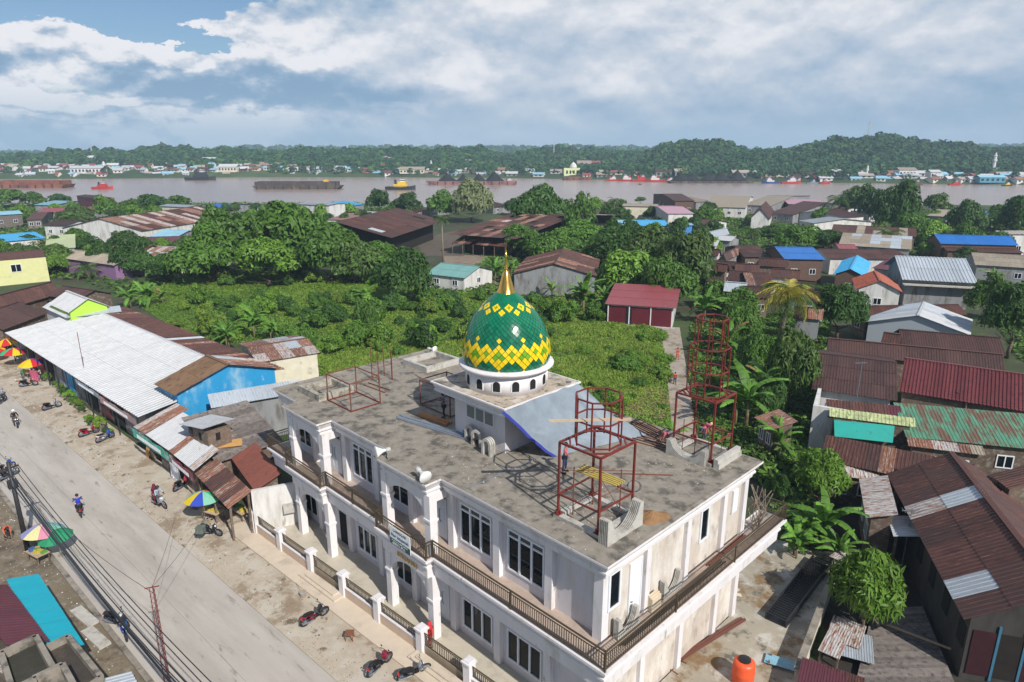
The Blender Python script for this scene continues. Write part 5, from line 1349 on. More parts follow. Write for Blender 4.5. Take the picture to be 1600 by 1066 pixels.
# ---- left background village
def H(label, eL, eR, rp, ze, zr, mat, wall=w_wood, **k):
    k.setdefault('wins', 2); k.setdefault('sheets', None)
    if eL[1] < 352 and len(eL) == 2 and 'ruined' not in label: r_ = zr-ze; ze *= .72; zr = ze+r_*.85
    return g(k.pop('name', 'village_house'), label, k.pop('cat', 'house'), eL, eR, rp, ze, zr, mat, wall, **k)
H('long warehouse with rust streaked brown roof and white gable end on the left', (222,361), (372,338), (150,342), 4.2, 7.2, r_rust, w_white, sheets=(2.2,4), mats=[(r_brown,4),(r_rust,3),(r_rustw,1)], wins=0, name='rusty_warehouse')
H('house with a pale yellow green roof left of the rusty warehouse', (70,390), (118,387), (86,368), 4, 5.4, M('roof_pale_green',(.42,.47,.27),.6,.1,uvs=(5,1),objvar=.05), w_white, sheets=(1.8,3))
H('low house with a bright blue tarpaulin like roof at the left margin', (-8,379), (72,372), (35,364), 4.2, 5.2, r_cyan, w_white)
H('grey plank house with a blue green roof at the left margin', (-14,337), (36,334), (15,328), 6, 7, r_ltblue, w_woodg, depth=4)
H('tall maroon sheet shed near the river on the left', (118,306), (150,311), (124,302), 8.6, 9, r_brown, w_mar, wins=0, depth=3.5)
H('cream riverside hall with flat roof on the left', (247,322), (292,324), (268,319), 6.5, 7.0, r_zinc, w_cream, wins=4, depth=4)
H('house with a dull red roof near the river, left of the palm', (56,333), (104,332), (80,325), 4, 5.4, r_redpink, w_grey)
H('house with a red roof below the maroon sheet shed', (120,328), (155,329), (140,321), 4, 5.2, r_redpink, w_grey)
H('brown roofed hut at the left below the river trees', (40,344), (66,343), (50,333), 4, 5.2, r_brown, w_woodg)
H('small grey gabled hut by the river trees on the left', (52,320), (84,321), (66,313), 4.4, 5.6, r_ltblue, w_grey)
H('brown roofed hut with white wall right of the plank house', (66,352), (103,353), (85,344), 3.6, 4.6, r_brown2, w_white)
H('lilac walled house with a long grey roof on the left', (86,402), (178,415), (120,391), 3.0, 4.2, r_tan, w_lilac, sheets=(2,3), wins=0)
H('low house with a rust and zinc patched roof at the left end of the field', (216,402), (293,406), (250,385), 3.0, 4.6, r_rustw, w_cream, sheets=(1.6,3), mats=[(r_rustw,3),(r_rust,2),(r_zinc,1)])
H('low house with a rusty patched roof left of the field trees', (160,394), (218,396), (190,382), 3.0, 4.2, r_rust, w_cream, sheets=(1.6,3), mats=[(r_rustw,1),(r_rust,2),(r_brown,1)])
H('shed with a pale blue roof in front of the rusty warehouse', (223,375), (266,376), (240,359), 3.2, 4.8, r_ltblue, w_grey, sheets=(1.8,3))
H('long maroon roofed house behind the pale blue shed', (160,386), (296,382), (215,371), 2.9, 4.0, r_maroon, w_wood)
H('small grey gabled hut at the right end of the rusty warehouse', (303,347), (335,350), (318,341), 4.0, 5.4, r_brown2, w_grey)
H('low house with a bright blue roof by the river on the left', (316,324), (356,325), (335,318), 3.6, 4.6, r_blue, w_grey)
H('white riverside factory block, the taller part', (463,319), (514,321), (480,310), 8.5, 8.9, r_zinc, w_white, wins=0, depth=5, name='factory')
H('low white wing of the riverside factory', (424,325), (463,322), (440,314), 6.5, 7.0, r_white, w_white, wins=3, depth=5, name='factory')
H('long house with a light blue roof on the river bank right of the factory', (520,326), (570,319), (545,313), 4, 5.4, r_cyan, w_grey)
H('brown roofed hut below the light blue roof', (532,333), (575,330), (556,322), 3.6, 4.8, r_brown2, w_grey)
H('hut with a faded pink roof right below the factory', (512,343), (546,344), (530,333), 3.2, 4.4, M('roof_faded_pink',(.33,.2,.17),.7,.15,uvs=(5,1),dirt=[((.2,.1,.08),.3,2)],objvar=.1), w_white)
H('hut with a small white gable and dark roof right of the pink roof', (546,338), (562,339), (553,329), 3.2, 4.4, r_zinc, w_white)
H('brown roofed hut between the two round river trees', (606,332), (640,334), (620,323), 3.2, 4.2, r_brown, w_grey)
H('brown gabled hut on the bank right of the pale tree', (770,324), (802,322), (786,311), 3.8, 5.4, r_brown2, w_grey)
# ruined sheds
H('vast sagging dark brown roof of the left ruined shed', (612,372), (694,345), (640,321), 5.2, 8.6, r_brown2, M('underroof_shade_boards',(.018,.014,.012),.9,.3,2), sheets=(2.6,4), mats=[(r_brown2,9),(r_brown,4),(r_zinc,.5)], ov=2.6, wins=0, name='ruined_shed', cat='shed', skip=.01, jit=2)  # near-black wall colour stands in for the shade beneath the open roof
H('ruined right shed with a broken brown roof full of gaps', (700,366), (806,374), (762,329), 4.8, 7.6, r_brown2, MATS['underroof_shade_boards'], sheets=(2,3.2), mats=[(r_brown2,5),(r_brown,3),(r_rustw,1),(r_rust,1)], ov=3., wins=0, name='ruined_shed', cat='shed', skip=.16, jit=6)
H('low broken lean-to in front of the right ruined shed', (705,380), (790,386), (750,368), 2.8, 4.2, r_rust, w_wood, sheets=(1.6,2.4), mats=[(r_brown,3),(r_rustw,1),(r_rust,2)], post=True, back='shed', name='lean_to', cat='shed', skip=.25, jit=8)
H('small white shed with a teal roof behind the field', (664,428), (726,435), (743,416), 2.6, 4.0, r_teal, w_white, sheets=(1.4,3), wins=2, name='teal_roofed_shed', cat='shed')
H('low blue and grey lean-to left of the teal roofed shed', (657,433), (668,430), (664,424), 2.2, 2.7, r_cyan, w_grey, back='shed', wins=0)
sheet('shed_yard', [at(690,400),at(755,398),at(815,412),at(830,455),at(760,452),at(745,440),at(700,420)], .02, M('bare_soil',(.22,.17,.125),.95,.15,.6,dirt=((.13,.10,.07),.3,.5)))
H('grey sheet walled shed with a broad brown gabled roof in the middle', (800,428), (823,402), (866,412), 4.0, 6.0, r_brown, w_grey, sheets=(2,3.6), wins=0, name='gabled_shed', cat='shed', mats=[(r_brown,5),(r_rust,1)])
h, L_, d_ = H('row of three maroon fronted shops under one red sheet roof', (945,475), (1057,482), (966,443), 3.1, 4.3, r_redpink, w_white, sheets=(1.1,4), back='shed', wins=0, name='shop_row', cat='shops', ov=.45)
for k in range(3):
    x0, x1 = .55+k*(L_-1.0)/3, .45+(k+1)*(L_-1.0)/3
    m = MB(); n = 16
    for q in range(n):
        xx = x0+(x1-x0-.1)*q/n; m.box(xx, xx+(x1-x0-.1)/n*.75, .36, .44, .12, 2.75)
    m.box(x0, x1-.1, .39, .447, .12, 2.8); m.build('shutter', w_mar, h)
    MB().box(x0-.12,x0+.02,.22,.40,0,3.1).build('pillar', w_trim, h)
MB().box(L_*.30,L_*.30+.9,.33,.358,.12,2.6).build('door_opening', dark, h); MB().box(.1,L_-.1,-.3,.45,0,.12).build('plinth', conc_l, h)
H('small brown hipped hut roof behind the red roofed shop row', (1022,446), (1062,449), (1040,439), 3.2, 4.2, r_brown, w_grey)
# ---- centre right background
H('long tan walled shed on the bank right of the slim palms', (972,322), (1028,323), (1000,319), 6.8, 7.2, r_tan, w_cream, wins=0)
H('low house with a grey half and bright blue half roof, the grey end', (968,352), (1000,352), (985,344), 3.6, 4.6, r_ltblue, w_grey)
H('low house with a bright blue roof below the tan shed', (1000,353), (1046,353), (1022,344), 3.6, 4.6, r_cyan, w_grey)
H('white two storey house with a pale pink roof', (1043,334), (1085,334), (1062,323), 7.5, 8.6, r_pink, w_white, wins=2, name='white_house')
H('small blue walled shed in front of the white two storey house', (1066,352), (1084,352), (1075,349), 3.8, 4.1, r_ltblue, M('wall_sky_blue',(.06,.25,.62),.6,.1,2), wins=0)
H('dark brown two tier roof house on the bank', (1054,314), (1086,314), (1070,303), 8, 9.6, r_brown2, w_brown)
H('grey hip roofed house left of the large grey one', (1088,316), (1112,314), (1102,306), 6, 7.4, r_tan, w_grey)
H('large grey hip roofed veranda house', (1098,323), (1166,325), (1130,306), 5.5, 8.2, r_tan, w_white, wins=4)
H('grey roofed house right of the large grey one', (1160,320), (1205,322), (1190,305), 5.5, 7.5, r_tan, w_grey)
H('steep dark brown roofed house with a white gable wall', (1172,342), (1182,328), (1200,310), 5.0, 8.8, r_brown, w_white, wins=0)
H('brown hip roofed house right of the white gable', (1200,333), (1240,336), (1212,312), 4.5, 8.0, r_brown2, w_grey)
H('long house with a faded pink roof facing the river', (1232,319), (1292,320), (1260,312), 5.5, 6.5, r_pink, w_wood, wins=5)
H('grey zinc roofed house below the faded pink roof', (1248,345), (1272,349), (1262,334), 3.5, 4.8, r_zinc, w_white)
H('brown roofed house with white gable right of the zinc roof', (1278,331), (1300,333), (1296,322), 4, 5.6, r_brown, w_white)
H('grey roofed house with a small terrace left of the flat topped tree', (1315,322), (1345,324), (1330,315), 5.5, 6.8, r_zinc, w_yellow)
H('white house with a dark roof and gabled dormer in the right village', (1318,341), (1352,338), (1336,325), 4.5, 6.5, r_brown2, w_white, wins=2)
H('small white house with a pale blue roof beside the dark roof', (1358,336), (1378,336), (1368,329), 4, 5, r_ltblue, w_white)
H('low white flat roofed house with blue upper wall', (1118,375), (1142,377), (1130,368), 4.2, 5.0, r_white, w_grey)
H('white hip roofed small house in the centre right', (1112,373), (1140,366), (1128,358), 4.5, 6.0, r_zinc, w_white)
H('pale slab roofed house left of the dense brown roofs', (1080,383), (1120,385), (1100,372), 3.6, 4.4, r_white, w_cream)
H('small brown roofed hut below the white two storey house', (1082,350), (1106,352), (1092,342), 3.6, 4.8, r_brown, w_white)
H('grey hip roofed house by the dark tree on the right', (1448,337), (1480,339), (1466,327), 4.8, 6.6, r_tan, w_grey)
H('row of huts with blue roofs at the water on the right', (1522,337), (1552,338), (1536,330), 3.5, 4.5, r_blue, w_brown)
H('small brown roofed hut below the blue water huts', (1530,346), (1552,347), (1541,338), 3.2, 4.2, r_brown, w_grey)
# ---- dense brown roofs centre right
BR = [((1106,420),(1140,424),(1124,411),'first small brown gable left of the dense brown roofs'),((1098,396),(1128,400),(1112,388),'white framed small gable in the dense brown roofs'),
 ((1135,408),(1160,396),(1172,380),'steep brown roof with a rusty stripe in the dense brown roofs'),((1163,402),(1204,402),(1184,384),'square brown roof right of the steep striped one'),
 ((1110,422),(1150,424),(1128,408),'brown roof directly above the red lane houses'),((1148,422),(1186,424),(1166,412),'low brown roof below the square brown roof'),
 ((1186,412),(1232,415),(1208,404),'wide brown roof left of the blue roofed wooden house'),((1135,438),(1172,441),(1152,423),'brown roof in the third row of the dense roofs'),
 ((1168,446),(1210,447),(1186,426),'reddish brown roof in the third row of the dense roofs'),((1160,464),(1204,466),(1182,448),'lowest brown roof of the dense roofs'),
 ((1205,430),(1250,433),(1228,421),'brown roof under the blue roofed wooden house'),((1235,448),(1275,452),(1256,438),'brown roof below the light blue gable'),
 ((1130,455),(1165,458),(1146,441),'pale zinc roof patch among the dense brown roofs'),((1250,470),(1290,474),(1268,456),'red brown roof right of the coconut palm'),
 ((1240,492),(1285,496),(1262,480),'dark maroon roof behind the coconut palm')]
for i, (a, b_, c, lab) in enumerate(BR): H(lab, a, b_, c, 3.4, 4.8, (r_brown, r_brown2, r_rust, r_brown, r_brown)[i%5] if 'zinc' not in lab else r_zinc, (w_wood, w_white, w_grey)[i%3], sheets=(1.7,3), mats=[(r_zinc,1)] if 'zinc' in lab else [(r_brown,3),(r_brown2,2)]+([(r_rust,1)] if i%3==2 else []))
H('brown timber house with a bright blue roof in the right village', (1226,405), (1290,406), (1220,386), 4.6, 5.9, r_blue, w_brown, sheets=(1.6,4), wins=2)
H('small house with a light blue gabled roof', (1302,429), (1316,407), (1330,418), 3.8, 5.0, r_cyan, w_brown, sheets=(1.5,3))
H('maroon roofed house between the light blue gable and the grey warehouse', (1362,419), (1402,424), (1380,405), 3.4, 4.4, r_maroon, w_white, sheets=(1.5,3))
H('long brown roof above the light blue gable', (1296,404), (1424,406), (1360,390), 3.4, 4.4, r_brown, w_white, sheets=(2,3))
H('long house with tan and grey weathered roofs in the right village', (1310,383), (1424,390), (1360,366), 3.6, 5.4, r_tan, w_grey, sheets=(2,3), mats=[(r_tan,5),(r_zinc,1)])
H('red roofed piece at the left of the tan weathered roofs', (1312,390), (1342,391), (1326,382), 3.4, 4.0, r_redpink, w_grey)
H('long dark brown roof behind the tan weathered roofs', (1298,363), (1432,370), (1370,354), 4, 5.4, r_brown, w_wood, sheets=(2,3), mats=[(r_brown,5),(r_tan,1)])
H('long bright blue roof at the right of the village', (1470,381), (1592,384), (1530,368), 4.2, 5.8, r_blue, w_brown, sheets=(2,4))
H('white walled hall behind the long bright blue roof', (1564,366), (1610,366), (1590,361), 6, 6.5, r_rustw, w_white)
H('long tan roof with rust streaks at the right margin', (1524,414), (1620,420), (1560,397), 3.4, 4.8, r_tan, w_grey, sheets=(1.8,3))
H('low brown wall shed under the long blue roof', (1480,392), (1600,396), (1540,386), 3.0, 3.6, r_brown, w_brown)
wh, L_, d_ = H('large warehouse with a light grey ribbed roof and grey concrete wall', (1410,437), (1528,443), (1404,400), 4.6, 7.4, r_zinc, w_grey, sheets=(1.5,4), mats=[(r_zinc,1)], wins=0, pitch=.5, amp=.08, name='grey_warehouse', cat='warehouse', ov=.8)
MB().box(.2,L_-.2,-.5,.9,3.75,3.95).build('awning_slab', conc_l, wh)
rh, L_, d_ = H('white house with a red clay tiled gable roof and striped window awning', (1337,452), (1331,435), (1374,436), 3.6, 5.2, r_clay, w_white, sheets=(1.2,2.2), tile=True, wins=1, name='tiled_house')
H('brown ribbed roof strip before the grey warehouse', (1352,495), (1512,492), (1430,477), 3.2, 4.2, r_brown, w_wood, sheets=(1.5,3))
H('wide shed with a low white gable facing the camera', (1352,503), (1368,482), (1438,486), 3.2, 4.9, r_zinc, r_zinc, sheets=(1.3,3), wins=0, name='white_gabled_shed', cat='shed', mats=[(r_white,1),(r_zinc,2)])
H('dark brown roof directly before the white gabled shed', (1408,541), (1572,556), (1420,516), 3.6, 4.8, r_brown2, w_wood, sheets=(1.3,3))
H('small brown roof block left of the dark brown roof', (1376,536), (1404,540), (1380,519), 3.6, 4.6, r_brown, w_wood, sheets=(1.3,3))
H('long dark brown roof in the second row on the right', (1292,552), (1570,580), (1300,529), 3.5, 4.8, r_brown2, w_wood, sheets=(1.3,3))
H('dark brown ribbed roof with a thin antenna pole on the right', (1268,608), (1402,627), (1276,551), 3.6, 5.2, r_brown2, w_white, sheets=NEAR, mats=[(r_brown2,1)], ov=.5)
H('house with a dull red tiled roof at the right', (1404,612), (1640,650), (1420,560), 3.5, 5.6, r_tile, w_wood, sheets=(.85,5.2), tile=True, mats=[(r_tile,1)], jit=.4, pitch=.28, amp=.07)
H('maroon gabled roof over the two red water drums', (1510,631), (1580,626), (1545,610), 3.4, 4.0, r_maroon, w_wood, sheets=NEAR, post=True, ov=.2)
H('rusty green sheet roof at the right margin', (1416,683), (1640,705), (1420,631), 3.0, 4.2, r_green, w_wood, sheets=(1.1,4.2), mats=[(r_green,1)], back='shed', jit=.6)
H('brown roof strip beside the white end wall', (1293,652), (1412,664), (1295,624), 3.2, 4.2, r_brown, w_white, sheets=NEAR, back='shed', mats=[(r_brown,4),(r_maroon,1)])
wp = thing('end_wall', 'tall white end wall at the left of the brown roof strip', 'wall', at(1262,700,0), R(-28)); MB().box(0,2.6,0,.3,0,4.0).build('wall_face', w_white, wp); MB().box(0,.3,.3,5,0,4.0).build('return_wall', w_white, wp)
H('narrow awning of yellow green tiles', (1296,651), (1430,668), (1300,638), 3.6, 4.1, M('roof_yellow_tile',(.40,.44,.22),.6,.2,uvs=(3,2),dirt=[((.2,.25,.12),.35,1.5)],objvar=.15), w_wood, sheets=(.6,1.), tile=True, back='shed', wins=0)
ts = thing('teal_sheet_wall', 'bright teal painted sheet below the yellow green tile awning', 'wall', at(1304,682,2.2), 0)
a, b_ = at(1304,682,2.2), at(1395,692,2.2); 
MB().add([(0,0,0),tuple(b_-a),tuple(at(1398,665,3.5)-a),tuple(at(1303,652,3.5)-a)],[(0,1,2,3)]).add([(.02,.03,0),tuple(b_-a+Vector((0,.03,0))),tuple(at(1398,665,3.5)-a+Vector((0,.03,0))),tuple(at(1303,652,3.5)-a+Vector((0,.03,0)))],[(3,2,1,0)]).build('painted_sheet', M('teal_paint',(.01,.33,.28),.5,.08,1,dirt=((.01,.1,.09),.1,1.5)), ts)
H('long red brown sheet roof across the right foreground', (1281,718), (1520,770), (1284,678), 2.9, 4.0, r_brown, w_wood, sheets=NEAR, back='shed', mats=[(r_brown,6),(r_rust,1),(r_brown2,2)])
H('strip of white and rust eaten sheets below the long red brown roof', (1290,742), (1384,752), (1292,722), 2.4, 2.9, r_rustw, w_wood, sheets=(.9,2), back='shed', mats=[(r_rustw,2),(r_white,1)])
H('low rusty sheets between the green roof and the red brown roof', (1420,697), (1540,712), (1424,684), 2.8, 3.1, r_rustw, w_wood, sheets=(.9,2), back='shed', mats=[(r_rustw,2),(r_rust,1),(r_tan,1)])
big, L_, d_ = H('large house with a patched dark brown roof at the lower right', (1506,968), (1385,740), (1600,852), 3.7, 5.8, r_brown, M('shade_toned_boards',(.05,.045,.042),.85,.3,2,zs=.3), sheets=(1.5,2.5), mats=[(r_brown,16),(r_brown2,8),(r_zinc,.5),(r_rustw,1.1)], wins=0, name='brown_roofed_house', ov=.5, pitch=.3)  # board colour darkened to hold the shadow lying on these walls
near_x = 0 if (big.matrix_basis @ Vector((0,d_,0))).length < (big.matrix_basis @ Vector((L_,d_,0))).length else L_
xo = .48 if near_x == 0 else L_-.48
for k in range(5):
    y = .7+k*(2*d_-1.6)/5; w_ = (2*d_-1.6)/5
    MB().box(xo-.03,xo+.03,y,y+w_*.9,.4,2.9).build('panel', [M('shade_toned_maroon',(.040,.012,.016),.6,.2,3), MATS['underroof_shade_boards']][k%2], big); MB().box(xo-.07,xo+.07,y+w_*.9,y+w_,.2,3.3).build('post', M('post_blue',(.05,.16,.25),.6,.1,3), big)  # panels coloured extra dark for the shade under the roof end
for k in range(6): MB().box(2+k*2.4,2.9+k*2.4,.46,.495,1.6,2.8).build('window', dark, big)
nb_ = H('neighbouring house just beyond the lower right corner whose gable shades the lane', (31,13.5,0), (18.6,15.5,0), None, 4.4, 6.6, r_brown, w_wood, sheets=(1.5,3), depth=3.6, wins=2)
H('small dark brown roof leaning above the large patched roof', (1546,742), (1575,764), (1600,722), 4.8, 5.6, r_brown, w_wood, sheets=NEAR, back='shed')
H('maroon and zinc lean-to on the left of the large patched roof', (1353,809), (1342,748), (1400,790), 3.2, 3.8, r_maroon, w_wood, sheets=(1.6,1.9), back='shed', mats=[(r_maroon,2),(r_zinc,1),(r_rustw,1)])
H('pale sheet canopy with a dirty edge below the maroon lean-to', (1396,838), (1386,806), (1448,822), 2.8, 3.2, r_white, w_wood, sheets=(1.4,2), back='shed', post=True)
H('rusty shed roof at the edge of the lane behind the mosque', (1178,652), (1206,672), (1212,636), 2.6, 3.2, r_rust, w_wood, sheets=(.9,2), back='shed')
# bottom left roofs
H('bright turquoise awning roof at the lower left', (60,897), (132,1007), (14,913), 2.7, 3.1, r_turq, w_wood, sheets=(3.2,1.9), back='shed', mats=[(r_turq,1)], wins=0, name='turquoise_awning', cat='awning', pitch=1.6, amp=.008, jit=.3)
H('maroon sheet roof left of the turquoise awning', (12,914), (78,1002), (-40,935), 3.2, 4.0, r_maroon, w_wood, sheets=(1.2,2.4), back='shed', wins=0)
def flat(label, pts, z, mat, wall_, hgt=.35, th=.22):
    P = [at(*p, z) for p in pts]; c = sum(P, Vector())/len(P); t = thing('flat_roofed_house', label, 'house', (c.x,c.y,0)); Q = [(p.x-c.x,p.y-c.y) for p in P]
    MB().prism(Q, 0, z-.3).build('wall', wall_, t, fix=True); MB().prism(Q, z-.3, z-.25).build('roof_slab', mat, t, fix=True)
    for i in range(len(Q)):
        a, b_ = Vector((*Q[i],z-.12)), Vector((*Q[(i+1)%len(Q)],z-.12)); MB().beam(a, b_, th, hgt).build('parapet', conc_d, t)
flat('low house with a dark flat roof below the turquoise awning', [(66,1014),(106,994),(158,1058),(112,1090)], 3.4, M('dark_roof_felt',(.05,.042,.035),.9,.2,2,dirt=((.09,.07,.05),.3,1)), conc_d)
flat('dark walled roofless concrete cell in the lower left corner', [(2,1022),(56,996),(84,1046),(20,1080)], 3.9, M('dark_roof_moss',(.04,.038,.028),.9,.2,2,dirt=((.07,.075,.03),.3,1)), conc_d, .5)
flat('grey concrete parapet corner at the bottom left', [(52,1062),(98,1040),(125,1090),(60,1110)], 4.4, conc_d, conc_d, .5)
H('grey blue sheet roof corner at the bottom edge on the left', (205,1050), (225,1085), (165,1072), 2.6, 2.9, r_zinc, w_wood, sheets=NEAR, back='shed', wins=0)
H('grey zinc sheet roof at the lower left margin', (20,1012), (50,1040), (-20,1030), 2.8, 3.2, r_rustw, w_wood, sheets=NEAR, back='shed', wins=0)
# ------------------------------------------------------------------ motorbikes (built once, copied with their own colours)
def wheel_mesh():
    m = MB(); n = 20; r, q = .27, .055
    for i in range(n):
        a = 2*math.pi*i/n
        for k in range(6):
            b_ = 2*math.pi*k/6; rr = r+q*math.cos(b_); m.v.append((rr*math.cos(a), q*math.sin(b_), rr*math.sin(a)))
    for i in range(n):
        for k in range(6): m.f.append((i*6+k, i*6+(k+1)%6, ((i+1)%n)*6+(k+1)%6, ((i+1)%n)*6+k)); m.mi.append(0)
    return m.mesh('tyre', rubber, True)
TY = wheel_mesh()
def rim_mesh():
    m = MB(); m.lathe([(.045,-.05),(.045,.05)], 10).xf(Matrix.Rotation(R(90),4,'X'))
    for k in range(5):
        a = 2*math.pi*k/5; m.beam((.03*math.cos(a),0,.03*math.sin(a)),(.235*math.cos(a),0,.235*math.sin(a)),.035,.025)
    n = 20
    for k in range(n):
        a, b_ = 2*math.pi*k/n, 2*math.pi*(k+1)/n; m.beam((.23*math.cos(a),0,.23*math.sin(a)),(.23*math.cos(b_),0,.23*math.sin(b_)),.03,.02)
    return m.mesh('rim', steel_grey)
RM = rim_mesh()
def prof_body(pts, w, taper=.8):
    """side outline (x,z) given thickness w, pinched at the edges"""
    c = Vector((sum(p[0] for p in pts)/len(pts), 0, sum(p[1] for p in pts)/len(pts))); m = MB(); n = len(pts)
    A = [(p[0], -w/2*taper*.6, p[1]) for p in pts]; I = [tuple(c.lerp(Vector((p[0],0,p[1])), .72)+Vector((0,-w/2,0))) for p in pts]
    B_ = [(x,-y,z) for x,y,z in A]; J = [(x,-y,z) for x,y,z in I]
    m.add(A+I+B_+J, [tuple(range(n,2*n))[::-1], tuple(range(3*n,4*n))]+[(i,(i+1)%n,n+(i+1)%n,n+i) for i in range(n)]+[(2*n+i,3*n+i,3*n+(i+1)%n,2*n+(i+1)%n) for i in range(n)]+[(i,2*n+i,2*n+(i+1)%n,(i+1)%n) for i in range(n)])
    return m
BM = {}
BM['body'] = prof_body([(-.72,.62),(-.80,.76),(-.55,.74),(-.2,.66),(.02,.50),(.18,.36),(.05,.28),(-.25,.30),(-.5,.42)], .26).mesh('side_panel', black, True)
BM['shield'] = prof_body([(.30,.42),(.22,.62),(.36,.98),(.46,.96),(.52,.72),(.46,.46)], .34).mesh('leg_shield', black, True)
BM['fender'] = prof_body([(.42,.50),(.50,.60),(.68,.62),(.86,.54),(.92,.42),(.80,.50),(.64,.54),(.52,.48)], .13).mesh('fender', black, True)
BM['seat'] = prof_body([(-.74,.77),(-.70,.85),(-.4,.83),(-.1,.77),(.0,.69),(-.15,.69),(-.5,.74)], .25).mesh('seat', black, True)
m = MB(); m.beam((.05,0,.34),(.28,0,.36),.26,.06); BM['floor'] = m.mesh('footboard', black)
m = MB(); m.tube([(.40,.0,.98),(.42,0,.7)], .03, 6); m.tube([(.30,-.33,1.05),(.40,-.15,1.02),(.42,0,.99),(.40,.15,1.02),(.30,.33,1.05)], .016, 6); BM['bar'] = m.mesh('handlebar', steel_dark)
m = MB(); m.tube([(.43,-.07,.75),(.66,-.07,.27)], .022, 6); m.tube([(.43,.07,.75),(.66,.07,.27)], .022, 6); BM['fork'] = m.mesh('fork', steel_grey)
m = MB(); m.tube([(-.1,-.12,.28),(-.4,-.15,.28),(-.86,-.17,.40)], [.022,.045,.05], 8); BM['exh'] = m.mesh('exhaust', steel_grey)
m = MB(); m.box(-.28,.02,-.11,.11,.20,.42); m.beam((-.15,.09,.3),(-.62,.1,.27),.06); BM['eng'] = m.mesh('engine', steel_dark)
m = MB().lathe([(.0,0.03),(.075,.02),(.08,-.03)], 12).xf(Matrix.Translation((.50,0,.86)) @ Matrix.Rotation(R(70),4,'Y')); BM['lamp'] = m.mesh('headlight', M('lamp_glass',(.6,.62,.62),.1,.03))
m = MB()
for s in (-1,1): m.tube([(.36,s*.22,1.03),(.37,s*.26,1.18)], .008, 5); m.box(.35,.37,s*.26-.05,s*.26+.05,1.16,1.24)
BM['mir'] = m.mesh('mirrors', black)
m = MB().box(-.86,-.80,-.09,.09,.60,.68); BM['tail'] = m.mesh('tail_light', M('tail_red',(.5,.02,.02),.2,.05))
m = MB().tube([(-.1,.1,.24),(-.12,.24,.02)], .014, 5); BM['stand'] = m.mesh('side_stand', steel_dark)
PAINT = {}
def paint(c):
    if c not in PAINT: PAINT[c] = M('bike_paint_%d' % len(PAINT), c, .25, .04, spec=.5, coat=.6)
    return PAINT[c]
BCOL = {'red': (.42,.012,.03), 'maroon': (.22,.012,.03), 'black': (.02,.02,.024), 'blue': (.012,.06,.32), 'white': (.6,.6,.62), 'silver': (.3,.31,.33), 'brblue': (.02,.18,.55)}
bikes = []
def bike(label, c, ang, col='black', col2=None, lean=8, z=.06, cat='motorbike', group=None):
    t = thing('motorbike', label, cat, (c.x, c.y, z), ang, group); t.scale = (.96,)*3; t.rotation_euler = (R(lean), 0, ang)
    p1, p2 = paint(BCOL[col]), paint(BCOL[col2 or col])
    for x in (-.60, .67):
        w = link('wheel', RM, t, (x,0,.325)); link('tyre', TY, w, (0,0,0))
    for k, mt in (('body',p1),('shield',p2),('fender',p2),('seat',None),('floor',None),('bar',None),('fork',None),('exh',None),('eng',None),('lamp',None),('mir',None),('tail',None),('stand',None)):
        if k == 'stand' and lean == 0: continue
        link(BM[k].name.split('.')[0], BM[k], t, (0,0,0), mt)
    bikes.append(t); return t
def bpx(label, tail, head, col, col2=None, lean=8, group=None, z=.06):
    a, b_ = at(*tail), at(*head); d = b_-a; return bike(label, (a+b_)/2, math.atan2(d.y, d.x), col, col2, lean, z, group=group)
bpx('black and maroon scooter parked on the verge below the mosque terrace', (470,984), (512,960), 'maroon', 'black')
bpx('black and red scooter parked on the verge near the bottom edge', (578,1060), (606,1036), 'black', 'maroon')
bpx('black dirt bike lying against the terrace at the bottom edge, right of the scooter', (632,1062), (658,1052), 'black', 'silver', 20)
bpx('red scooter parked beside a white one near the flower pots', (122,686), (156,676), 'red')
bpx('white and blue scooter parked right of the red scooter', (150,695), (178,684), 'white', 'blue')
bpx('black scooter parked alone beside the potted plants', (66,644), (96,636), 'black', 'silver')
bpx('black scooter parked near the umbrellas at the left margin', (32,606), (58,603), 'black', 'maroon')
bpx('black motorbike cut by the left margin beside the road', (-6,636), (10,627), 'black')
bpx('red and black scooter parked under the rusty awning', (272,771), (298,757), 'black', 'red')
bpx('black scooter with a grey crate beside the rainbow umbrella', (312,834), (350,840), 'black')
bpx('dark scooter with two riders on the verge before the rusty awning', (238,786), (264,799), 'black', 'silver', 4)
bpx('motorbike ridden by the man in blue on the road', (130,820), (122,790), 'black', 'maroon', 0)
bpx('scooter ridden by the white helmeted rider', (22,660), (30,674), 'black', 'black', 0)
bpx('blue scooter parked left of the road among the cables, tail toward the camera', (198,965), (200,1020), 'brblue', 'blue', 6, z=.05)
bpx('black and green scooter parked above the blue one', (172,975), (196,982), 'black', 'silver', 6, z=.05)
bpx('pair of dark motorbikes parked behind the utility pole, the front one', (5,752), (22,744), 'black', 'silver', 8, z=.05)
bpx('dark motorbike parked behind the utility pole, the rear one', (2,742), (16,735), 'black', 'blue', 8, z=.05)
bpx('silver scooter cut by the left margin on the road edge', (-8,628), (4,622), 'silver')
crate = MB().box(-.25,.25,-.22,.22,0,.4).box(-.28,.28,-.25,.25,.4,.44).build('crate', M('crate_grey',(.12,.14,.12),.8,.1,4), None, at(314,832,.85)+Vector((0,0,0))); tag(crate, 'grey crate carried on the tail of the black scooter', 'crate')
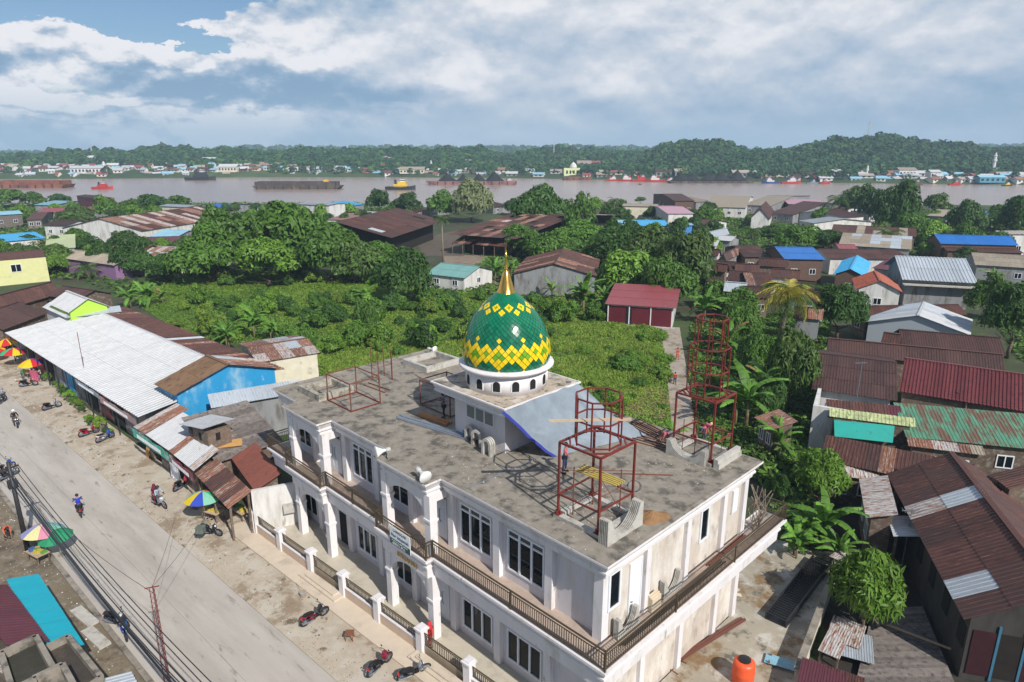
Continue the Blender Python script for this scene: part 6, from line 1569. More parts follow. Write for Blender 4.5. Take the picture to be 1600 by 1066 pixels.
# ------------------------------------------------------------------ people
skin = M('skin', (.30,.16,.10), .55, .05); hair = M('hair', (.015,.012,.01), .6, .05)
def skinned(name, pts, edges, rad, mat, parent, lvl=1):
    me = bpy.data.meshes.new(name); me.from_pydata(pts, edges, []); me.materials.append(mat)
    o = link(name, me, parent); md = o.modifiers.new('skin', 'SKIN'); md.use_smooth_shade = True
    for i, sv in enumerate(me.skin_vertices[0].data): sv.radius = (rad[i], rad[i]*(.72 if name in ('body','shirt') and i in (0,1,2) else 1)); sv.use_root = (i == 0)
    s = o.modifiers.new('sub', 'SUBSURF'); s.levels = s.render_levels = lvl; return o
POSE = {
 'stand': dict(hip=(0,0,.92), chest=(0,.0,1.32), neck=(0,0,1.47), head=(0,.02,1.60), el=[(-.26,0,1.12),(.26,0,1.12)], ha=[(-.27,.08,.86),(.27,.08,.86)], kn=[(-.1,.03,.5),(.1,.03,.5)], an=[(-.11,0,.08),(.11,0,.08)]),
 'walk': dict(hip=(0,0,.92), chest=(0,.03,1.32), neck=(0,.04,1.47), head=(0,.06,1.60), el=[(-.25,-.12,1.12),(.25,.12,1.12)], ha=[(-.24,-.16,.88),(.24,.3,.95)], kn=[(-.1,.17,.52),(.1,-.02,.5)], an=[(-.1,.22,.09),(.1,-.26,.12)]),
 'bend': dict(hip=(0,-.12,.85), chest=(0,.30,1.05), neck=(0,.44,1.08), head=(0,.55,1.05), el=[(-.24,.4,.8),(.24,.4,.8)], ha=[(-.15,.5,.5),(.15,.5,.5)], kn=[(-.12,.08,.46),(.12,.08,.46)], an=[(-.13,-.03,.08),(.13,-.03,.08)]),
 'ride': dict(hip=(0,-.22,.93), chest=(0,-.08,1.32), neck=(0,-.03,1.46), head=(0,.02,1.59), el=[(-.30,.12,1.14),(.30,.12,1.14)], ha=[(-.30,.36,1.08),(.30,.36,1.08)], kn=[(-.2,.22,.78),(.2,.22,.78)], an=[(-.17,.14,.38),(.17,.14,.38)]),
 'rideback': dict(hip=(0,-.22,.93), chest=(0,-.16,1.32), neck=(0,-.13,1.46), head=(0,-.09,1.59), el=[(-.26,-.0,1.1),(.26,-.0,1.1)], ha=[(-.2,.14,.98),(.2,.14,.98)], kn=[(-.21,.18,.76),(.21,.18,.76)], an=[(-.2,.10,.38),(.2,.10,.38)]),
 'reach': dict(hip=(0,0,.92), chest=(0,.03,1.32), neck=(0,.04,1.47), head=(0,.06,1.60), el=[(-.3,.16,1.34),(.25,.1,1.12)], ha=[(-.3,.36,1.5),(.2,.32,1.2)], kn=[(-.12,.05,.5),(.14,-.02,.5)], an=[(-.16,0,.08),(.18,-.05,.08)]),
}
def person(label, p, face, shirt, trousers, pose='stand', s=1., head_mat=None, head='hair', group=None, sleeves=True, veil=False):
    """face = direction angle the figure looks along (+y of its own frame)"""
    t = thing('person', label, 'person', p, face-math.pi/2, group); t.scale = (s,s,s); q = {k: v for k, v in POSE[pose].items()}
    V = lambda a: Vector(a); hip, ch, nk, hd = V(q['hip']), V(q['chest']), V(q['neck']), V(q['head'])
    sh = [ch+Vector((x*.19,0,.08)) for x in (-1,1)]; hp = [hip+Vector((x*.10,0,-.03)) for x in (-1,1)]
    fw = (Vector((0,.13,0)))
    pts = [hip, (hip+ch)/2, ch, nk, hd-Vector((0,0,.02)), hd+Vector((0,0,.07))]; rad = [.125,.115,.135,.05,.085,.075]; ed = [(0,1),(1,2),(2,3),(3,4),(4,5)]
    for i in (0,1):
        b = len(pts); el, ha = V(q['el'][i]), V(q['ha'][i]); hand = ha+(ha-el).normalized()*.08
        pts += [sh[i], el, ha, hand]; rad += [.055,.04,.028,.034]; ed += [(2,b),(b,b+1),(b+1,b+2),(b+2,b+3)]
    for i in (0,1):
        b = len(pts); kn, an = V(q['kn'][i]), V(q['an'][i])
        pts += [hp[i], kn, an, an+Vector((0,.15,-.045))]; rad += [.085,.058,.038,.032]; ed += [(0,b),(b,b+1),(b+1,b+2),(b+2,b+3)]
    skinned('body', pts, ed, rad, skin, t)
    # clothes follow the same joints, a little wider
    sp_ = [hip+Vector((0,0,-.02)), (hip+ch)/2, ch, nk-Vector((0,0,.05))]; sr = [.145,.132,.152,.07]; se = [(0,1),(1,2),(2,3)]
    for i in (0,1):
        b = len(sp_); el, ha = V(q['el'][i]), V(q['ha'][i]); sp_ += [sh[i], el.lerp(ha, .6) if sleeves else sh[i].lerp(el,.7)]; sr += [.07,.048]; se += [(2,b),(b,b+1)]
    skinned('shirt', sp_, se, sr, shirt, t)
    tp = [hip-Vector((0,0,.0))]; tr_ = [.138]; te = []
    for i in (0,1):
        b = len(tp); kn, an = V(q['kn'][i]), V(q['an'][i]); tp += [hp[i], kn, kn.lerp(an,.88)]; tr_ += [.098,.072,.055]; te += [(0,b),(b,b+1),(b+1,b+2)]
    skinned('trousers', tp, te, tr_, trousers, t)
    m = MB(); hc = hd+Vector((0,-.012,.05)); r = .118 if head != 'helmet' else .15
    m.lathe([(0,r*1.02),(r*.5,r*.9),(r*.87,r*.5),(r,0.0),(r*.93,-r*.35)], 14).xf(Matrix.Translation(hc) @ Matrix.Rotation(R(12),4,'X'))
    m.build({'hair':'hair','helmet':'helmet','cap':'cap','veil':'headscarf'}[head], head_mat or hair, t, smooth=True)
    if head == 'veil': MB().lathe([(.10,.16),(.125,.02),(.17,-.12),(.25,-.26)], 14).xf(Matrix.Translation(hd)).build('scarf_drape', head_mat, t, smooth=True)
    # face: nose, eyes
    f = MB().box(-.012,.012,.085,.115,-.0,.045); f.xf(Matrix.Translation(hd)); f.build('nose', skin, t)
    e = MB().box(-.045,-.02,.086,.094,.035,.047).box(.02,.045,.086,.094,.035,.047).xf(Matrix.Translation(hd)); e.build('eyes', hair, t)
    for i in (0,1):
        an = V(q['an'][i]); MB().box(an.x-.05,an.x+.05,an.y-.07,an.y+.19,an.z-.085,an.z-.005).build('shoe', black, t)
    return t
C_ = lambda n, c: M('cloth_'+n, c, .85, .12, 8)
rdang = math.atan2(rd.y, rd.x)
def on_bike(t, label, shirt, trousers, back=False, **k):
    a = t.rotation_euler[2]; off = Vector((math.cos(a), math.sin(a), 0)); p = Vector(t.location)+off*(-.05 if not back else -.42); p.z = t.location.z-.03
    return person(label, p, a, shirt, trousers, 'rideback' if back else 'ride', .96, **k)
on_bike(bikes[11], 'man in a bright blue shirt riding away along the road', C_('royal',(.012,.035,.42)), C_('darktrousers',(.02,.02,.03)))
on_bike(bikes[12], 'rider in black with a white helmet coming along the road', C_('black',(.015,.015,.02)), C_('brown',(.10,.07,.05)), head='helmet', head_mat=M('helmet_white',(.75,.75,.76),.25,.02))
on_bike(bikes[10], 'rider in a pale blue shirt at the front of the scooter by the awning', C_('paleblue',(.30,.38,.48)), C_('grey',(.12,.13,.15)), head='helmet', head_mat=black)
on_bike(bikes[10], 'passenger in a dark red headscarf sitting behind on the scooter by the awning', C_('wine',(.12,.012,.025)), C_('wine',(.12,.012,.025)), back=True, head='veil', head_mat=C_('wine',(.12,.012,.025)))
person('worker in a blue shirt and black trousers standing in the shade of the dome block', A(694,654), R(200), C_('denim',(.03,.10,.22)), C_('darktrousers',(.02,.02,.03)), 'reach', .95)
person('worker in a pink shirt and dark trousers standing behind the nearer red frame', A(882,738), R(-20), C_('pink',(.50,.10,.16)), C_('navy',(.03,.035,.09)), 'reach', .95, head='cap', head_mat=C_('black',(.015,.015,.02)))
person('worker in a pink shirt bending inside the far red frame', A(1098,690), R(20), C_('pink',(.50,.10,.16)), C_('grey',(.12,.13,.15)), 'bend', .9, head='cap', head_mat=C_('straw',(.5,.4,.25)))
person('worker in a pink shirt bending down left of the far red frame', A(1044,700), R(180), C_('pink',(.50,.10,.16)), C_('grey',(.12,.13,.15)), 'bend', .85)
person('worker in red standing behind the far red frame on the path side', at(1102,692,0), R(170), C_('red',(.5,.03,.03)), C_('navy',(.03,.035,.09)), 'stand', .9)
person('walker in a red shirt on the path beside the field, nearer one', at(1054,601), R(-95), C_('red',(.5,.03,.03)), C_('navy',(.03,.035,.09)), 'walk', .85)
person('walker in orange red clothes farther up the path', at(1058,562), R(-80), C_('orange',(.5,.10,.05)), C_('orange',(.5,.10,.05)), 'walk', .9)
person('person in a bright red headscarf and robe standing inside the mosque fence', UV(10.35,-1.1,.2), R(230), C_('red',(.5,.03,.03)), C_('red',(.5,.03,.03)), 'stand', .88, head='veil', head_mat=C_('red',(.5,.03,.03)))
person('seated vendor in dark clothes under the rainbow umbrella', at(332,815,-.25), R(250), C_('violet',(.16,.10,.28)), C_('grey',(.12,.13,.15)), 'rideback', .95, head='veil', head_mat=C_('violet',(.16,.10,.28)))
person('vendor in a pale shirt standing beside the pink cloth at the market edge', at(66,596), R(220), C_('pale',(.5,.48,.42)), C_('navy',(.03,.035,.09)), 'reach', .92)
person('shopper in a dark green top standing before the multicolour parasol', at(38,600), R(60), C_('green',(.03,.14,.07)), C_('grey',(.12,.13,.15)), 'stand', .92, head='veil', head_mat=C_('green',(.03,.14,.07)))
person('person in orange and dark clothes by the kerb at the left margin', at(12,842,.03), R(-40), C_('orange',(.5,.10,.05)), C_('darktrousers',(.02,.02,.03)), 'bend', .92)
ob = thing('leaning_board', 'orange brown board leaning on a post under the green shop banner', 'board', at(229,716), R(-45)); MB().add([(-.35,0,0),(.35,0,0),(.35,.25,1.1),(-.35,.25,1.1),(-.35,.04,0),(.35,.04,0),(.35,.29,1.1),(-.35,.29,1.1)],[(0,1,2,3),(7,6,5,4),(0,4,5,1),(1,5,6,2),(2,6,7,3),(3,7,4,0)]).build('board_face', M('plywood',(.5,.27,.09)), ob)
# ------------------------------------------------------------------ umbrellas
UCOL = {'y':(.80,.58,.02),'b':(.04,.08,.50),'g':(.05,.50,.22),'r':(.62,.03,.04),'m':(.25,.58,.42),'c':(.25,.50,.55),'p':(.70,.28,.38),'l':(.34,.34,.60),'f':(.78,.72,.35),'G':(.03,.30,.14)}
def umbrella(label, p, r, h, seq, tilt=4, a0=0.):
    t = thing('parasol', label, 'umbrella', p, 0, None); n = len(seq); t.rotation_euler = (R(tilt), R(-tilt*.5), a0)
    for k in range(n):
        m = MB(); K = 5; Q = 3
        for i in range(K+1):
            rr = r*i/K
            for q in range(Q+1):
                a = 2*math.pi*(k+q/Q)/n; sag = .05*math.sin(math.pi*q/Q)*(i/K); z = h-(.46*r)*(i/K)**1.6-sag*.6; m.v.append((rr*(1-sag*.7)*math.cos(a), rr*(1-sag*.7)*math.sin(a), z))
        for i in range(K):
            for q in range(Q): m.f.append((i*(Q+1)+q, (i+1)*(Q+1)+q, (i+1)*(Q+1)+q+1, i*(Q+1)+q+1)); m.mi.append(0)
        m.build('panel', M('parasol_'+seq[k], UCOL[seq[k]], .7, .06, 4, trans=.25), t, smooth=True)
        a = 2*math.pi*k/n; MB().tube([(0,0,h-.02),(r*.6*math.cos(a),r*.6*math.sin(a),h-.05-.46*r*.44),(r*math.cos(a),r*math.sin(a),h-.02-.46*r)], .01, 4).build('rib', chrome, t)
    MB().tube([(0,0,0),(0,0,h+.12)], .022, 6).build('pole', chrome, t); MB().lathe([(.22,0),(.22,.08),(.05,.1)], 12).build('foot', conc_d, t)
    return t
umbrella('rainbow parasol with yellow, blue, green and red panels by the rusty awning', at(321,816), 1.25, 2.35, 'ybmgrybmrg'[:8], 4, R(205))
umbrella('faded pastel parasol beside the kerb at the lower left', at(72,868,.03), 1.25, 2.2, 'lfpmclfp', 6, R(200))
umbrella('dark green parasol partly behind the pastel one', at(97,868,.03), 1.0, 1.9, 'GGGGGGGG', 5, 0)
umbrella('red and yellow parasol with a pink cloth at the market edge', at(54,590), 1.3, 2.3, 'rybryyrb', 4, R(40))
umbrella('multicolour parasol with yellow and blue panels left of the red one', at(24,572), 1.35, 2.3, 'ybgryrbg', 4, R(120))
umbrella('red and yellow parasol behind the multicolour one', at(16,556), 1.3, 2.3, 'ryrgryry', 4, R(10))
umbrella('green parasol at the left margin of the market', at(4,545), 1.5, 2.5, 'GGGGGGGG', 4, R(10))
umbrella('orange and yellow parasol cut by the left margin', at(-4,566), 1.2, 2.0, 'yryryryr', 4, R(10))
def cloth(label, px, py, w, h, mat, rz=0., name='hanging_cloth'):
    t = thing(name, label, 'cloth', at(px,py), rz); mb = MB(); n = 12
    for i in range(n+1):
        x = -w/2+w*i/n
        for j in range(5): mb.v.append((x, .06*math.sin(i*1.7)*(j/4)+.02, h-h*.92*j/4))
    for i in range(n):
        for j in range(4): mb.f.append((i*5+j,(i+1)*5+j,(i+1)*5+j+1,i*5+j+1)); mb.mi.append(0)
    mb.build('cloth', mat, t); MB().tube([(-w/2,0,0),(-w/2,0,h+.1)], .02, 5).build('pole', steel_dark, t); MB().tube([(w/2,0,0),(w/2,0,h+.1)], .02, 5).build('pole', steel_dark, t)
cloth('pink patterned cloth hanging under the red and yellow parasol', 55, 596, 1.3, 1.3, M('pink_cloth',(.50,.10,.18),.8,.3,6), R(-20))
cloth('white sheets hanging under the patched shop roof', 275, 752, 1.6, 1.5, frame_w, R(-40))
# market stall tables
def stall(label, px, py, rz, w=1.6, goods=None, seed=1):
    t = thing('stall_table', label, 'stall', at(px,py), rz); rg = random.Random(seed)
    MB().box(-w/2,w/2,-.4,.4,.70,.75).build('table_top', wood_l, t)
    for x in (-w/2+.08,w/2-.08):
        for y in (-.32,.32): MB().box(x-.03,x+.03,y-.03,y+.03,0,.7).build('leg', w_wood, t)
    for k in range(7):
        c = rg.choice([(.5,.4,.05),(.1,.3,.06),(.5,.08,.04),(.5,.48,.4),(.06,.12,.3)]); x = -w/2+.18+k*(w-.36)/6
        o = MB().box(-.1,.1,-.15,.15,0,.14).build('goods_box', M('goods_%d' % (int(c[0]*10)), c, .7, .2, 8), None, t.matrix_basis @ Vector((x, rg.uniform(-.15,.15), .752))); o.rotation_euler = (0,0,rz+rg.uniform(-.3,.3)); 
        tag(o, 'goods box on the %s' % label.replace('stall table ', 'table '), 'box', 'goods on the stall tables')
stall('stall table under the rainbow parasol', 334, 812, R(-25), 1.5, seed=2)
stall('stall table under the red and yellow parasol', 44, 590, R(-30), 1.6, seed=4)
stall('stall table under the pastel parasol', 62, 878, R(-30), 1.4, seed=5)
stall('stall table behind the white pillar left of the mosque fence', 378, 810, R(-40), 1.6, seed=8)
# potted plants along the market hall
def pot(label, px, py, s, mat=None, seed=1, potc=None):
    t = thing('potted_plant', label, 'potted plant', at(px,py), random.Random(seed).uniform(0,6), 'potted plants before the market hall')
    MB().lathe([(.16*s,0),(.24*s,.34*s),(.26*s,.36*s),(.22*s,.36*s),(.2*s,.3*s)], 14).build('pot', potc or conc_d, t)
    c = link('leaves', crowns('bush')[seed%4], t, (0,0,.30*s), mat or lf_bright); c.scale = (.42*s,.42*s,.5*s)
pots = [(72,603,1.3,'large leafy'),(82,612,1.0,'pale leaved'),(90,618,1.1,'drooping'),(97,628,1.5,'big bushy'),(106,634,1.5,'yellow green'),(113,640,1.3,'round yellow green'),(120,646,1.3,'tall pale potted'),(124,652,1.0,'small dark'),(136,668,1.1,'spreading'),(143,673,1.3,'pale spiky'),(154,680,1.6,'big bright ball shaped'),(162,686,.9,'small trailing'),(170,689,.9,'low dark')]
for i, (x, y, s_, a_) in enumerate(pots): pot('%s potted plant, number %s from the far end of the plant row' % (a_, ('one','two','three','four','five','six','seven','eight','nine','ten','eleven','twelve','thirteen')[i]), x+4, y-6, s_, (lf_bright, lf_mid, lf_lime, lf_dark)[i%4], i)
# ------------------------------------------------------------------ poles and cables
def pole(label, p, h, r0_, r1_, mat, arms=()):
    t = thing('utility_pole', label, 'utility pole', p, rdang)
    MB().tube([(0,0,0),(0,0,h)], [r0_, r1_], 10).build('pole_shaft', mat, t, smooth=True)
    for z, w in arms:
        MB().beam((0,-w,z),(0,w,z),.09).build('cross_arm', steel_dark, t)
        for s in (-1,-.5,.5,1): MB().lathe([(.03,0),(.05,.05),(.02,.12)], 8, (0,s*w*.95,z+.05)).build('insulator', M('insulator',(.35,.2,.12),.3,.05), t)
    return t
pb = at(44,862,.03)
h1 = height(12,738,862,.03)*.98
p1 = pole('dark utility pole with a bundle of cables on the left of the road', pb, 6.4, .16, .11, steel_dark, ((6.0,.5),))
bx = MB().box(-.2,.2,-.25,.25,0,.5).build('junction_box', steel_dark, p1, (.1,0,4.6))
# red lattice mast at the bottom
pm_ = at(266,1085,.0)
lm = thing('lattice_mast', 'thin rusty red lattice mast rising from the bottom edge left of the road', 'mast', pm_, R(20))
hm = 6.0
for x, y in ((-.13,-.13),(.13,-.13),(.0,.15)): MB().tube([(x,y,0),(x*.7,y*.7,hm)], .018, 5).build('mast_leg', steel_red, lm)
for k in range(20):
    z = .2+k*hm/21; m = MB(); q = [(-.12,-.12),(.12,-.12),(0,.14)]
    for i in range(3): m.tube([(*q[i],z),(*q[(i+1)%3],z+.28)], .009, 4)
    m.build('mast_brace', steel_red, lm)
MB().beam((-.3,0,hm),(.3,0,hm),.04).build('mast_head', steel_red, lm)
def cable(name, label, a, b_, sag, r=.02, mat=black, group=None, n=16):
    a, b_ = Vector(a), Vector(b_); pts = [a.lerp(b_, k/n)-Vector((0,0,sag*4*(k/n)*(1-k/n))) for k in range(n+1)]
    o = MB().tube([tuple(p) for p in pts], r, 5).build(name, mat, None); return tag(o, label, 'cable', group)
top1 = pb+Vector((0,0,6.05)); 
nxt = pb-rd*30; nxt.z = 0; prv = pb+rd*32
for i, (o, z, s_) in enumerate(((-.45,0,1.0),(-.2,.02,1.15),(.2,.0,1.05),(.45,.03,1.3),(.1,-.5,1.6),(.0,-.8,1.9),(.25,-1.1,2.2))):
    q = rn*o; lab = 'black overhead cable running along the left side of the road'
    cable('overhead_cable', lab, top1+q+Vector((0,0,z)), nxt+q+Vector((0,0,6.05+z)), s_*.55, .022, group='overhead cables beside the road')
    if i < 3: cable('overhead_cable', lab, top1+q+Vector((0,0,z)), prv+q+Vector((0,0,6.05+z)), s_*.55, .018, group='overhead cables beside the road')
# thicker bundle of twisted cable
cable('cable_bundle', 'thick black twisted cable bundle slung from the utility pole', top1+Vector((.1,.1,-1.4)), nxt+Vector((0,0,4.4)), .5, .05)
cable('guy_wire', 'thin guy wire from the lattice mast across the road, left one', pm_+Vector((0,0,hm)), at(276,800,2.6), .15, .010)
cable('guy_wire', 'thin guy wire from the lattice mast across the road, right one', pm_+Vector((0,0,hm)), at(322,806,1.9), .15, .010)
cable('service_wire', 'thin service wire between the utility pole and the lattice mast', top1+Vector((0,0,-.6)), pm_+Vector((0,0,hm-.3)), .6, .012)
# antenna poles
def antenna(label, px, py, yt, z=0., arms=True, mat=steel_grey):
    h = height(px, yt, py, z); t = thing('antenna_pole', label, 'antenna', at(px,py,z)); MB().tube([(0,0,0),(0,0,h)], .03, 6).build('pole_shaft', mat, t)
    if arms:
        MB().beam((-.6,0,h-.1),(.5,.2,h-.1),.03).build('boom', mat, t)
        for k in range(4): x = -.5+k*.3; MB().beam((x,-.25,h-.08),(x+.05,.3,h-.08),.02).build('element', mat, t)
antenna('antenna pole standing in the dark lane at the lower right', 1408, 890, 796)
antenna('thin antenna pole on the dark brown ribbed roof', 1339, 622, 566, 3.9)
antenna('dark leaning pole rising from the white market hall roof', 130, 571, 519, 4.0, False, steel_rust)
# planks fixed across rigs
# ------------------------------------------------------------------ yard on the right
Yd = lambda px, py: at(px, py, .2)
tk = thing('water_drum', 'orange plastic water drum with a black lid at the bottom of the yard', 'water tank', Yd(1160,1064))
orange = M('orange_plastic', (.75,.10,.03), .4, .06, 3, dirt=((.6,.2,.1), .15, 2))
MB().lathe([(.50,0),(.52,.05),(.52,.5),(.54,.55),(.52,.6),(.52,1.0),(.50,1.12),(.40,1.2),(.30,1.22)], 32).build('drum_body', orange, tk, smooth=True)
MB().lathe([(.28,1.2),(.30,1.24),(.30,1.30),(.12,1.33),(0,1.33)], 10).build('lid', black, tk)
for (x, y, lab) in ((1087,1000,'white paint bucket below the balcony in the yard, upper one'),(1014,1056,'white paint bucket in the yard near the bottom edge')):
    t = thing('paint_bucket', lab, 'bucket', Yd(x,y)); MB().lathe([(.17,0),(.20,.40),(.215,.42),(.19,.43)], 20).build('bucket', frame_w, t, smooth=True); MB().lathe([(.192,.1),(.2,.24)], 20).build('label_band', M('label_blue',(.25,.32,.55),.5,.3,9), t, smooth=True)
    MB().tube([(-.2,0,.38),(0,-.05,.5),(.2,0,.38)], .008, 4).build('handle', steel_grey, t)
lying('long red brown steel beam lying across the yard', 'steel_beam', 'beam', Yd(1012,1062), Yd(1160,969), 2, .12, .13, M('beam_red_brown',(.14,.05,.035),.7,.12,4), z=.2)
lying('thin dark rods on the yard floor beside the beam', 'rods', 'rods', Yd(1000,1005), Yd(1065,1045), 2, .04, .9, steel_rust, z=.2)
rg = random.Random(11)
t = thing('broken_tiles', 'pile of pale broken floor tiles beside the puddle in the yard', 'tiles', Yd(1130,930))
for k in range(16):
    o = MB().prism([(-.2,-.2),(.2,-.18),(.19,.2),(-.12,.19)], 0, .02).build('tile', M('pale_tile',(.62,.52,.38),.6,.08,3), t, (rg.uniform(-.9,.9), rg.uniform(-.5,.5), .01+.02*k*.5)); o.rotation_euler = (rg.uniform(-.15,.15), rg.uniform(-.15,.15), rg.uniform(0,6)); o.scale = (rg.uniform(.6,1.3),)*3
gr = thing('steel_grate', 'stack of black steel grilles lying along the yard wall', 'grille', Yd(1250,925), 0); a, b_ = Yd(1212,972), Yd(1284,880); d = (b_-a); gr.rotation_euler = (0,0,math.atan2(d.y,d.x)); Lg = d.length
for s in (-.55,.55): MB().box(-Lg/2,Lg/2,s-.04,s+.04,0,.45).build('side_rail', black, gr)
for k in range(34): x = -Lg/2+.1+k*(Lg-.2)/33; MB().box(x-.025,x+.025,-.53,.53,.36,.41).build('grille_bar', black, gr)
MB().box(-Lg/2,Lg/2,-.5,.5,.02,.06).build('lower_grille', black, gr)
cp_ = thing('yard_wall', 'stained cream retaining wall along the right edge of the yard', 'wall', (0,0,0)); a, b_ = at(1300,905,0), at(1238,1075,0); d = (b_-a).normalized(); s_ = Vector((-d.y,d.x,0)); 
if s_.x < 0: s_ = -s_
q = [a, b_, b_+s_*.25, a+s_*.25]; MB().prism([(p.x,p.y) for p in q], 0, 1.1).build('wall_face', w_cream, cp_, fix=True); MB().prism([(p.x,p.y) for p in [a-s_*.05, b_-s_*.05, b_+s_*.3, a+s_*.3]], 1.1, 1.2).build('coping', conc_d, cp_, fix=True)
for i, (x, y, w, l, rz, mt, lab, z) in enumerate(((1322,985,1.6,2.3,-35,r_rustw,'zinc scrap sheet lying beside the drooping mango tree, upper one',.7),(1335,1008,1.7,2.2,-25,r_zinc,'pale scrap sheet lying below the upper one',.6),(1305,1003,1.0,2.4,-40,r_rustw,'ribbed scrap sheet leaning on the cream yard wall',.8),(1245,1040,.7,3.0,60,r_ltblue,'long pale blue corrugated sheet at the end of the yard',.5),(1284,1062,2.0,2.2,-30,r_maroon,'maroon sheet roof corner at the bottom edge right of the drum',1.4),(1318,1075,1.6,2,-30,r_brown,'dark brown roof corner at the bottom edge beside the maroon one',1.3),(1316,865,.8,1.8,-50,r_rustw,'white and rust striped sheet between the banana and mango tree',1.2))):
    t = thing('scrap_sheet', lab, 'metal sheet', at(x,y,z), R(rz)); lay_sheets(t, (-w/2,-l/2,0), (1,0,0), (0,1,.06*(i%3-1)), w, l, [(mt,1)], .9, l+.1, .12, .02)
    for sx, sy in ((-1,-1),(1,-1),(1,1),(-1,1)): MB().beam((sx*w*.42,sy*l*.42,-z),(sx*w*.42,sy*l*.42,-.02),.08).build('prop', w_wood, t)
lying('long pale timber pole lying across the boardwalk', 'timber_pole', 'pole', at(1372,985), at(1560,1058), 1, .09, .1, wood_l, z=.5)
lying('bundle of old planks leaning near the mango tree', 'old_planks', 'planks', at(1340,955), at(1375,990), 4, .12, .16, w_woodg, z=.6)
bw = struct(bpy.data.objects.new('boardwalk', MB().prism([(p.x,p.y) for p in [at(1362,960),at(1440,955),at(1500,1100),at(1330,1100)]], .0, .28).mesh('boardwalk', w_wood))); COL.objects.link(bw)
a0, a1, c0, c1 = at(1362,960), at(1440,955), at(1330,1100), at(1500,1100)
for k in range(34):
    f0, f1 = k/34, (k+.88)/34; q = [a0.lerp(c0,f0), a1.lerp(c1,f0), a1.lerp(c1,f1), a0.lerp(c0,f1)]; MB().prism([(p.x,p.y) for p in q], .29, .33).build('deck_board', w_woodg, bw, fix=True)
# rainbow of small things on the street
t = thing('brown_stool', 'brown wooden stool standing on the verge between the two scooters', 'stool', at(547,1000)); MB().box(-.22,.22,-.2,.2,.42,.5).build('seat', M('stool_brown',(.2,.08,.04),.6,.1,4), t)
for sx in (-1,1):
    for sy in (-1,1): MB().beam((sx*.16,sy*.14,.42),(sx*.2,sy*.18,0),.035).build('leg', M('stool_brown',(.2,.08,.04)), t)
t = thing('planted_bucket', 'pale bucket holding a stick on the terrace edge', 'bucket', at(474,933)); MB().lathe([(.16,0),(.2,.35),(.17,.36)], 14).build('bucket', conc_l, t); MB().tube([(0,0,.2),(-.1,.1,1.2)], .015, 5).build('stick', wood_l, t)
for x, y, lab in ((132,965,'long pale concrete slab lying on the dirt below the turquoise awning'),(150,998,'second pale concrete slab by the turquoise awning')):
    o = MB().box(-1.1,1.1,-.3,.3,0,.14).build('concrete_slab', conc_l, None, at(x,y,.03)); o.rotation_euler = (0,0,rdang+.1); tag(o, lab, 'slab')
rdw = thing('red_drum', 'left red water drum under the maroon gabled roof', 'water tank', at(1521,644,1.2)); MB().lathe([(.9,0),(.9,1.6),(.6,1.9)], 24).build('drum_body', orange, rdw, smooth=True); MB().box(-1,1,-1,1,-1.2,0).build('stand', w_wood, rdw)
rdw = thing('red_drum', 'right red water drum under the maroon gabled roof', 'water tank', at(1552,647,1.2)); MB().lathe([(.9,0),(.9,1.6),(.6,1.9)], 24).build('drum_body', orange, rdw, smooth=True); MB().box(-1,1,-1,1,-1.2,0).build('stand', w_wood, rdw)
# leftovers on the mosque balcony (right side)
def bal(u, v): return UV(u, v, 5.31)
for u, v, L, lab in ((.15,1.9,1.5,'white fluted arch moulding standing on the balcony near the corner'),(.25,5.5,1.5,'white arch moulding lying on the balcony floor beyond the tile boxes')):
    t = thing('arch_moulding', lab, 'moulding', bal(u, v), MROT+R(90), 'white cast arch mouldings on the balcony')
    for k in range(4):
        m = MB(); n = 10; hgt = .95; pr = [(-L/2,0),(-L/2,hgt),(-L/2+.18,hgt)]+[(-L/2+.18+(L-.36)*q/n, hgt-(hgt-.14)*math.sin(math.pi*q/n)**.6) for q in range(1,n)]+[(L/2-.18,hgt),(L/2,hgt),(L/2,0)]
        q = len(pr); y = k*.07; m.add([(x,y,z) for x,z in pr]+[(x,y+.045,z) for x,z in pr],[tuple(range(q)),tuple(range(q,2*q))]+[(i,(i+1)%q,q+(i+1)%q,q+i) for i in range(q)]); m.build('flute', conc_l, t, fix=True)
t = thing('tile_boxes', 'cream tile boxes leaning on the side wall of the balcony', 'boxes', bal(.35,4.0), MROT)
for k in range(3): MB().box(-.05+k*.09,.02+k*.09,-.35,.35,0,.8-k*.06).build('box', M('pale_tile',(.62,.52,.38)), t)
lying('long dark pipes lying along the balcony floor', 'pipes', 'pipes', bal(-.15,1.0), bal(-.1,9.5), 3, .05, .1, steel_dark, z=5.31)
lying('reddish pipes leaning low against the side wall at the far end of the balcony', 'pipes', 'pipes', bal(.2,8.6), bal(.2,12.5), 3, .06, .1, steel_rust, z=5.34)
br = thing('branch_bundle', 'bundle of dry branches standing against the far end of the balcony', 'branches', bal(.1,13.6))
for k in range(14): MB().tube([(rg.uniform(-.3,.3),rg.uniform(-.3,.3),0),(rg.uniform(-.5,.5),rg.uniform(-.3,.3),1.1),(rg.uniform(-.6,.6),rg.uniform(-.2,.4),rg.uniform(1.8,2.6))], .025, 4).build('branch', M('dry_wood',(.25,.2,.15),.9,.2,5), br)
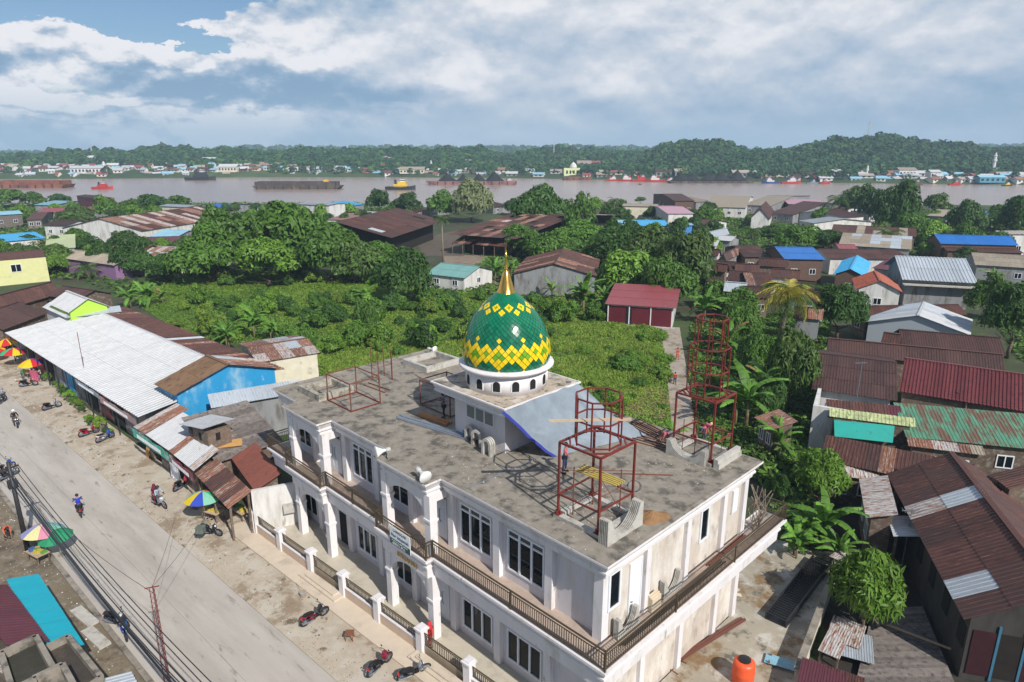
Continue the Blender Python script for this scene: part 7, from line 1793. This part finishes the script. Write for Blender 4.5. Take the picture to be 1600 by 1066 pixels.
# ------------------------------------------------------------------ boats on the river
WZ = -1.5
def hull_box(L, Wd, h0, h1, rake=.08, z0=0):
    """barge hull with raked ends, along x"""
    a = L/2; r = L*rake
    return MB().add([(-a+r,-Wd/2,h0),(a-r,-Wd/2,h0),(a-r,Wd/2,h0),(-a+r,Wd/2,h0),(-a,-Wd/2,h1),(a,-Wd/2,h1),(a,Wd/2,h1),(-a,Wd/2,h1)],[(0,3,2,1),(4,5,6,7),(0,1,5,4),(1,2,6,5),(2,3,7,6),(3,0,4,7)])
def barge(label, x0, x1, y, hull, walls=None, hs=2.2, hw=1.8, wd=14, group='barges on the river'):
    a, b_ = at(x0, y, WZ), at(x1, y, WZ); L = (b_-a).length; t = thing('barge', label, 'barge', (a+b_)/2+Vector((0,wd/2,0)), math.atan2((b_-a).y,(b_-a).x), group)
    hull_box(L, wd, -.6, hs, .05).build('hull', hull, t)
    if walls:
        m = MB(); i0, i1 = -L/2+L*.03, L/2-L*.05; w = wd/2-.6
        m.box(i0,i1,-w,-w+.3,hs,hs+hw).box(i0,i1,w-.3,w,hs,hs+hw).box(i0,i0+.3,-w,w,hs,hs+hw).box(i1-.3,i1,-w,w,hs,hs+hw); m.build('cargo_box', walls, t)
        m = MB(); n = int(L/2.2)
        for k in range(n): x = i0+(i1-i0)*k/n; m.box(x,x+.25,-w-.25,-w,hs,hs+hw)
        m.build('wall_ribs', walls, t)
    m = MB()
    for k in range(int(L/6)): x = -L/2+3+k*6; m.box(x,x+.8,-wd/2-.25,-wd/2,.2,hs-.2)
    m.build('fenders', rubber, t); return t, L
def coal(label, cx, y, wpx, hpx, n=1):
    c = at(cx, y, WZ); r = wpx/2/FPX*c.y*1.0; h = hpx/FPX*c.y
    heap(label, 'coal_pile', 'coal pile', c+Vector((0,7,2.0)), r, 6, h, M('coal',(.012,.012,.013),.9,.3,.5), seed=int(cx), n=12)
rustb = M('barge_rust', (.22,.075,.04), .8, .25, .15, dirt=((.10,.04,.03), .4, .2)); darkb = M('barge_dark', (.075,.055,.045), .85, .25, .15, dirt=((.13,.10,.08), .3, .2)); pinkb = M('barge_pink_rust',(.25,.12,.11),.8,.2,.15,dirt=((.1,.05,.04),.3,.2))
barge('long rust red empty barge at the left margin of the river', -4, 100, 294, rustb, rustb, 2.4, 2.6)
t, L_ = barge('long dark barge with high cargo walls and a yellow cabin at its right end', 394, 531, 296, darkb, darkb, 2.2, 2.8)
MB().box(L_/2-12,L_/2-9,-3,0,2.2,6.2).build('cabin', M('cabin_yellow',(.70,.42,.02),.5,.05), t)
barge('pinkish barge loaded with four coal piles in mid river', 665, 806, 289, pinkb, None, 2.6)
for x, w, h in ((697,30,13),(723,26,11),(747,24,12),(772,32,15)): coal('coal pile on the pinkish barge, centred at %s' % {697:'its left end',723:'left of the middle',747:'right of the middle',772:'its right end'}[x], x, 289, w*1.15, h)
barge('dark barge loaded with coal along the far bank', 1046, 1180, 286.5, darkb, None, 1.6)
for i, (x, w, h) in enumerate(((1066,30,12),(1085,26,10),(1108,28,11),(1130,30,12),(1155,34,14))): coal('coal pile on the far dark barge, %s from the left' % ('first','second','third','fourth','fifth')[i], x, 286.5, w, h*1.1)
barge('brown barge moored before the far bank left of the red tugs', 880, 925, 281.5, rustb, None, 2.4)
barge('small rust barge just right of the pink coal barge', 786, 808, 288, rustb, None, 2.0)
def boat(label, px, y, wpx, hull, cabin, s=1., kind='tug', face=1, group='tug boats', funnel=None):
    p = at(px, y, WZ); L = wpx/FPX*p.y; t = thing('tug_boat' if kind == 'tug' else 'boat', label, 'tug boat' if kind == 'tug' else 'boat', p+Vector((0,3,0)), 0 if face > 0 else math.pi, group)
    Wd = L*.30; h = L*.085; n = 10; m = MB(); st = []
    for k in range(n+1):
        x = -L/2+L*k/n; f_ = (1-max(0,(k/n-.62)/.38)**2) if k > n*.62 else (1 if k > 1 else .86); zz = h*(1+.8*max(0,(k/n-.5)*2)**2+.15*(1-k/n)); st.append([(x,-Wd/2*f_*.8,-.4),(x,-Wd/2*f_,zz),(x,Wd/2*f_,zz),(x,Wd/2*f_*.8,-.4)])
    for s_ in st: m.v += s_
    for k in range(n):
        for q in range(4): m.f.append((k*4+q,k*4+(q+1)%4,(k+1)*4+(q+1)%4,(k+1)*4+q)); m.mi.append(0)
    m.f += [(0,1,2,3),(n*4+3,n*4+2,n*4+1,n*4)]; m.mi += [0,0]; m.build('hull', hull, t, fix=True)
    MB().box(-L*.22,L*.22,-Wd*.32,Wd*.32,h,h+L*.10).build('deckhouse', cabin, t)
    MB().box(-L*.08,L*.18,-Wd*.26,Wd*.26,h+L*.10,h+L*.18).build('upper_house', cabin, t)
    wh = MB().box(.0,L*.14,-Wd*.2,Wd*.2,h+L*.18,h+L*.25).build('wheelhouse', frame_w, t); MB().box(-.01,L*.145,-Wd*.205,Wd*.205,h+L*.205,h+L*.235).build('window', glass, wh)
    MB().box(-L*.2,-L*.13,-Wd*.1,Wd*.1,h+L*.1,h+L*.24).build('funnel', funnel or steel_dark, t); MB().tube([(L*.06,0,h+L*.25),(L*.06,0,h+L*.40)], L*.006+.03, 5).build('mast_pole', steel_dark, t)
    MB().beam((-L*.45,-Wd*.45,h*1.3),(L*.3,-Wd*.5,h*1.35),L*.012).build('bulwark', hull, t)
tugred = M('tug_red',(.42,.035,.03),.5,.12,.5); tugy = M('tug_yellow',(.70,.45,.03),.5,.08,.5); hulld = M('hull_black',(.02,.022,.022),.6,.1,.5); tugw = M('tug_white',(.55,.5,.5),.5,.08,.5); hullb = M('hull_blue',(.03,.06,.25),.5,.1,.5)
boat('red tug boat alone near the left barge', 157, 296, 32, tugred, tugred, face=1)
boat('yellow and black tug boat in mid river', 625, 297, 46, hulld, tugy, face=1)
boat('dark cargo boat before the far town on the left', 312, 282, 46, hulld, steel_dark, kind='boat', face=1, group='small boats')
for i, (x, w, y) in enumerate(((958,22,283),(980,28,283.5),(1003,28,284),(1024,30,284.5),(1048,20,285))): boat('red and white tug moored at the far bank, %s from the left' % ('first','second','third','fourth','fifth')[i], x, y, w, tugred, tugw if i != 2 else tugred, face=-1 if i%2 else 1, funnel=tugred)
boat('blue hulled tug moored right of the far coal barge', 1205, 287, 26, hullb, tugw, face=-1); boat('red and white tug boat right of the blue hulled one', 1238, 287.5, 30, tugred, tugw, face=1); boat('grey working boat near the green bank', 1272, 288, 18, steel_grey, steel_grey, kind='boat', group='small boats'); boat('rusty red boat moored right of the grey working boat', 1291, 288, 18, tugred, tugred)
boat('red pusher boat moored among the right bank houses', 1496, 290, 20, tugred, tugred); boat('brown flat boat at the right bank', 1435, 290, 22, M('hull_brown',(.12,.07,.05),.7,.1,.5), w_brown, kind='boat', group='small boats'); boat('yellow topped boat at the right end of the far bank', 1578, 291, 16, hulld, tugy)
boat('tiny canoe in mid river', 1001, 289, 6, hulld, hulld, kind='boat', group='small boats'); boat('white boat at the right end of the pink coal barge', 795, 287, 22, tugw, tugw, kind='boat', group='small boats')
# ------------------------------------------------------------------ town on the far bank
rg = random.Random(21)
FM = [r_zinc, r_brown, r_white, r_ltblue, r_rust, r_tan, r_redpink, r_cyan, w_white]; FW = [w_white, w_cream, w_grey, w_brown, w_green]
PROT = []
for wi, (wm_, rm_) in enumerate([(w_white,r_zinc),(w_white,r_brown),(w_cream,r_rust),(w_grey,r_white),(w_brown,r_brown),(w_white,r_ltblue),(w_grey,r_tan),(w_white,r_rustw),(w_cream,r_redpink),(w_white,r_white)]):
    a = MB().add([(-.5,-.4,-.3),(.5,-.4,-.3),(.5,.4,-.3),(-.5,.4,-.3),(-.5,-.4,.55),(.5,-.4,.55),(.5,.4,.55),(-.5,.4,.55),(-.5,0,.85),(.5,0,.85)],[(0,1,5,4),(1,2,6,9,5),(2,3,7,6),(3,0,4,8,7),(4,5,9,8),(6,7,8,9)]).mesh('wall', wm_)
    b_ = MB().add([(-.58,-.5,.50),(.58,-.5,.50),(.58,0,.9),(-.58,0,.9),(.58,.5,.50),(-.58,.5,.50),(-.58,-.5,.46),(.58,-.5,.46)],[(0,1,2,3),(3,2,4,5),(6,7,1,0)]).mesh('roof', rm_)
    c = MB().box(-.3,-.12,-.41,-.402,.1,.35).box(.12,.3,-.41,-.402,.1,.35).mesh('window', dark)
    PROT.append((a, b_, c))
def far_house(px, r, w, h, k, label, group, rz=0., z=None):
    x = far_xy(px, r); z = terrain_h(px, r) if z is None else z
    t = thing('far_house', label, 'house', (x, r, z), rz, group); t.scale = (w, w*.8, h)
    for me in PROT[k]: link(me.name.split('.')[0], me, t)
cnt = 0
dens = [(-40,560,158,.7),(560,700,20,.8),(700,800,10,.6),(800,1000,10,.6),(1150,1330,12,.6),(1330,1640,46,.8)]
for x0_, x1_, n, _ in dens:
    for k in range(n):
        px = x0_+(x1_-x0_)*(k+rg.random())/n; y0 = shore_pt(px).y; row = rg.choice([0,1,1,2,3,4,5,6]) if px < 560 else rg.choice([0,0,1,1,2,3])
        r = y0+4+row*8+rg.uniform(0,6); z = (.2 if row == 0 else None)
        left = px < 560
        far_house(px, r, rg.uniform(5,9.5) if left else rg.uniform(6,11), rg.uniform(3.5,5.2), rg.randrange(10), 'small house packed along the far bank on the left half' if px < 700 else 'small house among the trees of the far bank on the right half', 'houses along the far bank, left half' if px < 700 else 'houses along the far bank, right half', rg.uniform(-.5,.5), z); cnt += 1
for px, y_, w, h, k in ((430,255,10,5,0),(487,253,8,5,1),(330,250,14,6,9),(345,252,10,6,3),(142,247,12,7,9),(388,249,10,5,9),(610,248,16,6,2),(722,252,12,5,9),(735,253,9,5,0),(514,246,8,5,9),(886,262,9,5,9),(912,255,14,8,7),(930,256,9,8,8),(1270,268,8,4,9)):
    px_ = px; y0 = shore_pt(px_).y; best = min(((abs(proj((far_xy(px_, r), r, terrain_h(px_, r)+h*.5))[1]-y_), r) for r in np.arange(y0+10, ridge_dist(px_)+20, 8)))
    far_house(px_, best[1], w, h, k, 'white house standing alone in the forest of the far hillside', 'houses on the far hillside', 0.)
# big buildings
def far_block(label, px, w, h, d, mat, roof, n=6, name='long_hall', off=18, z=None):
    y0 = shore_pt(px).y; r = y0+off; x = far_xy(px, r); t = thing(name, label, 'building', (x, r, terrain_h(px, r)-.5))
    MB().box(-w/2,w/2,-d/2,d/2,0,h).build('wall', mat, t); MB().add([(-w/2-.6,-d/2-.6,h),(w/2+.6,-d/2-.6,h),(w/2+.6,0,h+d*.22),(-w/2-.6,0,h+d*.22),(w/2+.6,d/2+.6,h),(-w/2-.6,d/2+.6,h)],[(0,1,2,3),(3,2,4,5)]).build('roof', roof, t)
    for k in range(n): x = -w/2+(k+.5)*w/n; MB().box(x-w/n*.25,x+w/n*.25,-d/2-.08,-d/2-.01,h*.35,h*.75).build('window', dark, t)
far_block('long white warehouse with a tower end on the far left bank', 142, 30, 5, 10, w_white, r_white, 9, off=12)
far_block('white tower at the left end of the long white warehouse', 117, 4, 7.5, 5, w_white, r_white, 1, 'tower', off=12)
far_block('wide pale hall among the town of the far left bank', 360, 18, 5, 12, w_cream, r_white, 6, off=14); far_block('pale factory hall above the far bank, left of the pink coal barge', 645, 24, 4, 12, w_cream, r_tan, 7, off=10); far_block('dark roofed coal shed on the far bank behind the coal barge', 1035, 14, 4, 10, w_grey, r_brown2, 3, off=8); far_block('grey roofed coal shed right of the dark roofed one', 1065, 14, 4.5, 10, w_grey, r_tan, 3, off=9); far_block('long grey storage hall behind the far coal piles', 1160, 20, 4, 10, w_grey, r_tan, 5, off=8)
far_block('two storey veranda house on the right bank', 1412, 14, 6.5, 9, w_white, r_tan, 5); far_block('white roofed house on the right bank', 1456, 8, 5, 8, w_white, r_white, 3); far_block('long pale hall at the foot of the tall white minaret', 1562, 14, 4, 8, w_white, r_zinc, 4, off=60); far_block('blue sheds over the water at the right bank', 1545, 20, 4, 8, M('shed_blue',(.08,.25,.35),.7,.1,.5), r_ltblue, 5, off=3)
mf = thing('far_mosque', 'small pale yellow mosque with a dome on the far bank', 'mosque', (far_xy(911, 560), shore_pt(911).y+16, 1.0))
MB().box(-9,9,-5,5,0,7).build('wall', M('wall_pale_lime',(.62,.66,.36),.7,.04,1), mf); MB().lathe([(3.2,7),(3.3,8.5),(2.4,10.5),(1,11.8),(0,12.6)], 20).build('dome', w_white, mf, smooth=True)
for k in range(5): MB().box(-7+k*3.2,-5.4+k*3.2,-5.1,-5.01,2,5).build('window', dark, mf)
def minaret(label, px, yt, r, w=1.6, name='minaret', mat=w_white, z=None):
    x = far_xy(px, r); z = terrain_h(px, r) if z is None else z; Y = -(yt-533)/FPX; el = (-SP+Y*CP)/(CP+Y*SP); h = CAM_H+el*r-z
    t = thing(name, label, 'tower', (x, r, z)); MB().lathe([(w,0),(w*.8,h*.8),(w*1.1,h*.82),(w*.6,h*.86),(w*.5,h*.92),(0.05,h)], 10).build('shaft', mat, t); MB().lathe([(w*1.25,0),(w*1.25,1.5)], 8, (0,0,h*.55)).build('gallery', mat, t); return t
minaret('slender white minaret on the far left bank', 165, 252, shore_pt(165).y+24, 1.4); minaret('white church like tower in the far town', 547, 249, shore_pt(547).y+60, 1.8); minaret('thin white minaret in the hillside forest left of the coal barge', 674, 250, shore_pt(674).y+70, .9); minaret('tall white minaret at the right of the far bank', 1549, 238, shore_pt(1549).y+70, 1.5); minaret('short white minaret on the right bank', 1353, 258, shore_pt(1353).y+14, .9)
def mast(label, px, yt, r, w=1.2, mat=None):
    x = far_xy(px, r); z = terrain_h(px, r)-2; Y = -(yt-533)/FPX; el = (-SP+Y*CP)/(CP+Y*SP); h = CAM_H+el*r-z; t = thing('radio_mast', label, 'mast', (x, r, z)); mt = mat or M('mast_pale',(.4,.42,.45),.6,.1)
    for sx, sy in ((-1,-1),(1,-1),(1,1),(-1,1)): MB().beam((sx*w,sy*w,0),(sx*w*.35,sy*w*.35,h),.28).build('leg', mt, t)
    m = MB(); n = 14
    for k in range(n):
        z0, z1 = h*k/n, h*(k+1)/n; w0, w1 = w*(1-.65*k/n), w*(1-.65*(k+1)/n); m.beam((-w0,-w0,z0),(w1,-w1,z1),.16); m.beam((w0,-w0,z0),(-w1,-w1,z1),.16)
    m.build('lattice', mt, t); MB().tube([(0,0,h),(0,0,h+3)], .1, 5).build('aerial', mt, t)
mast('tall radio mast on the highest wooded hill at the right', 1349, 189, 800, 1.6); mast('radio mast on the hill left of the far pale mosque', 865, 218, 900, 1.0); mast('thin radio mast on the far left hill, right one', 148, 226, 880, .8); mast('thin radio mast on the far left hill, left one', 134, 229, 880, .7)
# ------------------------------------------------------------------ forest on the far hills, one mass nobody could count
rs = np.random.RandomState(5); C = []; Nn = []; S = []; MI = []
def add_tree(x, y, z, w, h, nq, mi):
    q = rs.normal(size=(nq,3)); q /= np.linalg.norm(q,axis=1)[:,None]; q[:,2] = np.abs(q[:,2])*1.0-.15; q[:,1] = -np.abs(q[:,1])*.8+.2*q[:,1]
    rad = rs.uniform(.7,1.05,nq)[:,None]; p = np.array([x,y,z+h*.55])+q*rad*np.array([w/2,w/2,h*.5]); C.append(p); nn = q+rs.normal(size=(nq,3))*.35; nn[:,2] += .2; Nn.append(nn/np.linalg.norm(nn,axis=1)[:,None]); S.append(np.full(nq, w*.19)); MI.append(np.full(nq, mi))
for px in np.arange(-240, 1840, 5.2):
    y0 = shore_pt(px).y; D = ridge_dist(px)
    for t in np.concatenate([np.arange(.03,.2,.04), np.arange(.2,1.06,.034)]):
        t2 = t+rs.uniform(-.015,.015); p2 = px+rs.uniform(-3.5,3.5)
        if t < .2 and rs.rand() < (.95 if (p2 < 420 or 1340 < p2) else .45): continue
        r = y0+(D-y0)*t2; x = far_xy(p2, r); z = terrain_h(p2, r); big = rs.uniform(.6,1.35)*(1.35 if t > .9 and rs.rand() < .12 else 1)
        add_tree(x, r, z-1, 7.2*big*(r/800)**.5, 6.2*big, 26, rs.choice(4, p=[.42,.3,.16,.12]))
C = np.concatenate(C); Nn = np.concatenate(Nn); S = np.concatenate(S); MI = np.concatenate(MI)
a = rs.normal(size=C.shape); t_ = np.cross(Nn, a); t_ /= np.linalg.norm(t_,axis=1)[:,None]; b_ = np.cross(Nn, t_); s = (S*rs.uniform(.7,1.3,len(S)))[:,None]
V = np.stack([C-t_*s, C-b_*s*.8, C+t_*s, C+b_*s*.8], 1).reshape(-1,3); F = np.arange(len(C)*4).reshape(-1,4)
def fm(n, c): return M(n, c, .8, .3, .06, spec=.2)
me = np_mesh('far_forest', V, F, [fm('forest_a',(.030,.085,.032)), fm('forest_b',(.018,.055,.024)), fm('forest_c',(.055,.115,.03)), fm('forest_d',(.040,.075,.035))], MI)
stuff(link('far_forest', me))
# trees on the second ridge, coarser
C = []; Nn = []; S = []; MI = []
for px in np.arange(-350, 1950, 9):
    for r in (1800, 1950, 2080):
        top = CAM_H+(234-interp(HILL2, px))/1095*2100; z = top*(.7,.9,1)[(1800,1950,2080).index(r)]
        add_tree((px+rs.uniform(-5,5)-800)/FPX*r, r+rs.uniform(-40,40), z-2, 26*rs.uniform(.7,1.3), 12*rs.uniform(.7,1.4), 12, rs.choice(3))
C = np.concatenate(C); Nn = np.concatenate(Nn); S = np.concatenate(S); MI = np.concatenate(MI); a = rs.normal(size=C.shape); t_ = np.cross(Nn, a); t_ /= np.linalg.norm(t_,axis=1)[:,None]; b_ = np.cross(Nn, t_); s = (S*1.2)[:,None]
V = np.stack([C-t_*s, C-b_*s*.8, C+t_*s, C+b_*s*.8], 1).reshape(-1,3); F = np.arange(len(C)*4).reshape(-1,4)
stuff(link('distant_forest_trees', np_mesh('distant_forest_trees', V, F, [MATS['forest_a'], MATS['forest_b'], MATS['forest_c']], MI)))
# ------------------------------------------------------------------ green of the field and between the houses
def inside(x, y, poly):
    c = False; n = len(poly)
    for i in range(n):
        x0, y0 = poly[i][0], poly[i][1]; x1, y1 = poly[(i+1)%n][0], poly[(i+1)%n][1]
        if (y0 > y) != (y1 > y) and x < (x1-x0)*(y-y0)/(y1-y0)+x0: c = not c
    return c
FIELD = [at(205,470), at(300,425), at(520,425), at(640,448), at(760,462), at(935,470), at(1030,516), at(1040,560), at(1044,605), at(1052,700), at(1000,720), at(700,640), at(560,620), at(500,590), at(420,545), at(300,530), at(250,500)]
def ground_cover(name, poly, n, size, mats, seed, h=.5, lump=.5, ns=.18, flt=.75):
    rs = np.random.RandomState(seed); xs = [p[0] for p in poly]; ys = [p[1] for p in poly]; P = []
    N_ = int(n*1.0)
    X = rs.uniform(min(xs), max(xs), N_*3); Y_ = rs.uniform(min(ys), max(ys), N_*3)
    for x, y in zip(X, Y_):
        if len(P) >= N_: break
        if inside(x, y, poly): P.append((x, y))
    P = np.array(P); mm = len(P)
    nz = np.array([mn.noise((x*ns, y*ns, seed))+.5*mn.noise((x*ns*2.7, y*ns*2.7, seed+3)) for x, y in P])
    z = np.clip(.5+nz, 0, 1.3)*lump*rs.uniform(.2,1,mm)+.05
    C = np.column_stack([P, z]); Nn = rs.normal(size=(mm,3))*flt; Nn[:,2] = np.abs(Nn[:,2])+.7; Nn /= np.linalg.norm(Nn,axis=1)[:,None]
    V, F = leaves(C, Nn, size, 1.25, rs, .3); k = len(mats)
    q = np.clip(((nz+.55)*k/1.1+rs.normal(size=mm)*.8).astype(int), 0, k-1)
    return stuff(link(name, np_mesh(name, V, F, mats, q)))
gm = [leafmat('field_green_a',(.14,.25,.028),.05), leafmat('field_green_b',(.11,.215,.025),.05), leafmat('field_green_c',(.19,.32,.035),.05), leafmat('field_green_d',(.23,.34,.05),.05)]
sheet('field_ground', FIELD, .012, M('field_soil_green', (.05,.085,.018), .95, .3, .5, dirt=((.09,.13,.03), .4, .25)))
ground_cover('field_creepers', FIELD, 270000, .10, gm+[gm[2]], 3, lump=.36, ns=.07, flt=.5)
gg = [MATS['field_green_d'], MATS['field_green_c'], MATS['field_green_b'], leafmat('field_straw',(.26,.27,.08),.05)]
GR = [at(480,560), at(760,530), at(870,500), at(940,480), at(1000,530), at(1036,545), at(1044,600), at(990,610), at(900,606), at(700,630), at(540,600)]
# tall grass blades
def grass(name, poly, n, h, mats, seed):
    rs = np.random.RandomState(seed); xs = [p[0] for p in poly]; ys = [p[1] for p in poly]; P = []
    for x, y in zip(rs.uniform(min(xs),max(xs),n*4), rs.uniform(min(ys),max(ys),n*4)):
        if len(P) >= n: break
        if inside(x, y, poly) and mn.noise((x*.25,y*.25,seed)) > -.35: P.append((x,y))
    P = np.array(P); m = len(P); a = rs.uniform(0,6.28,m); hh = h*rs.uniform(.5,1.4,m); w = .045*rs.uniform(.7,1.6,m); lx, ly = rs.normal(size=m)*.3*hh, rs.normal(size=m)*.3*hh
    V = np.empty((m,4,3)); dx, dy = np.cos(a)*w, np.sin(a)*w
    V[:,0] = np.column_stack([P[:,0]-dx, P[:,1]-dy, np.zeros(m)]); V[:,1] = np.column_stack([P[:,0]+dx, P[:,1]+dy, np.zeros(m)]); V[:,2] = np.column_stack([P[:,0]+lx+dx*.5, P[:,1]+ly+dy*.5, hh*.95]); V[:,3] = np.column_stack([P[:,0]+lx-dx*.5, P[:,1]+ly-dy*.5, hh])
    return stuff(link(name, np_mesh(name, V.reshape(-1,3), np.arange(m*4).reshape(-1,4), mats, rs.randint(0,len(mats),m))))
grass('tall_grass', GR, 110000, .36, gg, 4)
# weeds around houses, banks and lanes
for i, (poly, n, sz) in enumerate((
  ([at(1080,505),at(1300,480),at(1290,620),at(1270,700),at(1290,860),at(1240,870),at(1190,760),at(1095,700),at(1075,600)], 22000, .24),
  ([at(640,470),at(760,462),at(935,470),at(1030,450),at(1100,470),at(1110,400),at(1090,350),at(960,345),at(830,380),at(770,400),at(700,440)], 26000, .42),
  ([at(-60,420),at(-60,318),at(300,318),at(620,318),at(640,370),at(520,420),at(300,430),at(200,470),at(130,440)], 30000, .55),
  ([at(1100,400),at(1100,330),at(1660,328),at(1660,420),at(1500,430),at(1300,400)], 30000, .5),
  ([at(1520,440),at(1660,430),at(1660,600),at(1590,560),at(1530,470)], 9000, .28))):
    ground_cover(('lane_weeds','grove_undergrowth','village_weeds','village_undergrowth','margin_weeds')[i], poly, n, sz, [lf_dark, lf_mid, MATS['field_green_b'], lf_olive], 20+i, lump=.7 if i != 2 else 1.0)
# shrubs scattered over the field and fringe
rs = np.random.RandomState(12); k = 0
SH = []
for _ in range(2500):
    if k >= 150: break
    px, py = rs.uniform(230, 1040), rs.uniform(415, 600)
    band = (py > 470 and px < 760 and py < 560) or (py < 450 and px < 600) or (px > 730 and py > 470 and py < 520)
    if not band and rs.rand() > .06: continue
    p = at(px, py)
    if not inside(p.x, p.y, FIELD): continue
    if p.y < 60: continue
    w = rs.uniform(1.4, 4.6); h = w*rs.uniform(.4,.9); k += 1
    tree('shrub', 'low green shrub in the scrub between the field and the shops', p, w, h, 'bush', [lf_mid, lf_dark, lf_bright, lf_mid, lf_lime][k%5], 'shrubs scattered over the field', 0., 'shrub', k%4)
k = 0
for _ in range(400):
    if k >= 40: break
    px, py = rs.uniform(860, 1042), rs.uniform(505, 640); p = at(px, py)
    if not inside(p.x, p.y, FIELD) or rs.rand() > .4: continue
    w = rs.uniform(.8, 2.6); k += 1
    tree('shrub', 'low yellow green shrub in the tall grass right of the dome', p, w, w*rs.uniform(.3,.6), 'bush', [lf_lime, lf_mid, lf_bright][k%3], 'shrubs in the tall grass', 0., 'shrub', k%4)
# dense scrub trees filling the middle wood and village gaps, each one alike
k = 0
for _ in range(2600):
    if k >= 190: break
    px, py = rs.uniform(-40, 1640), rs.uniform(333, 470)
    if not ((800 < px < 1110 and py > 350) or (py < 352) or (px < 330 and py > 395 and py < 440) or (1420 < px and 340 < py < 420 and rs.rand()<.3)): continue
    if 655 < px < 830 and py > 340: continue
    if 790 < px < 1075 and py > 430: continue
    p = at(px, py); w = rs.uniform(4,8); h = w*rs.uniform(.7,.95); k += 1
    big = px
    grp = 'scrub trees of the middle wood' if 800 < px < 1110 else ('scrub trees among the left village roofs' if px <= 800 else 'scrub trees among the right village roofs')
    tree('scrub_tree', {'m':'bushy scrub tree crowded into the wood behind the grey shed','l':'bushy scrub tree between the roofs of the left village','r':'bushy scrub tree between the roofs of the right village'}['m' if 'middle' in grp else ('l' if 'left' in grp else 'r')], p, w, h, 'far' if py < 380 else 'mid', [lf_mid, lf_dark, lf_olive, lf_dark, lf_bright][k%5], grp, .2, 'tree', k%4)
# litter and pebbles on the verges, too small to count
rs = np.random.RandomState(77); m = 5200; al = rs.uniform(8, 95, m); side = rs.rand(m) < .6
of = np.where(side, np.abs(rs.normal(size=m))*1.3+.1, -RW-.4-np.abs(rs.normal(size=m))*1.8); of = np.clip(of, -RW-5.5, 4.1); s_ = rs.uniform(.015,.055,m)*np.where(rs.rand(m) < .05, 2.2, 1)
base = np.array([[r0.x,r0.y]])+al[:,None]*np.array([[rd.x,rd.y]])+of[:,None]*np.array([[rn.x,rn.y]])
V = np.empty((m,4,3)); a = rs.uniform(0,6.28,m)
for q in range(3): V[:,q,0] = base[:,0]+s_*np.cos(a+q*2.1); V[:,q,1] = base[:,1]+s_*np.sin(a+q*2.1); V[:,q,2] = .03
V[:,3,0] = base[:,0]; V[:,3,1] = base[:,1]; V[:,3,2] = .055+s_*.8
i0 = np.arange(m)*4; F = np.concatenate([np.column_stack([i0,i0+1,i0+3]), np.column_stack([i0+1,i0+2,i0+3]), np.column_stack([i0+2,i0,i0+3])])
stuff(link('verge_litter', np_mesh('verge_litter', V.reshape(-1,3), F, [conc_d, conc_l, M('litter_brown',(.12,.07,.04),.8,.3,3), frame_w], np.tile(rs.choice(4, m, p=[.4,.25,.3,.05]), 3))))
# ------------------------------------------------------------------ air
HZ = 0.00022
hz = MB().box(-3500,3500,-250,3400,-7.2,105).build('haze', None, None)
hm_ = bpy.data.materials.new('haze_air'); hm_.use_nodes = True; nt = hm_.node_tree; nt.nodes.remove(nt.nodes['Principled BSDF'])
pv = nt.nodes.new('ShaderNodeVolumePrincipled'); pv.inputs['Density'].default_value = HZ; pv.inputs['Color'].default_value = (.60,.80,1.0,1); pv.inputs['Anisotropy'].default_value = .0
nt.links.new(pv.outputs[0], nt.nodes['Material Output'].inputs['Volume']); hz.data.materials.append(hm_); stuff(hz)
